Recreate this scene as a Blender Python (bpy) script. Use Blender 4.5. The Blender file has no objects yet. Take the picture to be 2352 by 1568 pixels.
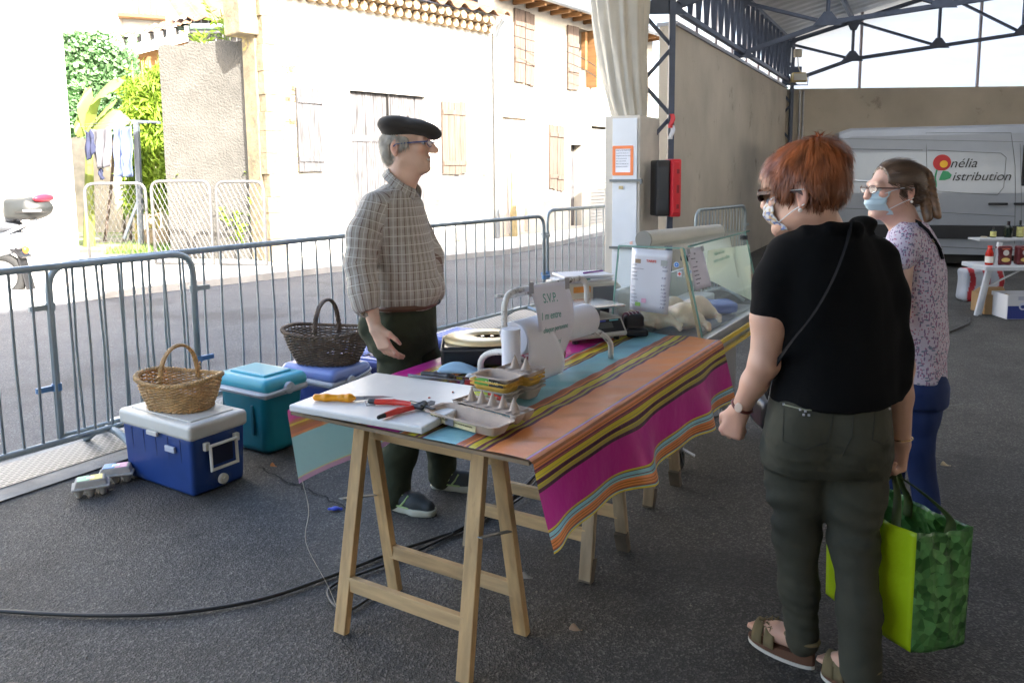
import bpy, math, random
import numpy as np
from mathutils import Vector, Matrix
random.seed(7)
rng = np.random.default_rng(11)
SC = bpy.context.scene
COL = SC.collection
R = math.radians
# ------------------------------------------------------------ camera model
F = 1800.0; CX = 1176.0; CYP = 616.0; PITCH = R(7.0); ROLL = .010; CH = 1.55
_r0 = Vector((1, 0, 0)); _f0 = Vector((0, math.cos(PITCH), -math.sin(PITCH))); _u0 = Vector((0, math.sin(PITCH), math.cos(PITCH)))
CAMX = _r0 * math.cos(ROLL) - _u0 * math.sin(ROLL)
CAMY = _r0 * math.sin(ROLL) + _u0 * math.cos(ROLL)
CP = Vector((0, 0, CH))
def ray(px, py):
    return (_f0 + CAMX * ((px - CX) / F) + CAMY * ((CYP - py) / F))
def at(px, py, Y):
    d = ray(px, py); return CP + d * (Y / d.y)
def G(px, py, z=0.0):
    d = ray(px, py); return CP + d * ((z - CH) / d.z)
def onplane(px, py, P, n):
    d = ray(px, py); P = Vector(P); n = Vector(n)
    return CP + d * ((P - CP).dot(n) / d.dot(n))
def onwall(px, py, P, Q):
    """vertical plane through ground points P,Q -> (distance along, z)"""
    P = Vector((P[0], P[1], 0)); Q = Vector((Q[0], Q[1], 0)); e = (Q - P).normalized()
    n = Vector((e.y, -e.x, 0)); X = onplane(px, py, P, n)
    return (X - P).dot(e), X.z
cam = bpy.data.cameras.new('camera'); co = bpy.data.objects.new('camera', cam); COL.objects.link(co)
m = Matrix((CAMX, CAMY, -_f0)).transposed().to_4x4(); m.translation = CP
co.matrix_world = m
cam.sensor_width = 36; cam.lens = 36 * F / 2352; cam.shift_y = -(784 - CYP) / 2352
cam.clip_end = 500; cam.clip_start = .05
SC.camera = co

# ------------------------------------------------------------ objects
WM = {}
def setp(o, label=None, cat=None, group=None, kind=None):
    if label: o['label'] = label
    if cat: o['category'] = cat
    if group: o['group'] = group
    if kind: o['kind'] = kind
    return o
def thing(name, label, cat, loc=(0, 0, 0), group=None, rz=0):
    o = bpy.data.objects.new(name, None); COL.objects.link(o)
    o.location = loc; o.rotation_euler = (0, 0, rz); o.empty_display_size = .1
    WM[o] = Matrix.Translation(Vector(loc)) @ Matrix.Rotation(rz, 4, 'Z')
    return setp(o, label, cat, group)
def copy_tree(o, parent=None, loc=None, rz=None, label=None):
    c = o.copy(); COL.objects.link(c)
    if parent: c.parent = parent
    if loc is not None: c.location = loc
    if rz is not None: c.rotation_euler = (0, 0, rz)
    if label: c['label'] = label
    for ch in list(o.children): copy_tree(ch, c)
    return c
def make_obj(name, V, Fc, mat, parent=None, smooth=False, vcol=None, fcol=None, uv=None, local=False, bevel=0, flatang=None):
    V = np.asarray(V, dtype=np.float64).reshape(-1, 3)
    org = None
    if parent is not None:
        if not local:
            inv = np.array(WM[parent].inverted()); V = V @ inv[:3, :3].T + inv[:3, 3]
    else:
        mn = V.min(0); mx = V.max(0); org = np.array([(mn[0] + mx[0]) / 2, (mn[1] + mx[1]) / 2, mn[2]]); V = V - org
    me = bpy.data.meshes.new(name)
    if isinstance(Fc, np.ndarray):
        nf, k = Fc.shape
        me.vertices.add(len(V)); me.vertices.foreach_set('co', V.astype(np.float32).ravel())
        me.loops.add(nf * k); me.loops.foreach_set('vertex_index', Fc.astype(np.int32).ravel())
        me.polygons.add(nf); me.polygons.foreach_set('loop_start', np.arange(0, nf * k, k, dtype=np.int32))
        me.update(calc_edges=True)
    else:
        me.from_pydata([tuple(v) for v in V], [], Fc)
    me.validate()
    if mat is not None: me.materials.append(mat)
    if smooth: me.polygons.foreach_set('use_smooth', np.ones(len(me.polygons), dtype=bool))
    if vcol is not None:
        a = me.color_attributes.new('Col', 'FLOAT_COLOR', 'POINT')
        c = np.ones((len(V), 4), dtype=np.float32); c[:, :3] = np.asarray(vcol)[:, :3]; a.data.foreach_set('color', c.ravel())
    if fcol is not None:
        a = me.color_attributes.new('Col', 'FLOAT_COLOR', 'CORNER'); c = []
        for p in me.polygons:
            cc = fcol[p.index]; c += [cc[0], cc[1], cc[2], 1.0] * p.loop_total
        a.data.foreach_set('color', np.array(c, dtype=np.float32))
    if uv is not None:
        l = me.uv_layers.new(name='UVMap'); li = np.zeros(len(me.loops), dtype=np.int32); me.loops.foreach_get('vertex_index', li)
        l.data.foreach_set('uv', np.asarray(uv, dtype=np.float32)[li].ravel())
    o = bpy.data.objects.new(name, me); COL.objects.link(o)
    if parent is not None:
        o.parent = parent; WM[o] = WM[parent]
    else:
        o.location = org; WM[o] = Matrix.Translation(Vector(org))
    if bevel:
        b = o.modifiers.new('bevel', 'BEVEL'); b.width = bevel; b.segments = 2; b.limit_method = 'ANGLE'; b.angle_limit = R(40)
    return o
def frame(o, x, y=None, z=None):
    """matrix with origin o and x axis x (horizontal); z up unless given"""
    x = Vector(x).normalized(); z = Vector(z).normalized() if z is not None else Vector((0, 0, 1))
    y = z.cross(x).normalized(); x = y.cross(z).normalized()
    m = Matrix((x, y, z)).transposed().to_4x4(); m.translation = Vector(o); return m
class MB:
    def __init__(s, fr=None): s.v = []; s.f = []; s.fr = fr; s.c = []; s.cc = None
    def _f(s, idx):
        s.f.append(idx)
        if s.cc is not None: s.c.append(s.cc)
    def add(s, vs, fs):
        n = len(s.v); s.v += [tuple(v) for v in vs]
        for f in fs: s._f([i + n for i in f])
        return s
    def box(s, c, d, m=None, tp=(1, 1)):
        c = Vector(c); hx, hy, hz = d[0] / 2, d[1] / 2, d[2] / 2; vs = []
        for z in (-1, 1):
            k = (1, 1) if z < 0 else tp
            for x, y in ((-1, -1), (1, -1), (1, 1), (-1, 1)):
                p = Vector((x * hx * k[0], y * hy * k[1], z * hz))
                if m is not None: p = m @ p
                vs.append(c + p)
        return s.add(vs, [(0, 3, 2, 1), (4, 5, 6, 7), (0, 1, 5, 4), (1, 2, 6, 5), (2, 3, 7, 6), (3, 0, 4, 7)])
    def beam(s, p, q, w, h, up=(0, 0, 1)):
        p = Vector(p); q = Vector(q); d = (q - p); L = d.length; d.normalize(); up = Vector(up)
        x = d.cross(up)
        if x.length < 1e-4: x = d.cross(Vector((0, 1, 0)))
        x.normalize(); u = x.cross(d)
        return s.box((p + q) / 2, (w, L, h), Matrix((x, d, u)).transposed())
    def tube(s, pts, r, n=8, closed=False, caps=True):
        P = [Vector(p) for p in pts]; N = len(P); rs = r if hasattr(r, '__len__') else [r] * N
        T = []
        for i in range(N):
            a = P[(i - 1) % N] if (closed or i > 0) else P[i]; b = P[(i + 1) % N] if (closed or i < N - 1) else P[i]
            t = (b - a); T.append(t.normalized() if t.length > 1e-9 else Vector((0, 0, 1)))
        u = T[0].cross(Vector((0, 0, 1)))
        if u.length < .1: u = T[0].cross(Vector((0, 1, 0)))
        u.normalize(); vs = []
        for i in range(N):
            u = (u - T[i] * u.dot(T[i])); u.normalize(); w = T[i].cross(u)
            for k in range(n):
                a = 2 * math.pi * k / n; vs.append(P[i] + (u * math.cos(a) + w * math.sin(a)) * rs[i])
        fs = []
        for i in range(N if closed else N - 1):
            j = (i + 1) % N
            for k in range(n):
                l = (k + 1) % n; fs.append((i * n + k, i * n + l, j * n + l, j * n + k))
        if caps and not closed:
            fs.append(tuple(range(n))[::-1]); fs.append(tuple((N - 1) * n + k for k in range(n)))
        return s.add(vs, fs)
    def lathe(s, prof, n=24, m=None, sx=1, sy=1):
        vs = []; K = len(prof)
        for (r, z) in prof:
            for k in range(n):
                a = 2 * math.pi * k / n; p = Vector((r * math.cos(a) * sx, r * math.sin(a) * sy, z))
                vs.append(m @ p if m is not None else p)
        fs = []
        for i in range(K - 1):
            for k in range(n):
                l = (k + 1) % n; fs.append((i * n + k, i * n + l, (i + 1) * n + l, (i + 1) * n + k))
        fs.append(tuple(range(n))[::-1]); fs.append(tuple((K - 1) * n + k for k in range(n)))
        return s.add(vs, fs)
    def prism(s, poly, o, e1, e2, th):
        """polygon in plane (o,e1,e2), extruded th along e1 x e2"""
        o = Vector(o); e1 = Vector(e1); e2 = Vector(e2); n = e1.cross(e2).normalized() * th; N = len(poly)
        A = [o + e1 * a + e2 * b for a, b in poly]; B = [p + n for p in A]
        fs = [tuple(range(N))[::-1], tuple(N + i for i in range(N))]
        for i in range(N): j = (i + 1) % N; fs.append((i, j, N + j, N + i))
        return s.add(A + B, fs)
    def poly(s, pts): return s.add(pts, [tuple(range(len(pts)))])
    def grid(s, fn, nu, nv, th=0):
        base = [Vector(fn(i / nu, j / nv)) for j in range(nv + 1) for i in range(nu + 1)]
        q = lambda i, j: j * (nu + 1) + i
        fs = [(q(i, j), q(i + 1, j), q(i + 1, j + 1), q(i, j + 1)) for j in range(nv) for i in range(nu)]
        if th:
            nn = [Vector() for _ in base]
            for f in fs:
                n = (base[f[2]] - base[f[0]]).cross(base[f[3]] - base[f[1]])
                for i in f: nn[i] += n
            n0 = len(base); vs = base + [b - n.normalized() * th for b, n in zip(base, nn)]
            f2 = [tuple(i + n0 for i in reversed(f)) for f in fs]; ed = []
            rim = [q(i, 0) for i in range(nu + 1)] + [q(nu, j) for j in range(1, nv + 1)] + [q(i, nv) for i in range(nu - 1, -1, -1)] + [q(0, j) for j in range(nv - 1, 0, -1)]
            for a, b in zip(rim, rim[1:] + rim[:1]): ed.append((b, a, a + n0, b + n0))
            return s.add(vs, fs + f2 + ed)
        return s.add(base, fs)
    def build(s, name, mat, parent=None, smooth=False, bevel=0, local=False, uv=None):
        V = s.v
        if s.fr is not None: V = [s.fr @ Vector(v) for v in V]
        return make_obj(name, [tuple(v) for v in V], s.f, mat, parent, smooth, bevel=bevel, local=local,
                        fcol=s.c if s.c else None, uv=uv)
def arc(pts, rad, n=6):
    """round the corners of a polyline"""
    P = [Vector(p) for p in pts]; out = [P[0]]
    for i in range(1, len(P) - 1):
        a = (P[i - 1] - P[i]); b = (P[i + 1] - P[i]); r = min(rad, a.length * .49, b.length * .49)
        s = P[i] + a.normalized() * r; e = P[i] + b.normalized() * r
        for k in range(n + 1):
            t = k / n; out.append(s * (1 - t) ** 2 + P[i] * 2 * t * (1 - t) + e * t * t)
    out.append(P[-1]); return out
def spline(pts, n=8):
    P = [Vector(p) for p in pts]; P = [P[0] * 2 - P[1]] + P + [P[-1] * 2 - P[-2]]; out = []
    for i in range(1, len(P) - 2):
        for k in range(n):
            t = k / n; a, b, c, d = P[i - 1], P[i], P[i + 1], P[i + 2]
            out.append(.5 * ((2 * b) + (c - a) * t + (2 * a - 5 * b + 4 * c - d) * t * t + (3 * b - a - 3 * c + d) * t ** 3))
    out.append(P[-2]); return out
def text(s, size, mat, name, parent, o, ex, ey, shear=0, ext=.0008, align='LEFT', bold=0, sx=1):
    """text as mesh; o = start of baseline, ex along writing, ey up of letters (world)"""
    cu = bpy.data.curves.new(name, 'FONT'); cu.body = s; cu.size = size; cu.shear = shear; cu.extrude = ext; cu.align_x = align; cu.offset = bold; cu.resolution_u = 3
    t = bpy.data.objects.new('t', cu); COL.objects.link(t)
    dg = bpy.context.evaluated_depsgraph_get(); me = bpy.data.meshes.new_from_object(t.evaluated_get(dg))
    V = [v.co.copy() for v in me.vertices]; Fs = [tuple(p.vertices) for p in me.polygons]
    bpy.data.objects.remove(t); bpy.data.curves.remove(cu); bpy.data.meshes.remove(me)
    ex = Vector(ex).normalized(); ey = Vector(ey).normalized(); n = ex.cross(ey)
    V = [Vector(o) + ex * v.x * sx + ey * v.y + n * (v.z + ext + .0006) for v in V]
    return make_obj(name, [tuple(v) for v in V], Fs, mat, parent)

# ------------------------------------------------------------ materials
def nt(mat):
    mat.use_nodes = True; t = mat.node_tree; return t, t.nodes, t.links, t.nodes['Principled BSDF']
MC = {}
def mat(name, col, rough=.6, metal=0, var=0, vs=6, bump=0, bs=60, stretch=(1, 1, 1), spec=.5, dark=None, dark_amt=0, dark_s=3, trans=0, alpha=1, sub=0, coat=0, vcol=False, sheen=0, det=6, bdist=.01, transl=0):
    if name in MC: return MC[name]
    mt = bpy.data.materials.new(name); t, N, L, P = nt(mt); MC[name] = mt
    P.inputs['Roughness'].default_value = rough; P.inputs['Metallic'].default_value = metal; P.inputs['Specular IOR Level'].default_value = spec
    P.inputs['Base Color'].default_value = (*col, 1)
    if trans: P.inputs['Transmission Weight'].default_value = trans
    if alpha < 1: P.inputs['Alpha'].default_value = alpha
    if coat: P.inputs['Coat Weight'].default_value = coat; P.inputs['Coat Roughness'].default_value = .1
    if sub: P.inputs['Subsurface Weight'].default_value = sub; P.inputs['Subsurface Radius'].default_value = (.012, .005, .003); P.inputs['Subsurface Scale'].default_value = 1
    if sheen: P.inputs['Sheen Weight'].default_value = sheen; P.inputs['Sheen Roughness'].default_value = .4
    tc = N.new('ShaderNodeTexCoord'); mp = N.new('ShaderNodeMapping'); mp.inputs['Scale'].default_value = stretch
    L.new(tc.outputs['Object'], mp.inputs['Vector'])
    cur = None
    if vcol:
        a = N.new('ShaderNodeVertexColor'); a.layer_name = 'Col'; cur = a.outputs['Color']
    def mix(fac, c1, c2, mode='MIX'):
        x = N.new('ShaderNodeMix'); x.data_type = 'RGBA'; x.blend_type = mode
        if isinstance(fac, float): x.inputs[0].default_value = fac
        else: L.new(fac, x.inputs[0])
        for s, v in ((6, c1), (7, c2)):
            if isinstance(v, tuple): x.inputs[s].default_value = (*v, 1)
            else: L.new(v, x.inputs[s])
        return x.outputs[2]
    if var:
        n = N.new('ShaderNodeTexNoise'); n.inputs['Scale'].default_value = vs; n.inputs['Detail'].default_value = det; L.new(mp.outputs[0], n.inputs['Vector'])
        rp = N.new('ShaderNodeMapRange'); rp.inputs[1].default_value = .3; rp.inputs[2].default_value = .7; rp.inputs[3].default_value = 1 - var; rp.inputs[4].default_value = 1 + var
        L.new(n.outputs['Fac'], rp.inputs[0])
        cur = mix(1.0, cur if cur is not None else col, rp.outputs[0], 'MULTIPLY')
    if dark is not None:
        n = N.new('ShaderNodeTexNoise'); n.inputs['Scale'].default_value = dark_s; n.inputs['Detail'].default_value = 8; n.inputs['Roughness'].default_value = .7; L.new(mp.outputs[0], n.inputs['Vector'])
        rp = N.new('ShaderNodeMapRange'); rp.inputs[1].default_value = .62 - dark_amt * .3; rp.inputs[2].default_value = .72 - dark_amt * .3
        L.new(n.outputs['Fac'], rp.inputs[0]); cur = mix(rp.outputs[0], cur if cur is not None else col, dark)
    if cur is not None: L.new(cur, P.inputs['Base Color'])
    if bump:
        n = N.new('ShaderNodeTexNoise'); n.inputs['Scale'].default_value = bs; n.inputs['Detail'].default_value = 5; L.new(mp.outputs[0], n.inputs['Vector'])
        b = N.new('ShaderNodeBump'); b.inputs['Strength'].default_value = bump; b.inputs['Distance'].default_value = bdist
        L.new(n.outputs['Fac'], b.inputs['Height']); L.new(b.outputs[0], P.inputs['Normal'])
    if transl:
        tr = N.new('ShaderNodeBsdfTranslucent'); mx = N.new('ShaderNodeMixShader'); mx.inputs[0].default_value = transl
        if cur is not None: L.new(cur, tr.inputs['Color'])
        else: tr.inputs['Color'].default_value = (*col, 1)
        L.new(P.outputs[0], mx.inputs[1]); L.new(tr.outputs[0], mx.inputs[2]); L.new(mx.outputs[0], N['Material Output'].inputs['Surface'])
    return mt
def glass(name, col=(.9, 1, .97), op=.12, rough=.03):
    if name in MC: return MC[name]
    mt = bpy.data.materials.new(name); t, N, L, P = nt(mt); MC[name] = mt
    P.inputs['Base Color'].default_value = (*col, 1); P.inputs['Roughness'].default_value = rough
    tr = N.new('ShaderNodeBsdfTransparent'); tr.inputs['Color'].default_value = (*col, 1)
    fr = N.new('ShaderNodeFresnel'); fr.inputs['IOR'].default_value = 1.5
    gl = N.new('ShaderNodeBsdfGlossy'); gl.inputs['Roughness'].default_value = rough
    m1 = N.new('ShaderNodeMixShader'); ge = N.new('ShaderNodeNewGeometry'); iv_ = N.new('ShaderNodeMath'); iv_.operation = 'SUBTRACT'; iv_.inputs[0].default_value = 1; L.new(ge.outputs['Backfacing'], iv_.inputs[1]); mu = N.new('ShaderNodeMath'); mu.operation = 'MULTIPLY'; L.new(fr.outputs[0], mu.inputs[0]); L.new(iv_.outputs[0], mu.inputs[1]); L.new(mu.outputs[0], m1.inputs[0]); L.new(tr.outputs[0], m1.inputs[1]); L.new(gl.outputs[0], m1.inputs[2])
    m2 = N.new('ShaderNodeMixShader'); m2.inputs[0].default_value = op; L.new(m1.outputs[0], m2.inputs[1]); L.new(P.outputs[0], m2.inputs[2])
    L.new(m2.outputs[0], N['Material Output'].inputs['Surface'])
    return mt

# ------------------------------------------------------------ implicit surfaces (smooth bodies)
def _sl(g, lo, hi):
    o, h, n = g; a = [max(0, int((lo[i] - o[i]) / h)) for i in range(3)]; b = [min(n[i], int((hi[i] - o[i]) / h) + 2) for i in range(3)]
    return tuple(slice(a[i], max(a[i], b[i])) for i in range(3))
class Sdf:
    def __init__(s): s.p = []
    def cap(s, a, b, ra, rb=None, k=.02, sub=False, fl=None):
        """tapered capsule; fl=(dir,f) scales the distance along dir (flattening)"""
        a = np.array(a, float); b = np.array(b, float); rb = ra if rb is None else rb; r = max(ra, rb)
        def f(P):
            d = b - a; q = P - a; t = np.clip((q @ d) / (d @ d + 1e-12), 0, 1)
            w = q - t[..., None] * d
            if fl is not None:
                n = np.array(fl[0], float); n /= np.linalg.norm(n); w = w + (w @ n)[..., None] * n * (1 / fl[1] - 1)
            return np.sqrt((w ** 2).sum(-1)) - (ra + t * (rb - ra))
        s.p.append((f, np.minimum(a, b) - r, np.maximum(a, b) + r, k, sub)); return s
    def chain(s, pts, rs, k=.02, fl=None):
        for i in range(len(pts) - 1): s.cap(pts[i], pts[i + 1], rs[i], rs[i + 1], k, fl=fl)
        return s
    def ell(s, c, r, k=.02, rot=None, sub=False):
        c = np.array(c, float); r = np.array(r, float); M = np.array(rot) if rot is not None else np.eye(3)
        def f(P):
            q = (P - c) @ M; k0 = np.sqrt(((q / r) ** 2).sum(-1)); k1 = np.sqrt(((q / r ** 2) ** 2).sum(-1)) + 1e-9
            return k0 * (k0 - 1) / k1
        e = np.full(3, r.max()); s.p.append((f, c - e, c + e, k, sub)); return s
    def loft(s, secs, k=.02, yaw=0, pw=2.0, sub=False):
        """secs (z,cx,cy,rx,ry) in world, section axes turned by yaw"""
        S = np.array(sorted(secs), float); cy, sy = math.cos(yaw), math.sin(yaw)
        def f(P):
            z = P[..., 2]; zz = np.clip(z, S[0, 0], S[-1, 0]); I = [np.interp(zz, S[:, 0], S[:, i]) for i in range(1, 5)]
            x = P[..., 0] - I[0]; y = P[..., 1] - I[1]; u = x * cy + y * sy; v = -x * sy + y * cy
            e = ((np.abs(u) / I[2]) ** pw + (np.abs(v) / I[3]) ** pw) ** (1 / pw)
            d = (e - 1) * np.minimum(I[2], I[3]); dz = np.abs(z - zz)
            return np.where(dz > 0, np.sqrt(np.maximum(d, 0) ** 2 + dz ** 2), d)
        r = S[:, 3:5].max(1); lo = np.array([(S[:, 1] - r).min(), (S[:, 2] - r).min(), S[0, 0]]); hi = np.array([(S[:, 1] + r).max(), (S[:, 2] + r).max(), S[-1, 0]])
        s.p.append((f, lo, hi, k, sub)); return s
    def box(s, c, h, k=.01, rot=None, rad=.005, sub=False):
        c = np.array(c, float); h = np.array(h, float); M = np.array(rot) if rot is not None else np.eye(3)
        def f(P):
            q = np.abs((P - c) @ M) - (h - rad); return np.sqrt((np.maximum(q, 0) ** 2).sum(-1)) + np.minimum(q.max(-1), 0) - rad
        e = np.full(3, np.linalg.norm(h)); s.p.append((f, c - e, c + e, k, sub)); return s
    def fn(s, f, lo, hi, k=.01, sub=False): s.p.append((f, np.array(lo, float), np.array(hi, float), k, sub)); return s
    def mesh(s, h=.006, warp=None, thick=None, cut=None):
        lo = np.min([p[1] for p in s.p if not p[4]], axis=0) - 4 * h - .01; hi = np.max([p[2] for p in s.p if not p[4]], axis=0) + 4 * h + .01
        n = [int((hi[i] - lo[i]) / h) + 2 for i in range(3)]; g = (lo, h, n)
        A = np.full(n, .5, dtype=np.float32); ax = [lo[i] + h * np.arange(n[i]) for i in range(3)]
        for f, a, b, k, sub in s.p:
            sl = _sl(g, a - k - 3 * h - .004, b + k + 3 * h + .004)
            if any(q.stop <= q.start for q in sl): continue
            P = np.stack(np.meshgrid(ax[0][sl[0]], ax[1][sl[1]], ax[2][sl[2]], indexing='ij'), -1)
            d = f(P); c = A[sl]
            if sub:
                d = -d; hh = np.maximum(k - np.abs(c - d), 0) / k; A[sl] = np.maximum(c, d) + hh * hh * k * .25
            else:
                hh = np.maximum(k - np.abs(c - d), 0) / k; A[sl] = np.minimum(c, d) - hh * hh * k * .25
        if cut is not None:
            P = np.stack(np.meshgrid(*ax, indexing='ij'), -1); A = np.maximum(A, cut(P))
        A[0] = A[-1] = .5; A[:, 0] = A[:, -1] = .5; A[:, :, 0] = A[:, :, -1] = .5
        I = A < 0
        cells = np.zeros([q - 1 for q in n], dtype=np.int8); cor = [(i, j, k) for i in (0, 1) for j in (0, 1) for k in (0, 1)]
        for (i, j, k) in cor: cells += I[i:n[0] - 1 + i, j:n[1] - 1 + j, k:n[2] - 1 + k]
        act = np.argwhere((cells > 0) & (cells < 8)); idx = np.full(cells.shape, -1, dtype=np.int32); idx[tuple(act.T)] = np.arange(len(act))
        acc = np.zeros((len(act), 3)); cnt = np.zeros(len(act))
        for x in range(8):
            for y in range(x + 1, 8):
                p, q = np.array(cor[x]), np.array(cor[y])
                if np.abs(p - q).sum() != 1: continue
                va = A[tuple((act + p).T)]; vb = A[tuple((act + q).T)]; c = (va < 0) != (vb < 0)
                t = np.where(c, va / (va - vb + 1e-12), 0); acc += (p + t[:, None] * (q - p)) * c[:, None]; cnt += c
        V = lo + h * (act + acc / cnt[:, None]); Fs = []
        for a in range(3):
            sA = [slice(1, -1)] * 3; sB = [slice(1, -1)] * 3; sA[a] = slice(0, -1); sB[a] = slice(1, None)
            e0 = I[tuple(sA)]; e1 = I[tuple(sB)]; off = np.array([1, 1, 1]); off[a] = 0
            W = np.argwhere(e0 != e1) + off; b, c = (a + 1) % 3, (a + 2) % 3
            if not len(W): continue
            ins = I[tuple(W.T)]; db = np.zeros(3, int); db[b] = 1; dc = np.zeros(3, int); dc[c] = 1
            q = [idx[tuple((W - o).T)] for o in (db + dc, dc, 0 * db, db)]; Q = np.stack(q, 1)
            Q = np.where(ins[:, None], Q, Q[:, ::-1]); Fs.append(Q)
        Fq = np.concatenate(Fs); Fq = Fq[(Fq >= 0).all(1)]
        if warp is not None:
            nn = np.zeros_like(V); fn_ = np.cross(V[Fq[:, 2]] - V[Fq[:, 0]], V[Fq[:, 3]] - V[Fq[:, 1]])
            for i in range(4): np.add.at(nn, Fq[:, i], fn_)
            nn /= np.linalg.norm(nn, axis=1)[:, None] + 1e-12; V = V + nn * warp(V, nn)[:, None]
        return V, Fq
def snoise(P, sc, seed=0, octs=2, an=(1, 1, 1)):
    r = np.random.default_rng(seed); out = 0; P = P * np.array(an)
    for o in range(octs):
        for i in range(5):
            k = r.normal(size=3); k /= np.linalg.norm(k); out = out + np.sin(P @ k * sc * (2 ** o) * r.uniform(.7, 1.4) + r.uniform(0, 6.28)) / (2 ** o)
    return out / 5
def normals_of(V, Fq):
    nn = np.zeros_like(V); f = np.cross(V[Fq[:, 2]] - V[Fq[:, 0]], V[Fq[:, 3]] - V[Fq[:, 1]])
    for i in range(4): np.add.at(nn, Fq[:, i], f)
    return nn / (np.linalg.norm(nn, axis=1)[:, None] + 1e-12)
def strands(V, Fq, n, length, flow, width=.0016, seg=4, lift=.15, curl=0, mask=None, seed=3):
    """hair locks lying along flow(P,N) on a surface; returns ribbons (V,F)"""
    r = np.random.default_rng(seed); N = normals_of(V, Fq); c = V[Fq].mean(1); cn = N[Fq].mean(1)
    if mask is not None: ok = mask(c, cn); c = c[ok]; cn = cn[ok]
    i = r.integers(0, len(c), n); p = c[i] + r.normal(size=(n, 3)) * .002; nn = cn[i]; d = flow(p, nn); d = d + r.normal(size=d.shape) * .18
    L = length * r.uniform(.6, 1.25, n); P = [p]
    for s in range(seg):
        d = d - nn * (d * nn).sum(1)[:, None] * .7; d /= np.linalg.norm(d, axis=1)[:, None] + 1e-9
        st = d + nn * lift * (1 - s / seg * 1.6) + (r.normal(size=d.shape) * curl if curl else 0)
        p = p + st * (L / seg)[:, None]; P.append(p); d = d * .8 + flow(p, nn) * .35
    side = np.cross(d, nn); side /= np.linalg.norm(side, axis=1)[:, None] + 1e-9; vs = []; W = width * r.uniform(.5, 1.5, n)
    for k, q in enumerate(P):
        w = W * (1 - (k / seg) ** 2 * .95); vs += [q - side * w[:, None], q + side * w[:, None]]
    vs = np.stack(vs, 1).reshape(-1, 3); m = 2 * (seg + 1); base = (np.arange(n) * m)[:, None]
    Fs = np.concatenate([base + np.array([2 * k, 2 * k + 1, 2 * k + 3, 2 * k + 2]) for k in range(seg)])
    return vs, Fs
def merge(*parts):
    Vs = []; Fs = []; n = 0
    for V, Fq in parts: Vs.append(V); Fs.append(Fq + n); n += len(V)
    return np.concatenate(Vs), np.concatenate(Fs)
def leafcloud(P, size, aspect=.5, up=0, seed=0, dirs=None):
    """rhombus leaves at points P"""
    r = np.random.default_rng(seed); n = len(P); d = r.normal(size=(n, 3)) if dirs is None else dirs + r.normal(size=(n, 3)) * .35
    d[:, 2] += up; d /= np.linalg.norm(d, axis=1)[:, None]; s = np.cross(d, r.normal(size=(n, 3))); s /= np.linalg.norm(s, axis=1)[:, None] + 1e-9
    L = (size * r.uniform(.6, 1.3, n))[:, None]; nrm = np.cross(d, s)
    vs = np.stack([P, P + d * L * .45 + s * L * aspect * .5 + nrm * L * .06, P + d * L, P + d * L * .45 - s * L * aspect * .5 + nrm * L * .06], 1).reshape(-1, 3)
    return vs, np.arange(4 * n).reshape(-1, 4)
# ============================================================ world, sun
SUN_EL = R(34); _sh = Vector((.62, -.78, 0)).normalized()
SUNV = Vector((_sh.x * math.cos(SUN_EL), _sh.y * math.cos(SUN_EL), math.sin(SUN_EL)))
w = bpy.data.worlds.new('World'); SC.world = w; w.use_nodes = True
bg = w.node_tree.nodes['Background']; sk = w.node_tree.nodes.new('ShaderNodeTexSky'); sk.sky_type = 'NISHITA'; sk.sun_disc = False
sk.sun_elevation = SUN_EL; sk.sun_rotation = math.atan2(SUNV.x, SUNV.y); sk.air_density = 1.0; sk.dust_density = 4.0; sk.ozone_density = .3
w.node_tree.links.new(sk.outputs[0], bg.inputs[0]); bg.inputs[1].default_value = .15
sl = bpy.data.lights.new('sun', 'SUN'); sl.energy = 3.7; sl.angle = R(.5); sl.color = (1, .95, .87)
so = bpy.data.objects.new('sun', sl); COL.objects.link(so); so.rotation_euler = SUNV.to_track_quat('Z', 'Y').to_euler(); so.location = (0, 0, 30)
SC.view_settings.view_transform = 'Standard'; SC.view_settings.look = 'None'; SC.view_settings.exposure = 3.05; SC.view_settings.gamma = 1
SC.render.engine = 'CYCLES'; SC.cycles.use_denoising = True; SC.cycles.max_bounces = 8; SC.cycles.diffuse_bounces = 4; SC.cycles.transparent_max_bounces = 16
SC.cycles.sample_clamp_indirect = 6

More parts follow.
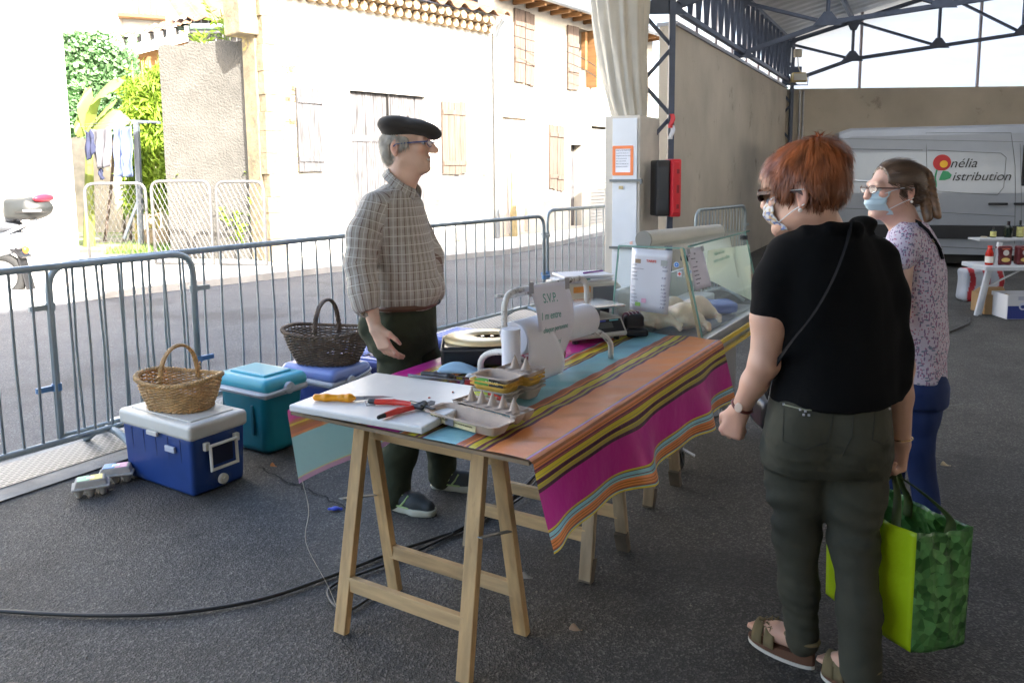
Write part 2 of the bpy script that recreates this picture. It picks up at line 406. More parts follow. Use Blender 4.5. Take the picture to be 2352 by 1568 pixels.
# ============================================================ ground
def asphalt(name, c1, c2, wear, bump):
    mt = bpy.data.materials.new(name); t, N, L, P = nt(mt); tc = N.new('ShaderNodeTexCoord')
    def noise(s, d=8, r=.6):
        n = N.new('ShaderNodeTexNoise'); n.inputs['Scale'].default_value = s; n.inputs['Detail'].default_value = d; n.inputs['Roughness'].default_value = r
        L.new(tc.outputs['Object'], n.inputs['Vector']); return n
    v = N.new('ShaderNodeTexVoronoi'); v.inputs['Scale'].default_value = 150; L.new(tc.outputs['Object'], v.inputs['Vector'])
    v2 = N.new('ShaderNodeTexVoronoi'); v2.inputs['Scale'].default_value = 55; L.new(tc.outputs['Object'], v2.inputs['Vector'])
    n1 = noise(1.7, 10, .72); n2 = noise(75)
    cr = N.new('ShaderNodeValToRGB'); L.new(n1.outputs['Fac'], cr.inputs[0]); cr.color_ramp.elements[0].position = .32; cr.color_ramp.elements[1].position = .68
    cr.color_ramp.elements[0].color = (*c1, 1); cr.color_ramp.elements[1].color = (*c2, 1)
    st = N.new('ShaderNodeValToRGB'); L.new(v.outputs['Color'], st.inputs[0]); st.color_ramp.elements[0].position = .55; st.color_ramp.elements[0].color = (.6, .6, .6, 1); st.color_ramp.elements[1].position = .95; st.color_ramp.elements[1].color = (wear, wear, wear * .97, 1)
    mx = N.new('ShaderNodeMix'); mx.data_type = 'RGBA'; mx.blend_type = 'MULTIPLY'; mx.inputs[0].default_value = 1; L.new(cr.outputs[0], mx.inputs[6]); L.new(st.outputs[0], mx.inputs[7])
    # small round gum spots and with a shape of their own
    n3 = noise(.9, 4, .5); sr = N.new('ShaderNodeMapRange'); sr.inputs[1].default_value = .54; sr.inputs[2].default_value = .66; sr.inputs[3].default_value = 0; sr.inputs[4].default_value = .5; L.new(n3.outputs['Fac'], sr.inputs[0])
    m2 = N.new('ShaderNodeMix'); m2.data_type = 'RGBA'; L.new(sr.outputs[0], m2.inputs[0]); L.new(mx.outputs[2], m2.inputs[6]); m2.inputs[7].default_value = (.02, .019, .018, 1)
    gv = N.new('ShaderNodeTexVoronoi'); gv.inputs['Scale'].default_value = 2.6; L.new(tc.outputs['Object'], gv.inputs['Vector']); gl = N.new('ShaderNodeMath'); gl.operation = 'LESS_THAN'; gl.inputs[1].default_value = .055; L.new(gv.outputs['Distance'], gl.inputs[0])
    m3 = N.new('ShaderNodeMix'); m3.data_type = 'RGBA'; gk = N.new('ShaderNodeMath'); gk.operation = 'MULTIPLY'; gk.inputs[1].default_value = .6; L.new(gl.outputs[0], gk.inputs[0]); L.new(gk.outputs[0], m3.inputs[0]); L.new(m2.outputs[2], m3.inputs[6]); m3.inputs[7].default_value = (.018, .018, .018, 1); m2 = m3
    L.new(m2.outputs[2], P.inputs['Base Color']); P.inputs['Roughness'].default_value = .75; P.inputs['Specular IOR Level'].default_value = .45
    ad = N.new('ShaderNodeMath'); ad.operation = 'ADD'; L.new(v.outputs['Distance'], ad.inputs[0]); L.new(v2.outputs['Distance'], ad.inputs[1])
    a2 = N.new('ShaderNodeMath'); a2.operation = 'ADD'; L.new(ad.outputs[0], a2.inputs[0]); L.new(n2.outputs['Fac'], a2.inputs[1])
    b = N.new('ShaderNodeBump'); b.inputs['Strength'].default_value = bump; b.inputs['Distance'].default_value = .01; L.new(a2.outputs[0], b.inputs['Height']); L.new(b.outputs[0], P.inputs['Normal'])
    return mt
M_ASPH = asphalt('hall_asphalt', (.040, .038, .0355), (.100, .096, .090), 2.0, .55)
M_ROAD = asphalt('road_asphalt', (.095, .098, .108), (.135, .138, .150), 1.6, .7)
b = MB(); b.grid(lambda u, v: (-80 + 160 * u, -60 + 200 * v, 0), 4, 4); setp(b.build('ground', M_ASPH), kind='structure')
DR = [G(-700, 1350), G(0, 1112), G(280, 1018), G(700, 880), G(1000, 785), G(1199, 732), G(1400, 668)]
# drain line -> road is everything beyond it up to the kerb
KB = [(-14, 1.2), (-9, 6.0), (-5.9, 9.1), (-2.9, 12.2), (-1.3, 13.65), (-.1, 14.7), (1.0, 16.4), (2.3, 19.1), (6, 27), (14, 44)]
_e = Vector((2.7, 4.4, 0)).normalized(); _d0 = Vector((-2.62, 3.96, 0))
def dl(t, o=0): p = _d0 + _e * t + Vector((-_e.y, _e.x, 0)) * o; return (p.x, p.y)
rd = [dl(-14, .12), dl(60, .12)] + KB[::-1]
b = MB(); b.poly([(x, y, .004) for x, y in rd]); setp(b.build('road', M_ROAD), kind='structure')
M_CONC = mat('drain_concrete', (.30, .29, .27), .85, var=.25, vs=5, bump=.5, bs=90)
b = MB()
for o, wd in ((-.24, .16), (.20, .05)):
    b.poly([(*dl(-14, o - wd / 2), .008), (*dl(60, o - wd / 2), .008), (*dl(60, o + wd / 2), .008), (*dl(-14, o + wd / 2), .008)])
setp(b.build('drain_edging', M_CONC), kind='structure')
# slotted galvanised grating cover
def grate():
    mt = bpy.data.materials.new('grating'); t, N, L, P = nt(mt); tc = N.new('ShaderNodeTexCoord')
    br = N.new('ShaderNodeTexBrick'); L.new(tc.outputs['UV'], br.inputs['Vector']); br.inputs['Scale'].default_value = 1; br.inputs['Brick Width'].default_value = .05; br.inputs['Row Height'].default_value = .026; br.inputs['Mortar Size'].default_value = .0075
    br.inputs['Color1'].default_value = (.01, .01, .01, 1); br.inputs['Color2'].default_value = (.016, .016, .015, 1); br.inputs['Mortar'].default_value = (.24, .23, .21, 1); br.inputs['Mortar Smooth'].default_value = .1
    L.new(br.outputs['Color'], P.inputs['Base Color']); P.inputs['Roughness'].default_value = .55; return mt
V = []; UV = []; 
for t in (-14, 60):
    for o in (-.16, .17): V.append((*dl(t, o), .012)); UV.append((t, o))
setp(make_obj('drain_grating', V, [(0, 2, 3, 1)], grate(), uv=UV), kind='structure')
# kerb and pavement
M_KERB = mat('kerb_stone', (.34, .33, .31), .85, var=.2, vs=3, bump=.4, bs=50)
M_PAVE = mat('pavement', (.42, .40, .36), .9, var=.15, vs=2, bump=.4, bs=30)
def off(pl, d):
    out = []
    for i, p in enumerate(pl):
        a = Vector(pl[max(0, i - 1)]); c = Vector(pl[min(len(pl) - 1, i + 1)]); t = (c - a).normalized(); out.append((p[0] - t.y * d, p[1] + t.x * d))
    return out
KI = off(KB, .22); b = MB()
for i in range(len(KB) - 1):
    a, c, d, e = KB[i], KB[i + 1], KI[i + 1], KI[i]
    b.add([(*a, 0), (*c, 0), (*c, .10), (*a, .10), (*e, .10), (*d, .10)], [(0, 1, 2, 3), (3, 2, 5, 4)])
setp(b.build('kerb', M_KERB), kind='structure')
b = MB(); b.poly([(x, y, .096) for x, y in KI] + [(14, 70, .096), (-60, 70, .096), (-60, 1, .096)]); setp(b.build('pavement', M_PAVE), kind='structure')

# ============================================================ market hall
HW = Vector((2.05, 10.0, 0)); HT = Vector((.465, .885, 0)).normalized(); HK = 8.93
HC = HW + HT * HK; _p = at(2352, 207, 17.8); HB = Vector((_p.x - HC.x, _p.y - HC.y, 0)).normalized()
def hp(a, c, z): p = HW + HT * a + HB * c; return Vector((p.x, p.y, z))
WZ = 3.33; EZ = 4.48; SL = .306
def roofz(c): return EZ + SL * (c if c < 9 else 18 - c)
hall = thing('market_hall', 'open market hall with beige side and back walls, blue steel trusses and translucent gable', 'market hall', (2.05, 10, 0))
M_HWALL = mat('beige_render', (.45, .40, .325), .9, var=.12, vs=1.2, bump=.35, bs=25, dark=(.27, .235, .19), dark_amt=.06, dark_s=2.2)
M_STEEL = mat('blue_steel_paint', (.060, .080, .125), .5, var=.15, vs=8)
M_SHEET = mat('white_roof_sheet', (.46, .47, .48), .5, metal=.0, var=.05)
def poly_panel(b, p, q, z0, z1, c0, c1):  # trapezoid wall
    b.add([p[:] + (z0,), q[:] + (z0,), q[:] + (z1,), p[:] + (c1,)], [(0, 1, 2, 3)])
def wallbox(b, P, Q, z0, z1, th, side=1):
    P = Vector((P[0], P[1], 0)); Q = Vector((Q[0], Q[1], 0)); e = (Q - P).normalized(); n = Vector((-e.y, e.x, 0)) * th * side
    vs = [P, Q, Q + n, P + n]; b.add([(v.x, v.y, z) for z in (z0, z1) for v in vs], [(0, 3, 2, 1), (4, 5, 6, 7), (0, 1, 5, 4), (1, 2, 6, 5), (2, 3, 7, 6), (3, 0, 4, 7)])
b = MB(); wallbox(b, hp(0, 0, 0), hp(HK + .2, 0, 0), 0, WZ, .2); b.build('side_wall', M_HWALL, hall)
b = MB(); wallbox(b, hp(HK, 0.003, 0), hp(HK, 18, 0), 0, WZ + .003, .2); b.build('back_wall', M_HWALL, hall)
b = MB(); wallbox(b, hp(-26, 18.2, 0), hp(HK, 18.2, 0), 0, WZ, .2, -1); b.build('side_wall', M_HWALL, hall)
b = MB(); wallbox(b, hp(-16, 18.4, 0), hp(-16, -.3, 0), 0, WZ, .2); b.build('back_wall', M_HWALL, hall)  # unseen wall behind the camera, added to cut light on the foreground
# cap on the wall tops
b = MB(); wallbox(b, hp(-.02, .03, 0), hp(HK - .05, .03, 0), WZ + .004, WZ + .05, .26); b.build('wall_capping', mat('capping_metal', (.35, .35, .36), .45, metal=.5), hall)
# translucent panels
M_POLY = mat('polycarbonate', (.74, .75, .77), .35, transl=.82, var=.05, vs=1.1, stretch=(1, 1, 6))
b = MB()
for i in range(12):
    a0 = HK * i / 12 + .02; a1 = HK * (i + 1) / 12 - .02; b.add([hp(a0, -.05, WZ + .06), hp(a1, -.05, WZ + .06), hp(a1, -.05, EZ + .2), hp(a0, -.05, EZ + .2)], [(0, 1, 2, 3)])
b.build('clerestory_glazing', M_POLY, hall)
b = MB()
for i in range(24): a0 = -26 + 35 * i / 24; b.add([hp(a0, 18.15, WZ), hp(a0 + 35 / 24, 18.15, WZ), hp(a0 + 35 / 24, 18.15, EZ + .1), hp(a0, 18.15, EZ + .1)], [(0, 1, 2, 3)])
b.build('clerestory_glazing', M_POLY, hall)  # unseen right-hand band, added so its sunlit sheets brighten the left wall
b = MB(); posts = [1.6, 4.2, 6.8, 9.4, 12, 15]; e = [0.05] + posts + [18]
for i in range(len(e) - 1):
    pts = [hp(HK + .05, e[i], WZ + .01), hp(HK + .05, e[i + 1], WZ + .01), hp(HK + .05, e[i + 1], roofz(e[i + 1]) + .02)]
    if e[i] < 9 < e[i + 1]: pts.append(hp(HK + .05, 9, roofz(9)))
    pts.append(hp(HK + .05, e[i], roofz(e[i]) + .02)); b.poly(pts)
b.build('gable_glazing', M_POLY, hall)
M_GB = mat('glazing_bar', (.42, .36, .36), .5, metal=.2)
for c in posts: b = MB(); b.beam(hp(HK - .02, c, WZ), hp(HK - .02, c, roofz(c)), .05, .05); b.build('glazing_bar', M_GB, hall)
for i in range(1, 8): a = HK * i / 8; b = MB(); b.beam(hp(a, -.02, WZ + .05), hp(a, -.02, EZ), .03, .03); b.build('glazing_bar', M_GB, hall)
# roof sheets with ribs running down the slope
def roofpart(name, c0, c1, a0=-26.0, a1=HK + .6):
    b = MB(); n = int((a1 - a0) / .105); V = []; 
    for i in range(n + 1):
        a = a0 + (a1 - a0) * i / n; dz = .028 if (i % 4) in (1, 2) else 0
        V += [hp(a, c0, roofz(c0) + dz), hp(a, c1, roofz(c1) + dz)]
    b.add(V, [(2 * i, 2 * i + 1, 2 * i + 3, 2 * i + 2) for i in range(n)]); return b.build(name, M_SHEET, hall)
roofpart('roof', -.7, 9, 3.0, HK + .6); roofpart('roof', -.7, 9, -26.0, -4.0); roofpart('roof', -.7, 1.2, -4.0, 3.0); roofpart('roof', 6.2, 9, -4.0, 3.0)  # lengthened out of view behind the camera to keep sun off the foreground
b = MB()
for i in range(7): b.add([hp(-4.3 + i * 1.09, .9, roofz(.9) - .006), hp(-3.21 + i * 1.09, .9, roofz(.9) - .006), hp(-3.21 + i * 1.09, 6.5, roofz(6.5) - .006), hp(-4.3 + i * 1.09, 6.5, roofz(6.5) - .006)], [(0, 1, 2, 3)])
b.build('added_skylight', mat('added_skylight_sheet', (.55, .58, .60), .5, transl=.6), hall)  # translucent roof panels added out of view as fill light for the hall
roofpart('roof', 9, 18.6)
b = MB()
for s_ in (-1, 1): b.add([hp(-26, 9 + s_ * .35, roofz(9.35) + .05), hp(HK + .6, 9 + s_ * .35, roofz(9.35) + .05), hp(HK + .6, 9, roofz(9) + .06), hp(-26, 9, roofz(9) + .06)], [(0, 1, 2, 3)]); 
b.build('ridge_cap', M_SHEET, hall)  # unseen cap added to shut sun slits along the ridge
# purlins
b = MB()
for c in (-.5, 1.4, 3.1, 4.8, 6.5, 8.2): b.beam(hp(-26, c, roofz(c) - .09), hp(HK, c, roofz(c) - .09), .06, .12)
b.build('purlin', M_STEEL, hall)
# trusses across the hall
def tbot(c): return np.interp(c, [0, 1.45, 5.1, 9, 12.9, 16.55, 18], [3.42, 3.92, 4.42, 4.95, 4.42, 3.92, 3.42])
def ttop(c): return roofz(c) - .20
def truss(a):
    b = MB(); N = [0, 1.45, 3.3, 5.1, 7.0, 9]; N = N + [18 - c for c in N[-2::-1]]; g = MB()
    P = lambda c, z: hp(a, c, z)
    for i in range(len(N) - 1):
        for o in (-.035, .035):
            b.beam(hp(a + o, N[i], tbot(N[i])), hp(a + o, N[i + 1], tbot(N[i + 1])), .012, .075); b.beam(hp(a + o, N[i], ttop(N[i])), hp(a + o, N[i + 1], ttop(N[i + 1])), .012, .08)
        if i > 0: b.beam(P(N[i], tbot(N[i])), P(N[i], ttop(N[i])), .05, .05, (1, 0, 0))
        lo, hi = (i + 1, i) if N[i] < 9 else (i, i + 1)
        b.beam(P(N[lo], tbot(N[lo])), P(N[hi], ttop(N[hi])), .05, .05, (1, 0, 0))
    b.build('roof_truss', M_STEEL, hall)
    for i, c in enumerate(N):
        if c > 9.5: continue
        for z, s in ((tbot(c), 1), (ttop(c), -1)):
            o = hp(a - .05, c, z); w = .24 if i else .3
            g = MB(); g.prism([(-w, -.05), (w, -.05), (w * .75, .02), (.06, .17), (-.06, .17), (-w * .75, .02)] if s > 0 else [(-w, .05), (-w * .6, -.03), (-.06, -.2), (.06, -.2), (w * .6, -.03), (w, .05)][::-1], o, HB, (0, 0, 1), .012); g.build('gusset_plate', M_STEEL, hall)
for a in (-.5, 3.68, HK - .35): truss(a)
# longitudinal lattice beam
b = MB(); zt, zb = EZ - .14, 3.46
for z in (zt, zb): b.beam(hp(-.5, .1, z), hp(HK - .1, .1, z), .07, .06)
n = 20; st = (HK - .5) / n
for i in range(n):
    a = .1 + st * i
    b.beam(hp(a, .1, zt), hp(a + st / 2, .1, zb), .035, .05, HB); b.beam(hp(a + st / 2, .1, zb), hp(a + st, .1, zt), .035, .05, HB)
b.build('lattice_beam', M_STEEL, hall)
# columns
def column(a, c, far=False):
    b = MB(); w = .34
    for o in (0, w): b.beam(hp(a, c - o, 0), hp(a, c - o, EZ), .09, .07, HB)
    z = .2; s = 1
    while z < EZ - .3:
        b.beam(hp(a, c - (w if s > 0 else 0), z), hp(a, c - (0 if s > 0 else w), z + .38), .03, .045, HB); z += .40; s = -s
    b.beam(hp(a, c - w - .15, 3.72), hp(a, c + .2, 3.72), .05, .16, (0, 0, 1))
    b.build('column', M_STEEL, hall)
column(-.55, .12); column(HK - .12, .12)
b = MB(); b.beam(hp(-.75, -.75, 4.25), hp(-.6, -.28, 2.75), .06, .09); b.beam(hp(-.55, .2, 3.5), hp(-.55, 1.0, 4.35), .05, .07)
b.build('knee_brace', M_STEEL, hall)
b = MB(); b.tube([hp(-.62, -.34, .2), hp(-.62, -.34, 4.4)], .05, 12)
b.build('rain_pipe', mat('zinc_pipe', (.32, .33, .35), .45, metal=.6, var=.2), hall)
b = MB()
for o in (.30, .38): b.tube([hp(HK - .08, o, 0), hp(HK - .08, o, WZ - .05)], .022, 8)
b.build('conduit', mat('zinc_pipe', (.32, .33, .35)), hall)
# floodlight in the far corner
fl = thing('floodlight', 'small yellowed floodlight on a bracket in the far corner under the trusses', 'floodlight', tuple(hp(HK - .7, .35, 3.45)))
o = hp(HK - .7, .35, 3.45); b = MB(frame(o, HB)); b.box((0, 0, .06), (.34, .14, .2), tp=(.8, 1)); b.build('housing', mat('aged_yellow', (.5, .4, .18), .4), fl, bevel=.01)
b = MB(frame(o, HB)); b.box((0, -.085, .06), (.26, .02, .14)); b.build('lens', mat('lamp_glass', (.6, .6, .55), .15), fl)
b = MB(frame(o, HB)); b.tube([(-.2, 0, .1), (-.2, 0, -.1), (.2, 0, -.1), (.2, 0, .1)], .012, 6); b.build('bracket', M_STEEL, fl)
jb = thing('junction_box', 'small cream junction box on the corner post above the floodlight', 'electrical box', tuple(hp(HK - .6, .3, 3.95)))
b = MB(frame(hp(HK - .6, .3, 3.95), HB)); b.box((0, 0, .08), (.16, .08, .17)); b.build('box_body', mat('cream_plastic', (.6, .56, .45), .4), jb, bevel=.01)
b = MB(frame(hp(HK - .6, .3, 3.95), HB)); b.tube([(0, 0, 0), (.02, 0, -.2), (.1, 0, -.4)], .012, 6); b.build('conduit', MC['cream_plastic'], jb)
# ------- tied-up tarpaulin
def curtain():
    V = []; n = 90; m_ = 40; c0 = at(1447, 275, 9.25); 
    for j in range(m_ + 1):
        t = j / m_; z = 2.12 + t * 2.2; wd = .165 + .20 * t ** .75; dp = .10 + .05 * t; cx = c0.x + .0 - .22 * t; cy = c0.y
        for i in range(n):
            a = 2 * math.pi * i / n; f = 1 + .10 * math.sin(a * 13 + 2.5 * t + math.sin(3 * t)) + .07 * math.sin(a * 7 + 4 * t) + .05 * math.sin(a * 23 - t * 3)
            V.append((cx + wd * math.cos(a) * f - .02 * math.sin(5 * t), cy + dp * math.sin(a) * f * 1.25, z - .03 * math.sin(a * 5) * (1 - t)))
    Fs = [(j * n + i, j * n + (i + 1) % n, (j + 1) * n + (i + 1) % n, (j + 1) * n + i) for j in range(m_) for i in range(n)] + [tuple(range(n))[::-1], tuple(m_ * n + i for i in range(n))]
    o = make_obj('tarpaulin', V, Fs, mat('tarpaulin_canvas', (.52, .48, .40), .6, var=.08, vs=4, bump=.25, bs=12, bdist=.02), smooth=True)
    setp(o, 'bunched cream tarpaulin curtain hanging above the tall white cabinet', 'tarpaulin')
curtain()
# ------- technical cabinet beside the column
cab = thing('technical_cabinet', 'tall beige and white technical cabinet with a taped notice beside the steel column', 'cabinet', (1.4, 9.1, 0))
C0 = at(1468, 600, 8.95); C0 = Vector((C0.x, C0.y, 0)); C1 = at(1388, 600, 9.12); C1 = Vector((C1.x, C1.y, 0)); ce = (C0 - C1); CWd = ce.length; ce.normalize(); CZ = 2.17
M_CABB = mat('cabinet_beige', (.56, .51, .43), .6, var=.06, bump=.1, bs=20); M_CABW = mat('cabinet_white', (.66, .68, .70), .5, var=.03)
b = MB(); b2 = [C1, C0, C0 + HT * .72, C1 + HT * .72]; b.add([(v.x, v.y, z) for z in (0, CZ) for v in b2], [(0, 3, 2, 1), (4, 5, 6, 7), (0, 1, 5, 4), (1, 2, 6, 5), (2, 3, 7, 6), (3, 0, 4, 7)]); b.build('casing', M_CABB, cab, bevel=.012)
cf = frame(C1, ce); b = MB(cf)
for z0, z1 in ((.03, .66), (.68, 1.43), (1.45, 2.14)): b.box((.24, -.008, (z0 + z1) / 2), (.29, .014, z1 - z0))
b.build('door_panel', M_CABW, cab, bevel=.004)
for z in (1.44, .67):
    b = MB(cf); b.box((.26, -.03, z), (.38, .03, .028)); b.box((.44, -.045, z - .01), (.02, .03, .06)); b.build('locking_bar', mat('dark_galvanised', (.16, .17, .17), .4, metal=.7), cab)
b = MB(cf); b.box((.2, -.02, 1.36), (.05, .012, .035)); b.build('latch_plate', mat('brass_dull', (.45, .36, .2), .4, metal=.7), cab)
nz0, nz1 = 1.50, 1.83; no = thing('notice', 'white printed notice framed with orange tape on the cabinet', 'notice', tuple(cf @ Vector((.22, -.02, nz0))))
b = MB(cf)
for (x, z, w_, h_) in ((.115, 1.665, .035, .31), (.325, 1.665, .035, .31), (.22, 1.815, .24, .035), (.22, 1.515, .24, .035)): b.box((x, -.0180 - (.001 if w_ > .1 else 0), z), (w_, .002, h_))
b.build('tape', mat('orange_tape', (.85, .22, .06), .4), no)
b = MB(cf); b.box((.22, -.0165, 1.665), (.19, .001, .27)); b.build('paper', mat('paper_white', (.80, .80, .84), .6), no)
M_INK = mat('ink_grey', (.12, .12, .16), .7)
for k, s in enumerate(('MARCHE DE PLEIN VENT', 'Le port du masque est', 'obligatoire pour les clients', 'et les commercants', 'dans toute la halle', 'Merci de respecter les', 'distances de securite')):
    text(s, .016, M_INK, 'lettering', no, cf @ Vector((.14, -.0185, 1.775 - .03 * k)), cf.to_3x3() @ Vector((1, 0, 0)), (0, 0, 1))
# red and black extinguisher box on the column
eb = thing('extinguisher_box', 'black and red plastic extinguisher box fixed below the blue lattice column', 'extinguisher box', tuple(at(1530, 498, 9.0)))
ef = frame(at(1499, 498, 9.1), (.62, .1, 0)); ex = ef
b = MB(ex); b.box((.085, 0, .33), (.17, .22, .64)); b.build('case', mat('black_plastic', (.018, .018, .02), .35, bump=.1, bs=10), eb, bevel=.02)
b = MB(ex); b.box((.235, 0, .33), (.125, .25, .66)); b.box((.225, -.01, .33), (.10, .27, .60)); b.build('door', mat('red_plastic', (.62, .02, .03), .35), eb, bevel=.02)
b = MB(ex)
for z in (.52, .34, .30, .12): b.box((.245, -.147, z), (.03, .012, .05))
b.build('hinge', mat('red_plastic_dark', (.25, .01, .015), .4), eb)
b = MB(ex); b.box((.08, -.112, .33), (.12, .006, .5)); b.box((.08, -.114, .2), (.15, .006, .012)); b.build('side_panel', mat('grey_window', (.05, .055, .06), .25), eb, bevel=.004)
# ribbon of barrier tape on the column
rb = thing('tape_ribbon', 'scrap of red and white tape knotted on the blue column above the extinguisher box', 'tape', tuple(at(1540, 300, 9.3)))
for k, mm in enumerate(((.7, .05, .05), (.75, .75, .75))):
    b = MB(); o = at(1538, 262 + 26 * k, 9.25); b.grid(lambda u, v: (o.x + .05 * u + .015 * math.sin(5 * v), o.y + .01 * math.sin(4 * u + 3 * v), o.z - .16 * v), 4, 6, .002); b.build('strip', mat('ribbon%d' % k, mm, .5), rb)
# ============================================================ street buildings
M_FAC = mat('pale_lime_render', (.56, .54, .49), .95, var=.10, vs=1.0, bump=.5, bs=8, dark=(.28, .23, .15), dark_amt=.10, dark_s=1.6, bdist=.03)
M_FAC2 = mat('ochre_render', (.46, .42, .35), .95, var=.12, vs=1.2, bump=.5, bs=12, bdist=.02)
M_STONE = mat('sandstone', (.21, .165, .105), .9, var=.3, vs=4, bump=.8, bs=14, bdist=.03)
M_WHITEW = mat('white_house_render', (.68, .67, .64), .9, var=.04, vs=2)
M_OLDW = mat('grey_weathered_wood', (.080, .078, .082), .85, var=.7, vs=7, stretch=(6, 6, .35), bump=.5, bs=40)
M_BROWNW = mat('brown_weathered_wood', (.105, .075, .058), .85, var=.4, vs=7, stretch=(6, 6, .35), bump=.5, bs=40)
M_BEAM = mat('orange_beam_wood', (.20, .10, .035), .8, var=.25, vs=3, stretch=(.5, .5, 4))
M_TILE = mat('canal_tile', (.17, .09, .052), .85, var=.35, vs=5, bump=.3, bs=20, dark=(.14, .12, .08), dark_amt=.2, dark_s=3)
M_ZINC = mat('zinc_gutter', (.22, .24, .26), .4, metal=.5, var=.1)
M_GREENZ = mat('green_grey_gutter', (.12, .17, .15), .45, metal=.3, var=.1)
M_DARK = mat('dark_interior', (.03, .028, .025), .9)
def hole_wall(P, Q, z0, z1, th, holes, name, m_, parent):
    """wall along P->Q whose face looks towards the camera side (right-hand normal), with recessed openings"""
    P = Vector((P[0], P[1], 0)); Q = Vector((Q[0], Q[1], 0)); e = (Q - P).normalized(); n = Vector((-e.y, e.x, 0)) * th; L = (Q - P).length
    ks = sorted({0, L} | {h[i] for h in holes for i in (0, 1)}); zs = sorted({z0, z1} | {h[i] for h in holes for i in (2, 3)}); b = MB()
    p = lambda k, z, d=0: (P.x + e.x * k + n.x * d, P.y + e.y * k + n.y * d, z)
    for i in range(len(ks) - 1):
        for j in range(len(zs) - 1):
            kc = (ks[i] + ks[i + 1]) / 2; zc = (zs[j] + zs[j + 1]) / 2
            if any(h[0] < kc < h[1] and h[2] < zc < h[3] for h in holes): continue
            b.poly([p(ks[i], zs[j]), p(ks[i + 1], zs[j]), p(ks[i + 1], zs[j + 1]), p(ks[i], zs[j + 1])])
    for a, c, za, zb in holes:
        for q in ([p(a, za), p(a, zb), p(a, zb, 1), p(a, za, 1)], [p(c, zb), p(c, za), p(c, za, 1), p(c, zb, 1)], [p(a, zb), p(c, zb), p(c, zb, 1), p(a, zb, 1)], [p(c, za), p(a, za), p(a, za, 1), p(c, za, 1)]): b.poly(q)
    for a, d in ((0, 0), (L, 0)): b.poly([p(a, z0), p(a, z0, 1), p(a, z1, 1), p(a, z1)])
    b.poly([p(0, z1), p(L, z1), p(L, z1, 1), p(0, z1, 1)]); b.poly([p(0, z0, 1), p(L, z0, 1), p(L, z1, 1), p(0, z1, 1)])
    return b.build(name, m_, parent)
def wf(P, Q):  # frame of a wall: x along, y into the wall, z up
    P = Vector((P[0], P[1], 0)); Q = Vector((Q[0], Q[1], 0)); return frame(P, Q - P)
def rect(px0, py0, px1, py1, P, Q):
    a, z1 = onwall(px0, py0, P, Q); c, z0 = onwall(px1, py1, P, Q); return (a, c, z0, z1)
def shutter(name, r, fr_, m_, parent, planks=4, prud=.05, battens=(.15, .85), th=.035):
    a, c, z0, z1 = r; b = MB(fr_); w_ = (c - a) / planks; rr = random.Random(int(a * 100))
    for i in range(planks): b.box((a + w_ * (i + .5), -prud + rr.uniform(-.004, .004), (z0 + z1) / 2 + rr.uniform(-.015, .015)), (w_ * .955, th, z1 - z0))
    o = b.build(name, m_, parent)
    for t in battens: b = MB(fr_); b.box(((a + c) / 2, -prud - th / 2 - .012, z0 + (z1 - z0) * t), ((c - a) * .96, .022, .09)); b.build('batten', m_, o)
    return o
def tiles(fr_, x0, x1, y0, z0, run, slope, m_, name, parent, pitch=.21, amp=.06):
    b = MB(fr_); n = int((x1 - x0) / pitch) * 8; k = 5
    def f(u, v):
        x = x0 + (x1 - x0) * u; ph = (x - x0) / pitch; s = math.sin(math.pi * ph); r = int(ph)
        return (x, y0 + run * v, z0 + slope * run * v + amp * abs(s) * (1 if r % 2 == 0 else -.8) + .012 * math.sin(r * 2.3))
    b.grid(f, n, k, .02); return b.build(name, m_, parent, smooth=False)
# ------- house with the big barn door
HA, HBq = (-4.15, 13.2), (-.38, 17.4)
h1 = thing('stone_house', 'sunlit old rendered house with large grey barn door and canal tile eave behind the man', 'house', (HA[0], HA[1], 0))
f1 = wf(HA, HBq); L1 = (Vector(HBq) - Vector(HA)).length
dr = rect(803, 212, 985, 560, HA, HBq); dr = (dr[0], dr[1], .12, onwall(860, 212, HA, HBq)[1])
s1 = rect(675, 201, 742, 394, HA, HBq); s2 = rect(1010, 232, 1068, 399, HA, HBq)
hole_wall(HA, HBq, .09, 4.9, .45, [(dr[0], dr[1], dr[2], dr[3])], 'wall', M_FAC, h1)
b = MB(f1); rr = random.Random(3); n = 9; w_ = (dr[1] - dr[0]) / n
for i in range(n): b.box((dr[0] + w_ * (i + .5), .12 + rr.uniform(-.006, .006), (dr[2] + dr[3]) / 2), (w_ * .95, .05, dr[3] - dr[2] - .02))
bd = b.build('barn_door', M_OLDW, h1)
for z in (.9, 2.2): b = MB(f1); b.box(((dr[0] + dr[1]) / 2, .088, z), (dr[1] - dr[0] - .1, .02, .12)); b.build('batten', M_OLDW, bd)
b = MB(f1); b.box(((dr[0] + dr[1]) / 2, .1, (dr[2] + dr[3]) / 2), (.01, .14, dr[3] - dr[2] - .03)); b.build('door_gap', M_DARK, bd)
shutter('shutter', s1, f1, M_OLDW, h1, 5); shutter('shutter', s2, f1, M_BROWNW, h1, 4)
tiles(f1, -.3, L1 + .15, -.42, 4.86, 1.6, .35, M_TILE, 'roof', h1)
b = MB(f1)
for row, (y, z) in enumerate(((-.30, 4.72), (-.17, 4.56))):  # double genoise
    n = int(L1 / .21)
    for i in range(n):
        x = .1 + i * .21 + .1 * row; b.tube([(x, y, z), (x, .05, z)], .085, 8)
b.build('eave_corbel', mat('eave_tile', (.24, .17, .10), .9, var=.25, vs=6), h1)
b = MB(f1); b.tube([(L1 - .02, -.12, .1), (L1 - .02, -.12, 4.4), (L1 - .06, -.25, 4.6), (L1 - .06, -.4, 4.75)], .05, 10); b.build('downpipe', M_ZINC, h1)
b = MB(f1); rr = random.Random(5); z = .1
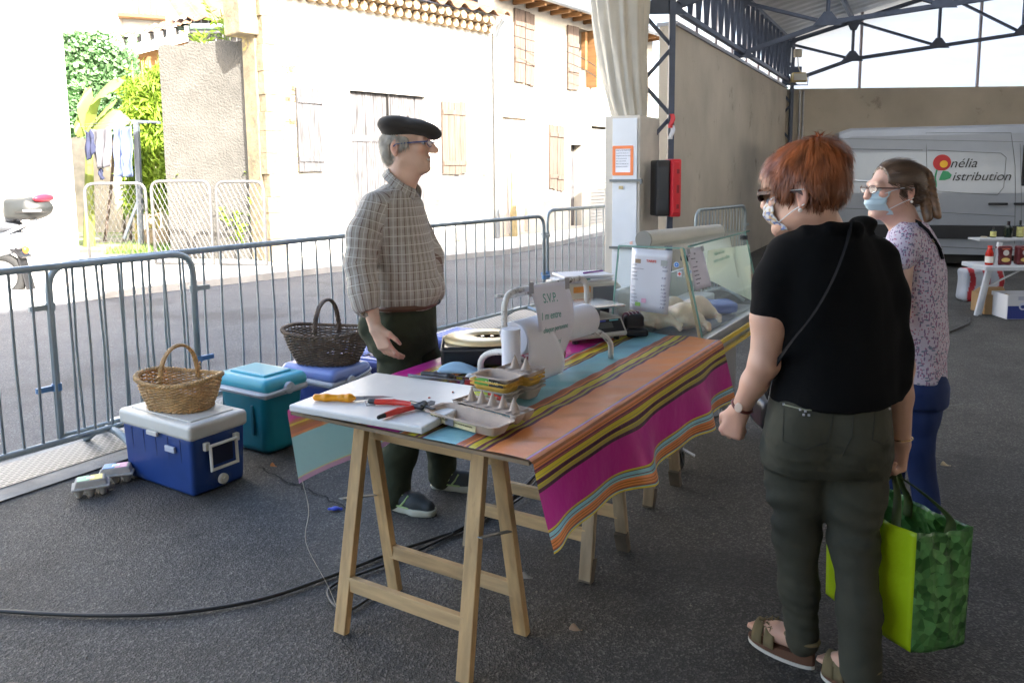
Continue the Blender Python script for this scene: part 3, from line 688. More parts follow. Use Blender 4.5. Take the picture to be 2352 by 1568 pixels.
while z < 4.8:
    hgt = rr.uniform(.25, .45); b.box((.10 + rr.uniform(-.01, .02), .0, z + hgt / 2), (.30 + rr.uniform(-.04, .05), .5, hgt - .004)); z += hgt
b.build('quoin', M_STONE, h1, bevel=.008)
rr = random.Random(9); b = MB(f1); _bs = b.box; 
def bstone(c, d, m=None): q = MB(f1); q.box(c, d, m); q.build('bare_stone', M_STONE, h1, bevel=.012)
b.box = bstone
for i in range(26):  # stones bared by fallen render
    x = .45 + abs(rr.gauss(0, .25)); z = rr.uniform(1.6, 3.6); b.box((x, -.002, z), (rr.uniform(.12, .24), .03, rr.uniform(.08, .15)), Matrix.Rotation(rr.uniform(-.15, .15), 3, 'Y'))
for (x, z) in ((s2[1] + .5, 2.7), (s2[1] + .55, 2.3), (s2[1] + .5, 1.9), (s2[1] + .6, 1.5), (s1[0] + .3, s1[2] - .4), (dr[0] - .25, 2.4), (dr[0] - .2, 1.9), (s2[0] - .1, .95), (s2[1] - .2, 1.0)): b.box((x, -.002, z), (rr.uniform(.12, .26), .03, rr.uniform(.08, .15)))
b = MB(f1); bx = onwall(562, 40, HA, HBq); pz = onwall(562, 80, HA, HBq)[1]
b.box((-.18, .12, (pz + 5.0) / 2), (.36, .5, 5.0 - pz)); b.box((-.04, .15, 2.2), (.06, .4, 4.2)); b.build('corner_pier', mat('pier_stone', (.17, .14, .09), .9, var=.3, vs=5, bump=.8, bs=18, dark=(.42, .33, .08), dark_amt=.2, bdist=.02), h1, bevel=.02)
# side wall, back
# ------- house 2
H2, H3 = (-.36, 17.42), (4.2, 23.6)
h2 = thing('terraced_house', 'old two storey house with brown plank shutters under a shaded eave beside the drainpipe', 'house', (H2[0], H2[1], 0))
f2 = wf(H2, H3); L2 = (Vector(H3) - Vector(H2)).length
w1 = rect(1181, 20, 1222, 191, H2, H3); w2 = rect(1303, 58, 1354, 203, H2, H3); d1 = rect(1153, 268, 1212, 520, H2, H3); sh = rect(1259, 287, 1293, 433, H2, H3); d2 = rect(1311, 332, 1336, 505, H2, H3); g1 = rect(1358, 289, 1387, 520, H2, H3)
d1 = (d1[0], d1[1], .15, d1[3]); d2 = (d2[0], d2[1], .15, d2[3]); g1 = (g1[0], g1[1] + 1.6, .15, g1[3])
hole_wall(H2, H3, .09, 5.45, .4, [w1, w2, d1, sh, d2, g1], 'wall', M_FAC2, h2)
def panel(r, dy, m_, name, par=None, fr_=None): b = MB(fr_ or f2); b.box(((r[0] + r[1]) / 2, dy, (r[2] + r[3]) / 2), (r[1] - r[0], .04, r[3] - r[2])); return b.build(name, m_, par or h2)
mid = (w1[0] + w1[1]) / 2
shutter('shutter', (w1[0] - .05, mid - .01, w1[2] - .03, w1[3]), f2, M_BROWNW, h2, 2, .04, (.3, .8)); shutter('shutter', (mid + .01, w1[1] + .05, w1[2] - .06, w1[3] - .02), f2, M_BROWNW, h2, 2, .04, (.3, .8))
panel((w2[0], w2[1], w2[2], w2[3]), .34, M_DARK, 'unlit_room_sheet'); q = w2[0] + (w2[1] - w2[0]) * .42  # near-black sheet stands in for the unlit room behind the window
shutter('shutter', (w2[0] - .06, q, w2[2] - .1, w2[3]), f2, M_BROWNW, h2, 2, .05, (.3, .7)); b = MB(f2); b.box((w2[1] - .18, .05, (w2[2] + w2[3]) / 2 + .2), (.1, .12, w2[3] - w2[2] - .5)); b.box((w2[1] + .02, -.06, (w2[2] + w2[3]) / 2), (.06, .3, w2[3] - w2[2])); b.build('shutter', M_BEAM, h2)
panel(d1, .1, mat('faded_door_paint', (.52, .46, .40), .8, var=.2, vs=6, stretch=(5, 5, .4)), 'door'); shutter('shutter', (sh[0], (sh[0] + sh[1]) / 2 - .01, sh[2], sh[3]), f2, M_BROWNW, h2, 2, .03, (.2, .85)); shutter('shutter', ((sh[0] + sh[1]) / 2 + .01, sh[1], sh[2] - .05, sh[3]), f2, M_BROWNW, h2, 2, .03, (.2, .85))
shutter('door', d2, f2, M_OLDW, h2, 3, -.25, (.5,))
b = MB(f2)
for i in range(int((g1[3] - g1[2]) / .09)): b.box(((g1[0] + g1[1]) / 2, .12, g1[2] + .045 + .09 * i), (g1[1] - g1[0], .03, .08))
b.build('roller_shutter', mat('roller_grey', (.36, .35, .32), .6), h2, bevel=.01)
tiles(f2, -.1, L2 + .2, -.55, 5.42, 4.5, .33, M_TILE, 'roof', h2)
b = MB(f2); b.box((L2 / 2, -.25, 5.36), (L2 + .1, .56, .03)); b.build('soffit', M_BEAM, h2)
b = MB(f2)
for i in range(int(L2 / .5)): b.box((.25 + .5 * i, -.28, 5.28), (.08, .52, .10))
b.build('rafter', M_BEAM, h2)
b = MB(f2); b.tube([(-.1, -.62, 5.38), (L2 + .2, -.62, 5.34)], .075, 12); b.build('gutter', M_ZINC, h2)
b = MB(f2); b.tube([(.55, -.1, .1), (.52, -.12, 1.3), (.47, -.06, 2.6)], [.09, .06, .01], 8); b.build('pipe_cover', mat('rusty_cover', (.30, .24, .12), .8, var=.3), h2)
# blue wooden house rising behind between the two roofs
b3 = thing('timber_gable_house', 'grey boarded gable rising behind the two tiled roofs at the drainpipe', 'house', (-3, 22, 0))
b = MB(wf((-4.4, 20.6), (2.4, 26.5)))
for i in range(40): b.box((.11 + .22 * i, .1, 5.0), (.21, .08, 4.6))
b.build('boarding', mat('bluish_boards', (.26, .27, .32), .8, var=.3, vs=5, stretch=(5, 5, .4)), b3)
tiles(wf((-4.4, 20.6), (2.4, 26.5)), 0, 9, -.3, 7.3, 3, .4, M_TILE, 'roof', b3)
# ------- white house at the left
W0 = Vector((-7.62, 13.75, 0)); WD = Vector((-.70, -.71, 0)); W1 = W0 + WD * 9
h4 = thing('white_house', 'blank sunlit white gable wall at the far left of the street', 'house', tuple(W0))
b = MB(); wallbox(b, W1, W0, .09, 8.5, 5.0, 1); b.build('wall', M_WHITEW, h4)
b = MB(); e_ = W0 - W1; b.beam(W1 + Vector((0, 0, 8.6)), W0 + Vector((0, 0, 8.6)), .7, .18); b.build('roof', M_TILE, h4)
b = MB(); A = onplane(0, 244, W0 + Vector((.03, -.03, 0)), (.71, -.70, 0)); B = onplane(176, 254, W0 + Vector((.03, -.03, 0)), (.71, -.70, 0)); b.tube(spline([A, (A + B) / 2 - Vector((0, 0, .02)), B], 6), .008, 6); b.build('cable', mat('cable_black', (.02, .02, .02), .5), h4)
# ------- white upper house far behind, with timber balcony
h5 = thing('white_rear_house', 'tall white house at the back of the yard with a small wooden balcony', 'house', (-12, 24, 0))
A, B = at(140, 300, 23.5), at(560, 300, 25.5); Fh = wf((A.x, A.y), (B.x, B.y)); b = MB(); wallbox(b, A, B, .09, 9.5, .4); b.build('wall', M_WHITEW, h5)
P_ = lambda px, py: onwall(px, py, (A.x, A.y), (B.x, B.y))
k0, z0 = P_(285, 38); k1, z1 = P_(368, 22)
b = MB(Fh); b.box(((k0 + k1) / 2, -.25, z0 - .03), (k1 - k0 + .3, .5, .10)); bal = b.build('balcony', M_BEAM, h5)
for i in range(6):
    b = MB(Fh); b.box((k0 + .1 + (k1 - k0 - .2) * i / 5, -.42, z0 + .55), (.07, .05, 1.1)); b.build('baluster', M_BROWNW, bal)
kx, _ = P_(372, 20); b = MB(Fh); b.box((kx, -.03, 5), (.1, .06, 6)); b.box((P_(172, 20)[0] + 1.2, -.03, 5), (.06, .06, 7)); b.build('timber_post', mat('pale_timber', (.55, .45, .36), .85), h5)
k2, zz = P_(436, 60); b = MB(Fh); b.box((k2 + .45, -.02, zz + .5), (.8, .05, 1.6)); b.build('window', mat('dark_pane', (.10, .11, .13), .2), h5)
b = MB(Fh)
for i in range(3): b.box((k2 + .45, -.06, zz - .1 + .5 * i), (.84, .04, .05))
b.box((k2 + .45, -.06, zz + .4), (.05, .04, 1.5)); b.build('window_frame', mat('frame_blue', (.35, .40, .48), .6), h5)
# ------- barn behind the yard: boarded loft with gutter, rafter eave, old beams
h6 = thing('yard_barn', 'old timber barn with canal tiles, white rafter ends and an orange beam behind the yard', 'barn', (-9, 19, 0))
def pp(px, py, Y): return at(px, py, Y)
Y6 = 18.6
A, B = pp(432, 100, Y6 + .6), pp(600, 100, Y6 + 1.4); Fb = wf((A.x, A.y), (B.x, B.y)); Lb = (B - A).length
zb = pp(430, 100, Y6).z; zt = pp(500, 45, Y6).z; b = MB(Fb)
for i in range(int(Lb / .16)): b.box((.08 + .16 * i, 0, (zb + zt) / 2 + .1 - .3), (.15, .04, zt - zb + .8))
b.build('boarding', M_OLDW, h6)
b = MB(Fb); b.tube([(-.25, -.3, zt - .12), (Lb, -.3, zt + .02)], .085, 10); b.build('gutter', M_GREENZ, h6)
tiles(Fb, -.2, Lb + .1, -.25, zt + .12, 3.5, .35, M_TILE, 'roof', h6, .24, .07)
A, B = pp(268, 96, Y6), pp(436, 62, Y6 + .5); Fb2 = wf((A.x, A.y), (B.x, B.y)); Lb = (B - A).length; za = A.z; sl_ = (B.z - A.z) / Lb
M_RAFT = mat('white_rafter', (.26, .25, .24), .8, var=.15)
b = MB(Fb2)
def f(u, v): x = Lb * u; return (x, -.5 + 1.8 * v, za + sl_ * x + .45 * v + .055 * abs(math.sin(math.pi * x / .2)))
b.grid(f, 96, 4, .02); b.build('roof', M_TILE, h6)
for i in range(6):
    x = .15 + (Lb - .25) * i / 5; b = MB(Fb2); b.beam((x, -.48, za + sl_ * x - .13), (x, .6, za + sl_ * x + .1), .09, .17); b.build('rafter', M_RAFT, h6)
b = MB(Fb2); b.beam((.4, .35, za - .42), (Lb + .1, .35, za - .42 + sl_ * Lb), .2, .36); b.build('beam', M_BEAM, h6)
b = MB(Fb2); b.beam((.6, .3, za - .8), (Lb + .4, .3, za - .80 + sl_ * Lb), .16, .22); b.beam((.7, .2, za - 1.08), (Lb + .4, .2, za - 1.08 + sl_ * Lb * .8), .14, .2); b.build('old_beam', M_OLDW, h6)
b = MB(Fb2)
for i in range(8): b.box((.9 + .28 * i, .5, 1.9), (.2, .05, 3.4))
b.build('wall_board', mat('grey_boards', (.32, .32, .34), .8, var=.3, vs=5, stretch=(4, 4, .4)), h6)
b = MB(Fb2); b.box((Lb / 2, 2.2, za / 2), (Lb + 3, .3, za)); b.build('wall', mat('barn_wall', (.50, .44, .36), .9, var=.2), h6)
# ------- concrete wall at the yard
M_RW = mat('rough_concrete', (.072, .069, .062), .95, var=.18, vs=2.5, bump=1, bs=30, bdist=.03)
A, B = at(414, 560, 14.0), at(612, 560, 13.75); Fw = wf((A.x, A.y), (B.x, B.y)); Lw = (B - A).length; zt = at(398, 112, 14.0).z
def f(u, v): x = Lw * u; return (x, .0 + .03 * math.sin(9 * v + 3 * u) * v * (1 - v), .09 + (zt + .05 * u + .02 * math.sin(20 * u) - .09) * v)
b = MB(Fw); b.grid(f, 30, 30, -.3); o = b.build('concrete_wall', M_RW); setp(o, 'tall rough grey concrete wall standing between the yard and the stone house', 'wall')
# rusty hook and hollow on the wall
b = MB(Fw); b.box((Lw * .32, -.06, .95), (.05, .06, .5)); o.name = 'concrete_wall'; k = b.build('bracket', mat('rust', (.16, .11, .08), .9), o)
# ------- yard ground, grass, stones
b = MB(); a, c = G(207, 604), G(612, 590)
b.poly([(a.x - .6, a.y + .3, .102), (c.x + .1, c.y + .1, .102), (-1, 30, .102), (-22, 30, .102)])
setp(b.build('yard_ground', mat('yard_soil', (.34, .30, .20), .95, var=.25, vs=2, dark=(.18, .25, .06), dark_amt=.5, dark_s=1.2)), kind='structure')
def grass(n, rx, ry, name, size=.16, c=(.22, .34, .08), z=.1):
    P = np.stack([rng.uniform(*rx, n), rng.uniform(*ry, n), np.full(n, z)], 1); d = np.tile([0, 0, 1.0], (n, 1)); V, Fq = leafcloud(P, size, .12, dirs=d, seed=n)
    return make_obj(name, V, Fq, mat('grass_' + name, c, .7, var=.4, vs=3, transl=.3))
setp(grass(5000, (-7.6, -5.2), (14.4, 17.5), 'yard_grass'), kind='stuff')
st_ = thing('rubble_block', 'squared pale stone block lying in the yard grass behind the wire gates', 'stone', tuple(at(565 - 5, 545, 16)))
b = MB(); o = at(378 + 190 * .0 + 0, 540, 15.6); b.box((o.x - .1, o.y, .30), (.5, .35, .4)); b.build('block', M_STONE, st_, bevel=.03)
b = MB(); b.box((o.x - .35, o.y - .2, .14), (.35, .3, .12)); b.build('slab', M_STONE, st_, bevel=.02)
# ------- wire mesh gate panels
M_GAL = mat('galvanised', (.30, .345, .36), .42, metal=.45, var=.12, vs=10)
M_WIRE = mat('wire', (.11, .11, .11), .5, metal=.4)
def mesh_panel(px0, px1, yb0, yb1, yt, lab):
    a = G(px0, yb0, .12); c = G(px1, yb1, .12); e = (c - a); L = e.length; fr_ = frame(a, e); h = at((px0 + px1) / 2, yt, (a.y + c.y) / 2).z - .12
    t = thing('mesh_panel', lab, 'fence panel', tuple(a), 'wire mesh panels closing the yard')
    b = MB(fr_); b.tube(arc([(0.02, 0, 0), (0.02, 0, h), (L - .02, 0, h), (L - .02, 0, 0), ], .16, 6) + [(0.02, 0, 0)], .024, 8); b.build('frame', mat('panel_tube', (.13, .13, .135), .45, metal=.4), t, smooth=True)
    b = MB(fr_); s = .085; n = int((L + h) / s)
    for i in range(-int(h / s * .5) - 1, int(L / s) + 1):
        for sg in (1, -1):
            x0 = i * s if sg > 0 else i * s + h * .5; pts = []
            p = (x0, 0); q = (x0 + sg * h * .5, h); 
            t0, t1 = 0, 1
            if q[0] != p[0]:
                ta, tb = (0.03 - p[0]) / (q[0] - p[0]), (L - .03 - p[0]) / (q[0] - p[0]); t0 = max(0, min(ta, tb)); t1 = min(1, max(ta, tb))
            if t1 - t0 > .03: b.tube([(p[0] + (q[0] - p[0]) * t0, .003 * sg, h * t0), (p[0] + (q[0] - p[0]) * t1, .003 * sg, h * t1)], .0034, 4, caps=False)
    b.build('wire_mesh', M_WIRE, t)
mesh_panel(204, 347, 602, 596, 421, 'left wire mesh panel of the three closing the yard, next to the white house')
mesh_panel(356, 494, 604, 606, 416, 'middle wire mesh panel of the three closing the yard, in front of the concrete wall')
mesh_panel(503, 616, 606, 608, 417, 'right wire mesh panel of the three closing the yard, against the stone house corner')
# chain and padlock
ch = thing('chain', 'rusty chain tying the left and middle wire mesh panels together', 'chain', tuple(at(352, 500, 14)))
a = at(352, 492, 13.75); b = MB()
for i in range(9): b.tube([(a.x - .12 + .03 * i, a.y - .05, a.z - .03 * math.sin(i * .4)), (a.x - .1 + .03 * i, a.y - .05, a.z + .02 - .03 * math.sin(i * .4))], .014, 6)
b.box((a.x, a.y - .06, a.z - .12), (.08, .04, .12)); b.build('links', mat('rusty_chain', (.20, .12, .09), .8), ch)
# ------- plants
M_IVY = mat('ivy_leaf', (.12, .23, .10), .45, var=.5, vs=3, transl=.15); M_BAMB = mat('bamboo_leaf', (.24, .36, .04), .5, var=.4, vs=2, transl=.35); M_BAN = mat('banana_leaf', (.30, .36, .10), .45, var=.2, vs=2, transl=.4)
def cloud(n, px0, px1, py0, py1, Y, dy, lumps=12, seed=0):
    r = np.random.default_rng(seed); cs = np.stack([r.uniform(px0, px1, lumps), r.uniform(py0, py1, lumps)], 1); out = []
    for i in range(n):
        c = cs[i % lumps]; s = (px1 - px0) / 5.5; x = np.clip(c[0] + r.normal() * s, px0 - 8, px1 + 8); y = np.clip(c[1] + r.normal() * s, py0 - 8, py1 + 8); p = at(x, y, Y + r.uniform(-dy, dy)); out.append((p.x, p.y, max(p.z, .12)))
    return np.array(out)
iv = thing('ivy', 'dark green ivy covering the barn wall beside the white house', 'ivy', tuple(at(245, 300, 17.6)))
P = cloud(15000, 150, 305, 88, 300, 17.7, .3, 30, 2); V, Fq = leafcloud(P, .105, .85, seed=4); make_obj('foliage', V, Fq, M_IVY, iv)
b = MB()
for (x0, x1) in ((285, 268), (300, 288), (240, 262)): b.tube(spline([at(x0, 560, 17.5), at((x0 + x1) / 2 + 8, 380, 17.6), at(x1, 150, 17.7)], 6), .035, 6)
b.build('stem', M_BROWNW, iv)
bb = thing('bamboo', 'yellow green bamboo clump growing beside the concrete wall', 'bamboo', tuple(at(345, 560, 16.6)))
P = cloud(9500, 298, 408, 165, 470, 16.5, .5, 30, 5); d = np.tile([.25, -.1, -.35], (len(P), 1)); V, Fq = leafcloud(P, .26, .16, seed=6, dirs=d); make_obj('foliage', V, Fq, M_BAMB, bb)
b = MB(); rr = random.Random(2)
for i in range(12): x = rr.uniform(310, 395); b.tube(spline([at(x, 560, 16.6), at(x + rr.uniform(-10, 10), 330, 16.5), at(x + rr.uniform(-25, 25), 140, 16.5)], 5), [.022] * 5 + [.015] * 5 + [.006], 6)
b.build('cane', mat('cane', (.45, .38, .12), .5), bb)
bn = thing('banana_plant', 'banana plant with broad bright yellow green leaves above the washing line', 'banana plant', tuple(at(225, 560, 16.2)))
for (p0, p1, p2, wd) in (((205, 300), (225, 215), (287, 187), .30), ((205, 300), (240, 270), (300, 282), .28), ((210, 310), (195, 230), (196, 205), .26), ((205, 300), (230, 262), (272, 228), .22), ((200, 305), (188, 280), (180, 262), .25)):
    sp = spline([at(*p0, 16.0), at(*p1, 15.8), at(*p2, 15.9)], 8); b = MB(); n = len(sp)
    def f(u, v):
        i = min(n - 1, int(u * (n - 1))); p = sp[i]; w = wd * math.sin(math.pi * min(1, .06 + u * .94)) ** .6; s = (v - .5) * 2
        return (p.x + .35 * s * w, p.y + .5 * s * w, p.z + .75 * s * w - .15 * w * abs(s) + .02 * math.sin(u * 40) * abs(s))
    b.grid(f, n - 1, 6); b.build('leaf', M_BAN, bn, smooth=True)
b = MB(); b.tube([at(205, 585, 16.2), at(205, 430, 16.1), at(204, 295, 16.0)], [.12, .09, .05], 10); b.build('stem', M_BAN, bn)
def weed(px, py, Y, n, h, lab, w=.25, c='bamboo_leaf'):
    p = at(px, py, Y); t = thing('wall_weed', lab, 'weed', tuple(p)); r = np.random.default_rng(int(px)); Ps = []; ds = []
    b = MB()
    for s in range(6):
        a = r.uniform(0, 6.28); tip = Vector((p.x + w * math.cos(a), p.y + w * .5 * math.sin(a), p.z + h * r.uniform(.6, 1))); b.tube([p, (p + tip) / 2 + Vector((0, 0, .05)), tip], .006, 4)
        for i in range(n // 6): k = r.uniform(.25, 1); q = p.lerp(tip, k); Ps.append(tuple(q)); a2 = r.uniform(0, 6.28); ds.append((math.cos(a2), math.sin(a2), .4))
    b.build('stem', MC['bamboo_leaf'], t); V, Fq = leafcloud(np.array(Ps), .17, .28, dirs=np.array(ds), seed=int(px)); make_obj('foliage', V, Fq, MC[c], t)
weed(520, 108, 13.8, 90, .75, 'bushy weed sprouting on top of the concrete wall near the pier', .35)
weed(470, 108, 13.9, 40, .25, 'low weed sprouting on top of the concrete wall near its left end', .3)
weed(578, 415, 13.6, 24, .22, 'small tuft of weed on the wall foot above the right mesh panel', .14)
weed(565, 590, 13.55, 160, 1.0, 'leafy bush growing behind the right wire mesh panel', .35)
weed(405, 425, 13.8, 20, .22, 'small weed at the left foot of the concrete wall', .15)
# ------- washing line
wl = thing('washing_line_post', 'pale metal T shaped washing line post standing in the yard', 'washing line', tuple(at(322, 575, 15.6)))
M_POST = mat('grey_post', (.13, .15, .18), .5, metal=.4)
b = MB(); a = at(326, 585, 15.4); t = at(313, 278, 15.4); t2 = at(368, 282, 15.4); b.beam(a, t, .09, .09, (0, 1, 0)); b.build('post', M_POST, wl)
b = MB(); b.beam(t - Vector((.1, 0, 0)), t2, .07, .05); b.build('crossbar', M_POST, wl)
b = MB(); b.beam(at(285, 548, 15.4), at(318, 460, 15.4), .05, .05); b.build('strut', M_POST, wl)
b = MB(); b.tube([t, at(192, 286, 15.0)], .006, 4); b.tube([t2, at(180, 292, 14.6)], .006, 4); b.build('line', M_WIRE, wl)
def hung(name, pts, Y, m_, lab, cat, fold=.04, legs=False):
    """cloth hanging between image columns; pts=(x0,y0,x1,y1,x2,y2,x3,y3) tl,tr,br,bl"""
    tl, tr, br, bl = [Vector(at(x, y, Y)) for x, y in pts]; b = MB()
    def f(u, v):
        p = tl.lerp(tr, u).lerp(bl.lerp(br, u), v); sag = .05 * math.sin(math.pi * u) * (1 - v)
        return (p.x + .01 * math.sin(9 * v + 5 * u), p.y + fold * math.sin(u * 13 + 2.2 * v) * (.3 + .7 * v) + .02 * math.sin(7 * v), p.z - sag + .015 * math.sin(u * 9) * v)
    b.grid(f, 22, 14, .006); return setp(b.build(name, m_, smooth=True), lab, cat)
hung('t_shirt', [(207, 296), (255, 288), (250, 384), (222, 388)], 15.05, mat('pale_cloth', (.13, .13, .15), .9, transl=.2), 'pale grey t-shirt hanging on the washing line', 't-shirt', .05)
hung('navy_jersey', [(194, 298), (209, 297), (222, 345), (197, 378)], 15.0, mat('navy_cloth', (.02, .025, .06), .9), 'dark navy top at the left end of the washing line', 'top', .03)
hung('hanging_cloth', [(222, 380), (232, 384), (240, 412), (230, 414)], 15.1, MC['navy_cloth'], 'narrow dark cloth hanging low under the pale t-shirt', 'cloth', .02)
jn = thing('hanging_jeans', 'faded blue jeans hanging upside on the washing line beside the post', 'trousers', tuple(at(280, 400, 15.2)))
M_JN = mat('faded_denim', (.10, .13, .25), .9, var=.15, vs=6)
for (x0, x1, x2, x3) in ((259, 279, 285, 262), (277, 304, 305, 283)):
    tl, tr, br, bl = [Vector(at(x, y, 15.2)) for x, y in ((x0, 292), (x1, 290), (x2, 406), (x3, 406))]; b = MB()
    b.grid(lambda u, v: tuple(tl.lerp(tr, u).lerp(bl.lerp(br, u), v) + Vector((0, .06 * math.sin(u * 3.14) + .03 * math.sin(10 * v + 4 * u), 0))), 12, 12, .02); b.build('leg', M_JN, jn, smooth=True)
# overhead cables by the houses
oc = thing('street_cable', 'thin sagging cables strung along the upper windows of the terraced house', 'cable', tuple(f2 @ Vector((1, -.7, 4.5))))
for z0 in (4.35, 4.1):
    b = MB(f2); b.tube(spline([(0, -.15, z0 + .2), (2.6, -.5, z0 - .05), (5.2, -.2, z0 - .45)], 8), .009, 5); b.build('cable', MC['cable_black'], oc)
# ============================================================ crowd barriers
M_BLUEC = mat('blue_clip_paint', (.10, .22, .42), .5, metal=.2)
def barrier(p, q, lab, h=1.08, zb=.14, nb=17, foot=(.25,), hooks=(1, 1), lean=0, proto=None, r=.019, clip=True, grp='galvanised crowd barriers along the hall edge'):
    p = Vector(p); q = Vector(q); p.z = q.z = 0; e = q - p; L = e.length
    t = thing('crowd_barrier', lab, 'crowd barrier', tuple(p), grp); fr_ = frame(p, e)
    if lean: fr_ = fr_ @ Matrix.Rotation(lean, 4, 'X')
    b = MB(fr_); pts = arc([(0, 0, zb - .03), (0, 0, h), (L, 0, h), (L, 0, zb - .03)], .13, 7); b.tube(pts, r, 10); b.tube([(0, 0, zb), (L, 0, zb)], r * .95, 8); b.build('frame', M_GAL, t, smooth=True)
    rr = random.Random(int(abs(p.x) * 50))
    for i in range(nb):
        x = L * (i + 1) / (nb + 1) + rr.uniform(-.004, .004); bow = rr.uniform(-.012, .012); b = MB(fr_); b.tube([(x, 0, zb), (x + bow, 0, (zb + h) * .5), (x + rr.uniform(-.006, .006), 0, h)], .0075, 7, caps=False); b.build('bar', M_GAL, t, smooth=True)
    for fx in foot:
        b = MB(fr_); x = L * fx; b.tube(arc([(x, -.30, .015), (x, -.1, .13), (x, .1, .13), (x, .30, .015)], .12, 4), .02, 8); b.build('foot', M_GAL, t, smooth=True)
    if hooks:
        for k, x in enumerate((0, L)):
            if not hooks[k]: continue
            s = 1 if k else -1
            for z in (.42, .86):
                b = MB(fr_); b.box((x + s * .05, 0, z), (.11, .022, .028)); b.tube([(x, 0, z - .02), (x, 0, z + .02)], .026, 8); b.build('hook', M_BLUEC if z < .6 else M_GAL, t)
    return t
g = lambda px, py, z=.14: G(px, py, z)
pA0, pA1 = g(-190, 1104), g(461, 925)
barrier(pA0, pA1, 'nearest crowd barrier at the left edge, behind the blue cool box', foot=(.62,), hooks=(1, 1), nb=15)
pB0, pB1 = g(140, 1003), g(905, 792)
barrier(pB0, pB1, 'long crowd barrier between the left edge and the man, behind the baskets', foot=(.14, .8), nb=19)
pC0, pC1 = g(925, 775), g(1250, 695)
barrier(pC0, pC1, 'crowd barrier to the right of the man, in front of the road', foot=(.85,), nb=14)
pD0, pD1 = g(1258, 683), g(1466, 640)
barrier(pD0, pD1, 'farthest roadside crowd barrier, ending in front of the white cabinet', foot=(.2,), nb=13, h=1.12)
barrier((2.07, 8.8, 0), (2.95, 9.9, 0), 'crowd barrier parked inside the hall behind the glass counter, against the beige wall', nb=15, foot=(.5,), h=1.10)
# ------- parked scooter at the left edge
sc = thing('scooter', 'parked white scooter with grey top box standing on the sunlit pavement', 'scooter', tuple(G(0, 690)))
SY = 10.1; S_ = lambda px, py, dy=0: at(px, py, SY + dy)
M_SCW = mat('scooter_white', (.40, .42, .46), .25, coat=.5); M_SCG = mat('scooter_grey', (.06, .06, .06), .4); M_RUB = mat('tyre_rubber', (.02, .02, .02), .8)
c = S_(8, 634); rim = .25
mt = Matrix.Translation(c) @ Matrix.Rotation(R(90), 4, 'X')
b = MB(mt); b.tube([(rim * math.cos(a), rim * math.sin(a), 0) for a in np.linspace(0, 2 * math.pi, 40)[:-1]], .055, 10, closed=True); wh = b.build('wheel', M_RUB, sc, smooth=True)
b = MB(mt); b.lathe([(.05, -.05), (.18, -.03), (.2, -.04), (.2, .04), (.18, .03), (.05, .05)], 30); b.build('rim', mat('alloy', (.55, .56, .58), .3, metal=.8), wh)
s = Sdf(); s.ell(S_(-40, 560), (.55, .17, .17), k=.08); s.ell(S_(30, 545), (.22, .12, .10), k=.08); s.cap(S_(-150, 600), S_(10, 560), .2, .12, k=.1); s.cap(S_(-10, 520), S_(45, 500), .06, .05, k=.05)
V, Fq = s.mesh(.02); make_obj('body', V, Fq, M_SCW, sc, smooth=True)
s = Sdf(); s.ell(S_(5, 520, -.02), (.30, .16, .09), k=.05); s.ell(S_(-80, 525), (.4, .17, .09), k=.05); V, Fq = s.mesh(.015); make_obj('seat', V, Fq, mat('seat_grey', (.07, .075, .085), .5), sc, smooth=True)
s = Sdf(); s.box(S_(30, 490), (.07, .14, .11), rad=.06, rot=np.array(Matrix.Rotation(.25, 3, 'Y')).T); V, Fq = s.mesh(.012); make_obj('backrest', V, Fq, MC['seat_grey'], sc, smooth=True)
s = Sdf(); s.ell(S_(72, 478), (.25, .24, .155), k=.03); s.box(S_(58, 478), (.17, .22, .13), k=.05, rad=.06)
V, Fq = s.mesh(.012); bxo = make_obj('top_box', V, Fq, mat('topbox_grey', (.022, .024, .023), .5), sc, smooth=True)
b = MB(); b.box(S_(72, 487, -.2), (.36, .1, .016)); b.build('seam', M_DARK, bxo)
b = MB(); b.box(S_(74, 484, -.235), (.22, .03, .03)); b.build('badge', mat('chrome_light', (.7, .7, .7), .2, metal=.6), bxo)
s = Sdf(); s.ell(S_(100, 455), (.07, .2, .06), k=.02); V, Fq = s.mesh(.012); make_obj('reflector', V, Fq, mat('red_reflector', (.6, .02, .04), .3), bxo, smooth=True)
b = MB(); b.beam(S_(20, 560), S_(62, 590), .2, .03, (0, 0, 1)); b.beam(S_(40, 555), S_(72, 665), .16, .02, (1, 0, 0)); b.build('mudguard', MC['black_plastic'], sc)
s = Sdf(); s.ell(S_(60, 574, -.05), (.035, .05, .05), k=.01); V, Fq = s.mesh(.008); make_obj('indicator', V, Fq, mat('amber_lens', (.9, .25, .02), .3), sc, smooth=True)
b = MB(); b.tube([S_(-5, 545, -.15), S_(60, 515, -.12), S_(85, 505, -.1)], .02, 8); b.build('rack', mat('rack_alloy', (.6, .6, .62), .3, metal=.6), sc)
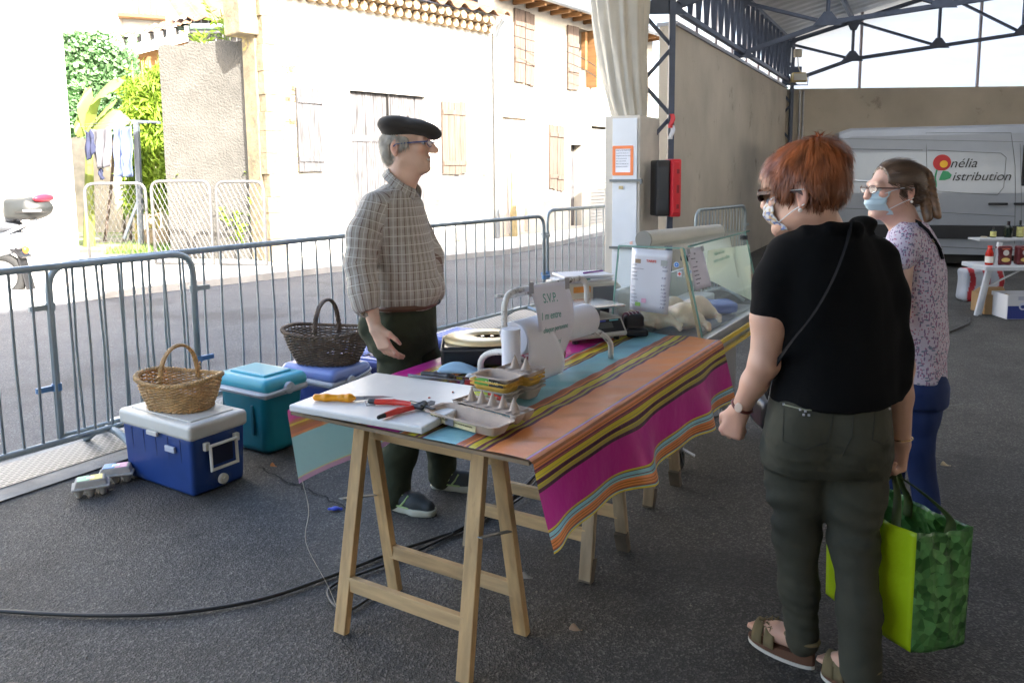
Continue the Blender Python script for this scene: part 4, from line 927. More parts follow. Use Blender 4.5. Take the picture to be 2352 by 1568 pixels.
# ============================================================ market stall
TT = Vector((.5225, .8526, 0)); TS = Vector((.8526, -.5225, 0)); TP = Vector((.042, 2.14, 0)); TZ = .742; TL = 1.80; TW = .956
def tf(u, v, z): return TP + TT * u + TS * v + Vector((0, 0, z))
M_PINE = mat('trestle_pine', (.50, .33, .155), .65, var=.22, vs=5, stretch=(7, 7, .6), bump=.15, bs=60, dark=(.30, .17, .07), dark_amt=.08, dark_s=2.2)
M_PINEH = mat('trestle_pine_rail', (.50, .34, .17), .65, var=.22, vs=5, stretch=(1, 1, 7), bump=.15, bs=60)
M_PINED = mat('damp_wood_foot', (.12, .095, .07), .8, var=.3, vs=12)
M_GREYM = mat('dull_steel_strap', (.22, .23, .23), .45, metal=.7)
def trestle(u, v, hw, sp, lab, foot=False, m1=M_PINE):
    o = tf(u, v, 0); fr_ = frame(o, TS); H = .694
    t = thing('trestle', lab, 'trestle', tuple(o), 'folding wooden trestles carrying the table')
    top = {}
    for sx in (-1, 1):
        for sy in (-1, 1):
            b = MB(fr_); x0 = sx * (hw + .0 + (.022 if sy > 0 else 0)); b.beam((x0, sy * sp, 0), (x0 + (-.012 * sx), sy * .032, H), .028, .05, (1, 0, 0)); lg = b.build('leg', m1, t, bevel=.003)
            if foot: b = MB(fr_); b.beam((x0, sy * sp, -.0005), (x0, sy * (sp - .03), .085), .0305, .0525, (1, 0, 0)); b.build('foot_stain', M_PINED, lg)
    for sy in (-1, 1):
        ex_ = .022 if sy > 0 else 0
        for z, hh in ((.17, .05), (H - .04, .055)):
            if z > .5 and sy < 0: continue
            k = 1 - z / H; y = sy * (sp * k + .032 * (1 - k)); b = MB(fr_); b.beam((-hw - ex_ + .012, y, z), (hw + ex_ - .012, y, z), .022, hh); b.build('rail', M_PINEH, t, bevel=.002)
    for sx in (-1, 1):
        b = MB(fr_); z = .40; k = 1 - z / H; yy = sp * k + .032 * (1 - k) + .02; x = sx * hw + .03 * (1 if sx > 0 else -1); b.beam((x, -yy, z + .05), (x, yy, z - .01), .003, .018, (1, 0, 0)); b.build('strap', M_GREYM, t)
    return t
trestle(.13, -.475, .255, .155, 'nearest trestle of clean yellow pine under the cutting board')
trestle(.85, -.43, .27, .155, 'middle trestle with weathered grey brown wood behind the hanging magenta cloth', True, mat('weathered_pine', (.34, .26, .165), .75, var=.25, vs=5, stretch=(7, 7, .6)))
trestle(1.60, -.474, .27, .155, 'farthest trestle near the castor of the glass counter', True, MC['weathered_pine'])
# table board
tb = thing('table_board', 'thin plywood board lying across the trestles under the striped cloth', 'table top', tuple(tf(0, 0, .729)))
b = MB(); c = [tf(.0, 0, 0), tf(TL, 0, 0), tf(TL, -TW, 0), tf(0, -TW, 0)]; b.add([(p.x, p.y, z) for z in (.722, TZ - .008) for p in c], [(0, 3, 2, 1), (4, 5, 6, 7), (0, 1, 5, 4), (1, 2, 6, 5), (2, 3, 7, 6), (3, 0, 4, 7)]); b.build('board', mat('plywood_edge', (.22, .16, .10), .8, var=.3), tb)
# striped oil cloth
def hx(s): v = [int(s[i:i + 2], 16) / 255 for i in (0, 2, 4)]; return tuple(((x + .055) / 1.055) ** 2.4 if x > .04 else x / 12.92 for x in v)
OR_, OL, YE, YD, MA, DM, MG, LB, LI, OD, PK = (.82, .30, .10), (.80, .36, .13), (.74, .62, .04), (.46, .40, .07), (.17, .035, .085), (.085, .02, .05), (.58, .025, .30), (.28, .60, .68), (.50, .24, .50), (.42, .13, .015), (.50, .14, .10)
# stripes over d = distance from the right edge: negative = right hanging flap, positive = over the table to the left
def band(seq, total):
    s = sum(w_ for _, w_ in seq); out = []; a = 0
    for c, w_ in seq: out.append((a, a + w_ / s * total, c)); a += w_ / s * total
    return out
MULTI = [(PK, 1), (OD, .8), (PK, .8), (OD, .7), (OR_, 1), (MA, .8), (YD, .6), (YE, 1.6), (YD, .5), (YE, .8), (MA, 1.5), (YD, 1.2), (DM, .8), (MA, .9)]
def seg(lst, start, total, rev=False):
    return [(start + a, start + b_, c) for a, b_, c in band(lst[::-1] if rev else lst, total)]
CLOTH = seg([(OR_, 1)], -.02, .145 + .02) + seg(MULTI[::-1], .145, .105) + seg([(LB, 1)], .25, .125) + seg([(MA, 1), (YD, 1), (MA, .8), (YE, 1.6), (YD, .8), (OD, 1.5), (OR_, 1), (LB, .5), (MA, .5)], .375, .10) \
    + seg([(MG, 1)], .475, .13) + seg(MULTI, .605, .10) + seg([(OR_, 1)], .705, .10) + seg(MULTI[::-1], .805, .075) + seg([(MG, 1)], .88, .12) \
    + seg([(OR_, 1), (PK, 1), (YE, .7), (OD, 1), (PK, 1), (OR_, 1)], .985, .07) + seg([(LB, 1)], 1.055, .13) + seg([(YE, .5), (LI, 2), (YE, .6), (LI, .6), (YE, .5), (LI, 2), (YE, 1.5)], 1.185, .07)
FLAP = seg([(LI, 1), (YD, .4), (LI, 1.2), (PK, .5), (OR_, 1.2), (OD, .5), (OR_, 1), (OD, .5), (OR_, 1), (MA, .7), (PK, .7), (MA, .5), (YE, 1.8), (YD, .4), (YE, .8), (MA, .5), (DM, 1.7), (YD, .4), (YE, .5), (YD, 1.6), (DM, 2)], -.02, .135) \
    + seg([(MG, 1)], .115, .125) + seg([(YE, .8), (MA, .4), (LB, 1.3), (MA, .6), (LB, .6), (OR_, 1), (OD, .4), (OR_, .8), (OD, .4), (OR_, .8), (OD, .4), (MA, .3), (LB, .4), (YE, 1.2)], .24, .085)
def ccol(d):
    L_ = CLOTH if d > .012 else FLAP; x = d if d > .012 else -d
    for a, b_, c in L_:
        if a <= x < b_: return c
    return L_[-1][2]
def cloth():
    nd = 460; nu = 90; dmin, dmax = -.32, TW + .25; V = []; cols = []
    rr = [random.Random(4).uniform(0, 6) for _ in range(8)]
    for j in range(nd + 1):
        d = dmin + (dmax - dmin) * j / nd
        for i in range(nu + 1):
            u = TL * i / nu * 1.008 - .004; w1 = .002 * math.sin(u * 21 + d * 9) * math.sin(d * 17 + u * 3) + .0015 * math.sin(u * 47 + d * 30)
            if d < 0:
                h = -d; h2 = max(0, h - .012); wave = (.030 * math.sin(u * 9.5 + 1.0) + .014 * math.sin(u * 17 + 2)) * min(1, h2 / .3) ** 1.3; out = .006 + .05 * (h2 / .3) + wave; 
                cx = .012 * math.sin(min(1, h / .018) * math.pi / 2); z = TZ - .012 * (1 - math.cos(min(1, h / .018) * math.pi / 2)) - h2 * (.965 - .24 * max(0, 1 - u / .7))
                uu = u + (.055 * (h2 / .3) * (1 if u > TL * .9 else 0)) * ((u - TL * .9) / (TL * .1) if u > TL * .9 else 0) + .03 * (h2 / .3) * math.cos(u * 9.5 + 1)
                uu -= .06 * (h2 / .3) * max(0, 1 - u / .25)
                p = tf(uu, cx + (out if h2 > 0 else 0), z)
            elif d > TW:
                h = d - TW; h2 = max(0, h - .012); wave = .02 * math.sin(u * 8 + .5) * (h2 / .25); cx = .012 * math.sin(min(1, h / .018) * math.pi / 2)
                dip = h2 * (1.0 if u < .4 else max(.55, 1 - (u - .4) * .9))
                p = tf(u - .02 * (h2 / .25), -TW - cx + .075 * h2 / .25 - wave, TZ - .012 * (1 - math.cos(min(1, h / .018) * math.pi / 2)) - dip)
            else: p = tf(u, -d, TZ + w1 * min(1, d / .03, (TW - d) / .03))
            V.append(tuple(p))
    n = nu + 1; Fs = [(j * n + i, (j + 1) * n + i, (j + 1) * n + i + 1, j * n + i + 1) for j in range(nd) for i in range(nu)]; Fs = [f[::-1] for f in Fs]
    fc = []
    for j in range(nd):
        d = dmin + (dmax - dmin) * (j + .5) / nd; fc += [ccol(d)] * nu
    mt = mat('striped_oilcloth', (1, 1, 1), .34, vcol=True, transl=.15, bump=.5, bs=13, stretch=(1, 1, 1), bdist=.01, spec=.5)
    N, L, P = mt.node_tree.nodes, mt.node_tree.links, mt.node_tree.nodes['Principled BSDF']
    ge = N.new('ShaderNodeNewGeometry'); mx = N.new('ShaderNodeMix'); mx.data_type = 'RGBA'; vc = [x for x in N if x.type == 'VERTEX_COLOR'][0]
    md = N.new('ShaderNodeMix'); md.data_type = 'RGBA'; md.inputs[0].default_value = .6; L.new(vc.outputs[0], md.inputs[6]); md.inputs[7].default_value = (.62, .66, .62, 1)
    L.new(ge.outputs['Backfacing'], mx.inputs[0]); L.new(vc.outputs[0], mx.inputs[6]); L.new(md.outputs[2], mx.inputs[7]); L.new(mx.outputs[2], P.inputs['Base Color'])
    o = make_obj('tablecloth', V, Fs, mt, smooth=True, fcol=fc)
    setp(o, 'glossy striped oilcloth in orange, magenta, blue and yellow draped over the long trestle table', 'tablecloth')
cloth()
ZT = TZ + .004
# ------- cutting board
K = [G(663, 928, .772), G(970, 980, .772), G(1093, 878, .772), G(868, 861, .772)]
_a = Vector(K[0]); _e1 = (K[1] - K[0]); W_ = _e1.length; cbf = frame((_a.x, _a.y, ZT), _e1); DPT = .5 * ((K[3] - K[0]).dot(cbf.col[1].xyz) + (K[2] - K[1]).dot(cbf.col[1].xyz))
b = MB(cbf); b.box((W_ / 2, DPT / 2, .0125), (W_, DPT, .025)); o = b.build('cutting_board', mat('white_polyethylene', (.70, .70, .68), .38, var=.05, vs=7, bump=.15, bs=25, dark=(.50, .42, .34), dark_amt=.06, dark_s=5), bevel=.006)
setp(o, 'thick white plastic cutting board on the near left corner of the table', 'cutting board')
BZ = ZT + .0255
def onboard(px, py, dz=0): return G(px, py, BZ + dz)
# ------- orange handled knife
a, c, d = onboard(722, 912, .012), onboard(814, 914, .012), onboard(906, 911, .006)
kn = thing('knife', 'short boning knife with an orange plastic handle lying on the cutting board', 'knife', tuple(a))
s = Sdf(); q = [a.lerp(c, t) for t in (0.04, .3, .7, .88, 1)]; s.chain([tuple(p) for p in q], [.0115, .0125, .0115, .0145, .006], k=.01); V, Fq = s.mesh(.0025); make_obj('handle', V, Fq, mat('orange_plastic', (.85, .36, .015), .3), kn, smooth=True)
e = (d - c).normalized(); nn = Vector((-e.y, e.x, 0)); b = MB(); b.add([c + nn * .001 + Vector((0, 0, -.009)), c - nn * .001 + Vector((0, 0, -.009)), d, c + nn * .001 + Vector((0, 0, .007)), c - nn * .001 + Vector((0, 0, .007)), c.lerp(d, .7) + Vector((0, 0, .005))], [(0, 2, 5, 3), (1, 4, 5, 2), (3, 5, 4), (0, 1, 2)]); b.build('blade', mat('blade_steel', (.42, .42, .43), .25, metal=.9), kn)
# ------- red pruning shears
pr = thing('pruning_shears', 'open red handled pruning shears lying on the cutting board', 'pruning shears', tuple(onboard(960, 938)))
M_RED = mat('red_enamel', (.62, .035, .02), .3, coat=.3); M_BLK = mat('black_steel', (.03, .03, .032), .4, metal=.4)
def bd_(pts, rs, m_, n, par=None, h=.0022, dz=.011): s = Sdf(); s.chain([tuple(onboard(x, y, dz)) for x, y in pts], rs, k=.004, fl=((0, 0, 1), 1.0)); V, Fq = s.mesh(h); return make_obj(n, V, Fq, m_, par or pr, smooth=True)
bd_([(862, 922), (905, 923), (952, 928)], [.0095, .010, .008], M_RED, 'handle'); bd_([(885, 953), (915, 943), (962, 932)], [.009, .0105, .008], M_RED, 'handle')
bd_([(850, 921), (862, 922)], [.009, .0095], M_BLK, 'handle_tip'); bd_([(870, 958), (885, 953)], [.007, .0085], M_BLK, 'handle_tip')
bd_([(944, 924), (962, 931), (974, 928), (968, 935), (948, 932)], [.007, .010, .012, .009, .008], M_BLK, 'pivot', dz=.014)
for pts, w_ in (([(975, 927), (990, 921), (1000, 923), (998, 929), (984, 933)], 0), ([(975, 935), (992, 941), (1001, 939), (990, 936), (978, 931)], 0)):
    P2 = [onboard(x, y, .013) for x, y in pts]; b = MB(); b.add([tuple(p) for p in P2] + [tuple(p + Vector((0, 0, .003))) for p in P2], [tuple(range(5)), tuple(range(5, 10))[::-1]] + [(i, (i + 1) % 5, 5 + (i + 1) % 5, 5 + i) for i in range(5)]); b.build('blade', M_BLK, pr)
b = MB(); b.tube([onboard(850, 918, .01), onboard(838, 921, .004), onboard(842, 931, .002), onboard(862, 930, .004)], .0013, 6); b.build('wire_catch', MC['blade_steel'], pr)
for (x, y, r_) in ((986, 913, .005), (1040, 900, .004)):
    s = Sdf(); p = onboard(x, y, .0015); s.ell(p, (r_, r_ * .8, .003)); V, Fq = s.mesh(.001); setp(make_obj('meat_scrap', V, Fq, mat('meat_red', (.5, .10, .06), .4), smooth=True), 'tiny red scrap of meat on the cutting board beyond the pruning shears' if x < 1000 else 'pale scrap of skin on the cutting board near the stacked egg boxes', 'meat scrap')
# ------- saw blade knife with red handle, black handled knife
rk = thing('red_handled_knife', 'long steel knife with a dark red handle lying behind the cutting board', 'knife', tuple(G(1090, 880, ZT)))
a, c, d = G(1122, 881, ZT + .022), G(1068, 879, ZT + .022), G(938, 864, ZT + .03)
b = MB(); b.tube([a, a.lerp(c, .5), c], [.013, .0125, .014], 8); b.build('handle', mat('dark_red_plastic', (.30, .018, .022), .3), rk, bevel=.002)
b = MB(); b.tube([c, c.lerp(d, .07)], [.016, .010], 8); b.build('bolster', M_BLK, rk)
b = MB(); b.beam(c, d, .004, .022, (.2, -.6, 1)); b.build('blade', MC['blade_steel'], rk)
bk = thing('black_handled_knife', 'kitchen knife with a black handle lying beside the blue face mask', 'knife', tuple(G(1000, 862, ZT)))
s = Sdf(); s.chain([tuple(G(x, y, ZT + .014)) for x, y in ((972, 858), (1000, 861), (1030, 865), (1040, 864))], [.011, .0115, .012, .009], k=.01); V, Fq = s.mesh(.003); make_obj('handle', V, Fq, mat('black_rubber', (.025, .027, .03), .45), bk, smooth=True)
b = MB(); b.beam(G(1040, 866, ZT + .01), G(1085, 871, ZT + .006), .003, .02, (.3, -.6, .6)); b.build('blade', MC['blade_steel'], bk)
# ------- blue face mask
a = G(1058, 859, ZT); fm = thing('surgical_mask', 'light blue pleated surgical mask lying on the table in front of the black cash box', 'mask', tuple(a))
b = MB(frame(a, (.95, -.25, 0)))
b.grid(lambda u, v: (-.09 + .175 * u, -.03 + .085 * v + .02 * u, .008 + .034 * math.sin(math.pi * v) ** .7 * math.sin(math.pi * min(1, u + .12)) + .003 * math.sin(v * 26)), 18, 22, .003); b.build('cloth', mat('mask_blue', (.36, .56, .72), .7), fm, smooth=True)
b = MB(frame(a, (.95, -.25, 0))); b.tube(spline([(-.085, .0, .01), (-.11, .01, .006), (-.105, -.03, .004), (-.08, -.03, .008)], 5), .0018, 5); b.build('ear_loop', mat('elastic_white', (.7, .7, .7), .7), fm)
# ------- egg boxes
M_CARD = mat('egg_card', (.46, .38, .32), .95, var=.08, vs=20, bump=.5, bs=160, bdist=.002); M_CARDG = mat('egg_card_grey', (.42, .40, .36), .95, var=.1, vs=20, bump=.5, bs=160, bdist=.002); M_CARDY = mat('egg_card_yellow', (.62, .40, .08), .9, var=.15, vs=14, bump=.3, bs=120, bdist=.002)
def egg_tray(fr_, n, m_, name, par, h=.045, cone=.036, pit=.05):
    """cup tray n x 2 cups: bumps between cups rise, cups sink"""
    b = MB(fr_); L = n * pit; Wd = 2 * pit; k = 12
    def f(u, v):
        x = L * u; y = Wd * v; fx = (x / pit) % 1; fy = (y / pit) % 1; cup = (max(0, math.sin(math.pi * fx)) * max(0, math.sin(math.pi * fy))) ** .45
        z = h * (1 - cup) * .8 + .004; ed = 0
        c = max(0, 1 - math.hypot((x / pit - round(x / pit)) * 3.0, (v - .5) * 2 * 3.0 * .9));  xi = round(x / pit)
        if 0 < xi < n: z = max(z, h * .8 + cone * 1.35 * (c ** .8 if c > 0 else 0))
        return (x, y, z)
    b.grid(f, n * k, 2 * k, .0025); return b.build(name, m_, par, smooth=True)
def egg_shell(fr_, L, Wd, h, m_, name, par, fl=.010, inset=.012):
    """shallow rounded box, open upwards"""
    b = MB(fr_); n = 40
    def ring(k, z, w_=0):
        out = []
        for i in range(n):
            a = 2 * math.pi * i / n; cx, cy = math.cos(a), math.sin(a); x = abs(cx) ** .35 * (1 if cx > 0 else -1); y = abs(cy) ** .35 * (1 if cy > 0 else -1)
            out.append((L / 2 + x * (L / 2 - k), Wd / 2 + y * (Wd / 2 - k), z + w_ * math.sin(a * 9)))
        return out
    R_ = [ring(inset + .004, 0), ring(inset * .6, h * .5), ring(0, h), ring(-fl, h + .001, .001), ring(-fl, h - .002, .001), ring(.003, h - .002), ring(inset * .6 + .003, h * .5), ring(inset + .007, .003)]; vs = [p for r_ in R_ for p in r_]; fs = [tuple(range(n))[::-1], tuple(7 * n + i for i in range(n))]
    for j in range(7):
        for i in range(n): fs.append((j * n + i, j * n + (i + 1) % n, (j + 1) * n + (i + 1) % n, (j + 1) * n + i))
    b.add(vs, fs); return b.build(name, m_, par, smooth=False)
a0 = G(975, 966, ZT + .0); a1 = G(1172, 1022, ZT + .0); a0 = Vector((a0.x, a0.y, ZT + .001)); ef_ = frame(a0, (a1 - a0)); ef_.translation = a0
eb1 = thing('egg_box', 'large open grey egg box with tall cones and a pale yellow label', 'egg box', tuple(a0))
LE = .30
egg_shell(ef_, LE, .105, .036, M_CARD, 'lid', eb1); f2_ = ef_ @ Matrix.Translation((.012, .118, .004)); egg_tray(f2_, 6, M_CARD, 'cup_tray', eb1, .045, .036, (LE - .02) / 6)
b = MB(ef_); b.box((.125, -.0015 + .006, .019), (.20, .002, .026), Matrix.Rotation(-.12, 3, 'X')); lb = b.build('label', mat('label_yellow', (.66, .57, .32), .7), eb1)
M_TXT = mat('print_brown', (.18, .13, .06), .8); ex1 = ef_.to_3x3() @ Vector((1, 0, 0))
text('25 OEUFS FRAIS', .011, M_TXT, 'lettering', eb1, ef_ @ Vector((.032, -.0005, .020)), ex1, (0, 0, 1)); text('date et mode de conservation', .006, M_TXT, 'lettering', eb1, ef_ @ Vector((.142, -.0005, .020)), ex1, (0, 0, 1))
b = MB(ef_)
for i in range(14): b.box((.10 + i * .0022, -.0012, .018), (.0012 if i % 3 else .0006, .001, .016))
b.box((.115, -.0008, .018), (.036, .001, .02)); bc = b.build('barcode', mat('barcode_ink', (.25, .25, .27), .8), eb1)
# stack of small egg boxes
p0 = G(1083, 925, ZT); p1 = G(1175, 944, ZT); sf0 = frame((p0.x, p0.y, ZT + .001), (p1 - p0))
labs = [('bottom egg box of the stack behind the large open one', M_CARDG), ('grey egg box second from the bottom of the stack, red and blue label', M_CARDG), ('yellow egg box in the middle of the stack by the cutting board', M_CARDY), ('yellow egg box just under the topmost box of the stack', M_CARDY), ('topmost open grey egg box of the stack by the paper roll', M_CARD)]
for i, (lb_, m_) in enumerate(labs):
    z = ZT + .001 + .0155 * i; fr_ = sf0 @ Matrix.Translation((.004 * math.sin(i * 2.1), .003 * math.cos(i * 3), .0155 * i)); t = thing('small_egg_box', lb_, 'egg box', tuple(fr_.translation), 'stacked small egg boxes')
    egg_shell(fr_, .150, .098, .040, m_, 'lid', t); f3 = fr_ @ Matrix.Translation((.02, .112, .002))
    if i == 4: egg_tray(f3, 3, m_, 'cup_tray', t, .045, .038, .049)
    else: egg_shell(f3, .148, .10, .040, m_, 'cup_tray', t)
    if i in (0, 1, 4):
        cols = {4: ((.10, .35, .06), (.02, .02, .02)), 0: ((.5, .03, .03), (.04, .08, .35)), 1: ((.50, .55, .05), (.65, .06, .04))}[i]
        for k, cc in enumerate(cols):
            b = MB(fr_); b.grid(lambda u, v: (.012 + .063 * k + .060 * u, -.0025 - .001, .010 + .030 * v - .012 * abs(u + k - 1) * v), 6, 2, .001); l_ = b.build('label_patch', mat('lab%d%d' % (i, k), cc, .5), t)
        text('PLEIN AIR' if i == 4 else 'FERMIERS', .013, mat('print_white', (.75, .8, .5), .6), 'lettering', t, fr_ @ Vector((.06, -.0045, .018)), fr_.to_3x3() @ Vector((1, 0, 0)), (0, 0, 1))
# egg boxes on the ground
for (px, py, lb_, c1, c2) in ((168, 1150, 'egg box with a yellow green label on the asphalt, left of its twin', (.25, .55, .35), (.70, .62, .12)), (226, 1118, 'egg box with a blue and pink label on the asphalt beside the blue cool box', (.06, .28, .65), (.62, .25, .45))):
    p = G(px, py, 0); fr_ = frame(p, (.98, .22, 0)) @ Matrix.Rotation(.25 if px < 200 else .1, 4, 'Z'); t = thing('closed_egg_box', lb_, 'egg box', tuple(p), 'egg boxes on the ground'); h = .075
    s = Sdf(); L, W = .155, .105
    for i in range(3):
        for j in range(2): q = fr_ @ Vector((.026 + .052 * i, .026 + .052 * j, 0)); s.cap((q.x, q.y, .014), (q.x, q.y, .04), .015, .026, k=.004)
    q = fr_ @ Vector((L / 2, W / 2, .047)); s.box(q, (L / 2 + .006, W / 2 + .006, .006), k=.004, rad=.004, rot=fr_.to_3x3())
    V, Fq = s.mesh(.003); make_obj('cup_base', V, Fq, M_CARDG, t, smooth=True)
    b = MB(fr_); b.box((L / 2, W / 2, .066), (L * .97, W * .95, .034), tp=(.84, .78)); ld = b.build('lid', M_CARDG, t, bevel=.006)
    for k, cc in enumerate((c1, c2)): b = MB(fr_); b.box((L * (.30 + .37 * k), W / 2, .0838), (L * .34, W * .66, .002)); b.build('label_patch', mat('glab%d%d' % (px, k), cc, .4), t)
    b = MB(fr_); b.box((L / 2, W / 2, .0852), (L * .22, W * .3, .001)); b.build('label_mark', mat('print_pale', (.75, .75, .7), .5), t)
# ------- tissue and yellow sponge by the roll
s = Sdf(); p = G(1090, 866, ZT + .012); 
for i in range(9): s.ell((p.x + rng.uniform(-.035, .04), p.y + rng.uniform(-.02, .02), p.z + rng.uniform(-.004, .008)), (.016, .012, .010), k=.004)
V, Fq = s.mesh(.003, warp=lambda V, N: .003 * snoise(V, 160, 2)); setp(make_obj('crumpled_tissue', V, Fq, mat('tissue_white', (.72, .72, .72), .8), smooth=False), 'crumpled white tissue between the red handled knife and the paper roll', 'tissue')
# ------- standing paper towel roll
p = G(1175, 890, ZT); tr = thing('paper_towel_roll', 'white paper towel roll standing upright behind the egg boxes', 'paper roll', (p.x, p.y, ZT))
M_PAPER = mat('kitchen_paper', (.74, .75, .80), .8, var=.03, bump=.15, bs=200, bdist=.002, transl=.1)
b = MB(Matrix.Translation((p.x, p.y, ZT))); b.lathe([(.018, .225), (.018, .002), (.034, .001), (.0355, .005), (.0355, .223), (.034, .226), (.019, .226)], 36); b.build('paper', M_PAPER, tr, smooth=False)
b = MB(Matrix.Translation((p.x, p.y, ZT))); b.lathe([(.0150, .22), (.0150, .225), (.0178, .2255), (.0178, .22)], 24); b.lathe([(.0149, .21), (.001, .205)], 20); b.build('core', mat('cardboard_core', (.26, .18, .12), .9), tr)
# ------- white tube paper dispenser with big roll
L0 = G(1160, 876, ZT); A1 = Vector((.36, .445, 0)); A1n = A1.normalized(); cr_ = Vector((A1n.y, -A1n.x, 0)); DL = .57
L0 = Vector((L0.x, L0.y, ZT)); df = frame(L0, A1n)
pd = thing('paper_dispenser', 'chipped white tubular stand holding a wide roll of wrapping paper on the table', 'paper dispenser', tuple(L0))
M_CHIP = mat('chipped_white_paint', (.62, .61, .57), .45, dark=(.07, .05, .035), dark_amt=.32, dark_s=22, stretch=(1, 1, 1.0))
b = MB(df); b.tube(arc([(0, 0, .115), (0, 0, .345), (DL, 0, .345), (DL, 0, .115)], .07, 8), .0125, 10); b.build('top_frame', M_CHIP, pd, smooth=True)
for x in (0, DL):
    b = MB(df); b.tube([(x, -.125, 0), (x, -.125, .05)] + [(x, -.125 * math.cos(a), .05 + .065 * math.sin(a)) for a in np.linspace(.2, math.pi - .2, 12)] + [(x, .125, .05), (x, .125, 0)], .0125, 10); b.build('foot_arch', M_CHIP, pd, smooth=True)
b = MB(df); b.tube([(0, .04, .33), (.2, .10, .30), (DL, .04, .33)], .008, 8); b.build('cutter_bar', M_CHIP, pd)
rl = thing('wrapping_paper_roll', 'wide roll of white wrapping paper held in the tubular stand with its end curling down', 'paper roll', tuple(df @ Vector((.02, 0, .15))))
rm = df @ Matrix.Translation((.03, -.02, .165)) @ Matrix.Rotation(R(90), 4, 'Y')
b = MB(rm); b.lathe([(.02, 0), (.066, 0), (.068, .004), (.068, .508), (.066, .512), (.02, .512)], 40); b.build('paper', M_PAPER, rl, smooth=False)
b = MB(df)
def f(u, v):
    a = 1.2 + v * 2.1
    if v < .45: t = v / .45; ang = 1.9 + t * 1.3; return (.035 + .2 * u, -.02 + .0705 * math.cos(ang + 1.2), .165 + .0705 * math.sin(ang + 1.2)) if False else (.03 + .17 * u, -.02 - .0705 * math.sin(t * 1.5), .165 + .0705 * math.cos(t * 1.5))
    t = (v - .45) / .55; return (.03 + .17 * u - .12 * t * (1 - u) * 1.0, -.0905 - .05 * math.sin(t * 2.2) + .0 * u, .17 - .155 * t)
b.grid(f, 10, 20, .0006); b.build('loose_sheet', M_PAPER, rl, smooth=True)
# sign taped to the top bar
sg = thing('handwritten_sign', 'white sheet reading S.V.P. in green ink taped to the paper stand', 'sign', tuple(df @ Vector((.25, -.08, .05))))
SP = df @ Vector((.14, -.02, .355)); ntop = [onplane(1213, 657, SP, cr_), onplane(1300, 645, SP, cr_)]
o_ = SP + cr_ * .06; bot = [onplane(1230, 848, o_ + cr_ * .02, cr_), onplane(1294, 812, o_ + cr_ * .02, cr_)]; mid_ = [onplane(1236, 745, o_, cr_), onplane(1318, 728, o_, cr_)]
def sheetp(u, v):
    a = ntop[0].lerp(ntop[1], u); m1 = mid_[0].lerp(mid_[1], u); c = bot[0].lerp(bot[1], u); return a * (1 - v) ** 2 + (m1 * 2 - (a + c) * .5) * 2 * v * (1 - v) + c * v * v
b = MB(); b.grid(lambda u, v: tuple(sheetp(u, v)), 8, 20, .0006); b.build('sheet', mat('sign_paper', (.76, .76, .83), .7, transl=.15), sg, smooth=True)
M_GREENI = mat('green_ink', (.10, .36, .30), .6)
def wr(s, u, v, size, tilt=0):
    p = Vector(sheetp(u, v)); ex_ = (Vector(sheetp(min(1, u + .4), v)) - p); ey_ = (Vector(sheetp(u, max(0, v - .12))) - p); text(s, size, M_GREENI, 'lettering', sg, p + cr_ * .0015, ex_, ey_, shear=.25, bold=0, sx=.8, ext=.0003)
wr('S.V.P.', .22, .25, .055); wr('1 m entre', .08, .46, .042); wr('chaque personne', .12, .62, .030); wr('Merci', .42, .80, .030); wr("J.P.", .55, .93, .036)
for u in (.0, .95):
    b = MB(); c = Vector(sheetp(u, 0)); b.grid(lambda a, q: tuple(c + A1n * (.03 * (a - .5)) + Vector((0, 0, .015 - .055 * q)) + cr_ * (.0145 + .002 * q)), 2, 4, .0008); b.build('duct_tape', mat('duct_tape', (.30, .31, .32), .35, metal=.4), sg)
# ------- shop scale
o = G(1385, 783, ZT); scf = frame((o.x - .02, o.y, ZT), (.93, .36, 0)); 
o = G(1352, 790, ZT); scf = frame((o.x - .0, o.y, ZT), (.905, .43, 0))
ss = thing('shop_scale', 'beige electronic shop scale with a steel pan and black display', 'scale', tuple(scf.translation))
M_BEI = mat('beige_plastic', (.50, .48, .42), .4)
scf = frame((o.x - .02, o.y, ZT), (.80, .60, 0)) if False else scf
b = MB(scf); pr_ = [(-.0, .02), (.0, .035), (.055, .105), (.27, .105), (.29, .085), (.29, .02)]
o0 = scf @ Vector((-.08, 0, 0)); ey_ = scf.to_3x3() @ Vector((0, 1, 0)); b = MB(); b.prism([(a, z) for a, z in pr_], scf @ Vector((.22, 0, 0)), ey_, (0, 0, 1), -.31) ; b.build('body', M_BEI, ss, bevel=.012)
b = MB(scf)
for x in (-.05, .18):
    for y in (.04, .25): b.tube([(x, y, -.001), (x, y, .022)], .014, 10)
b.build('foot', M_BLK, ss)
b = MB(scf); nrm = Vector((0, -.786, .618)); 
b.add([(-.07, -.003 + .004, .030 + .006), (.205, .001, .036), (.205, .045, .095), (-.07, .045, .095)], [(0, 1, 2, 3)]); V_ = b.v; b = MB(scf); b.v = []; 
def fp(x, t, d): p = Vector((x, 0.0, .035)).lerp(Vector((x, .055, .105)), t); return p + Vector((0, -.786, .618)) * d
b.add([fp(-.04, .12, .0015), fp(.205, .12, .0015), fp(.205, .88, .0015), fp(-.04, .88, .0015)], [(0, 1, 2, 3)]); dp = b.build('display_panel', mat('display_black', (.02, .022, .025), .2), ss)
b = MB(scf); b.add([fp(.02, .35, .003), fp(.15, .35, .003), fp(.15, .70, .003), fp(.02, .70, .003)], [(0, 1, 2, 3)]); b.build('screen', mat('lcd_grey', (.08, .085, .08), .15), dp)
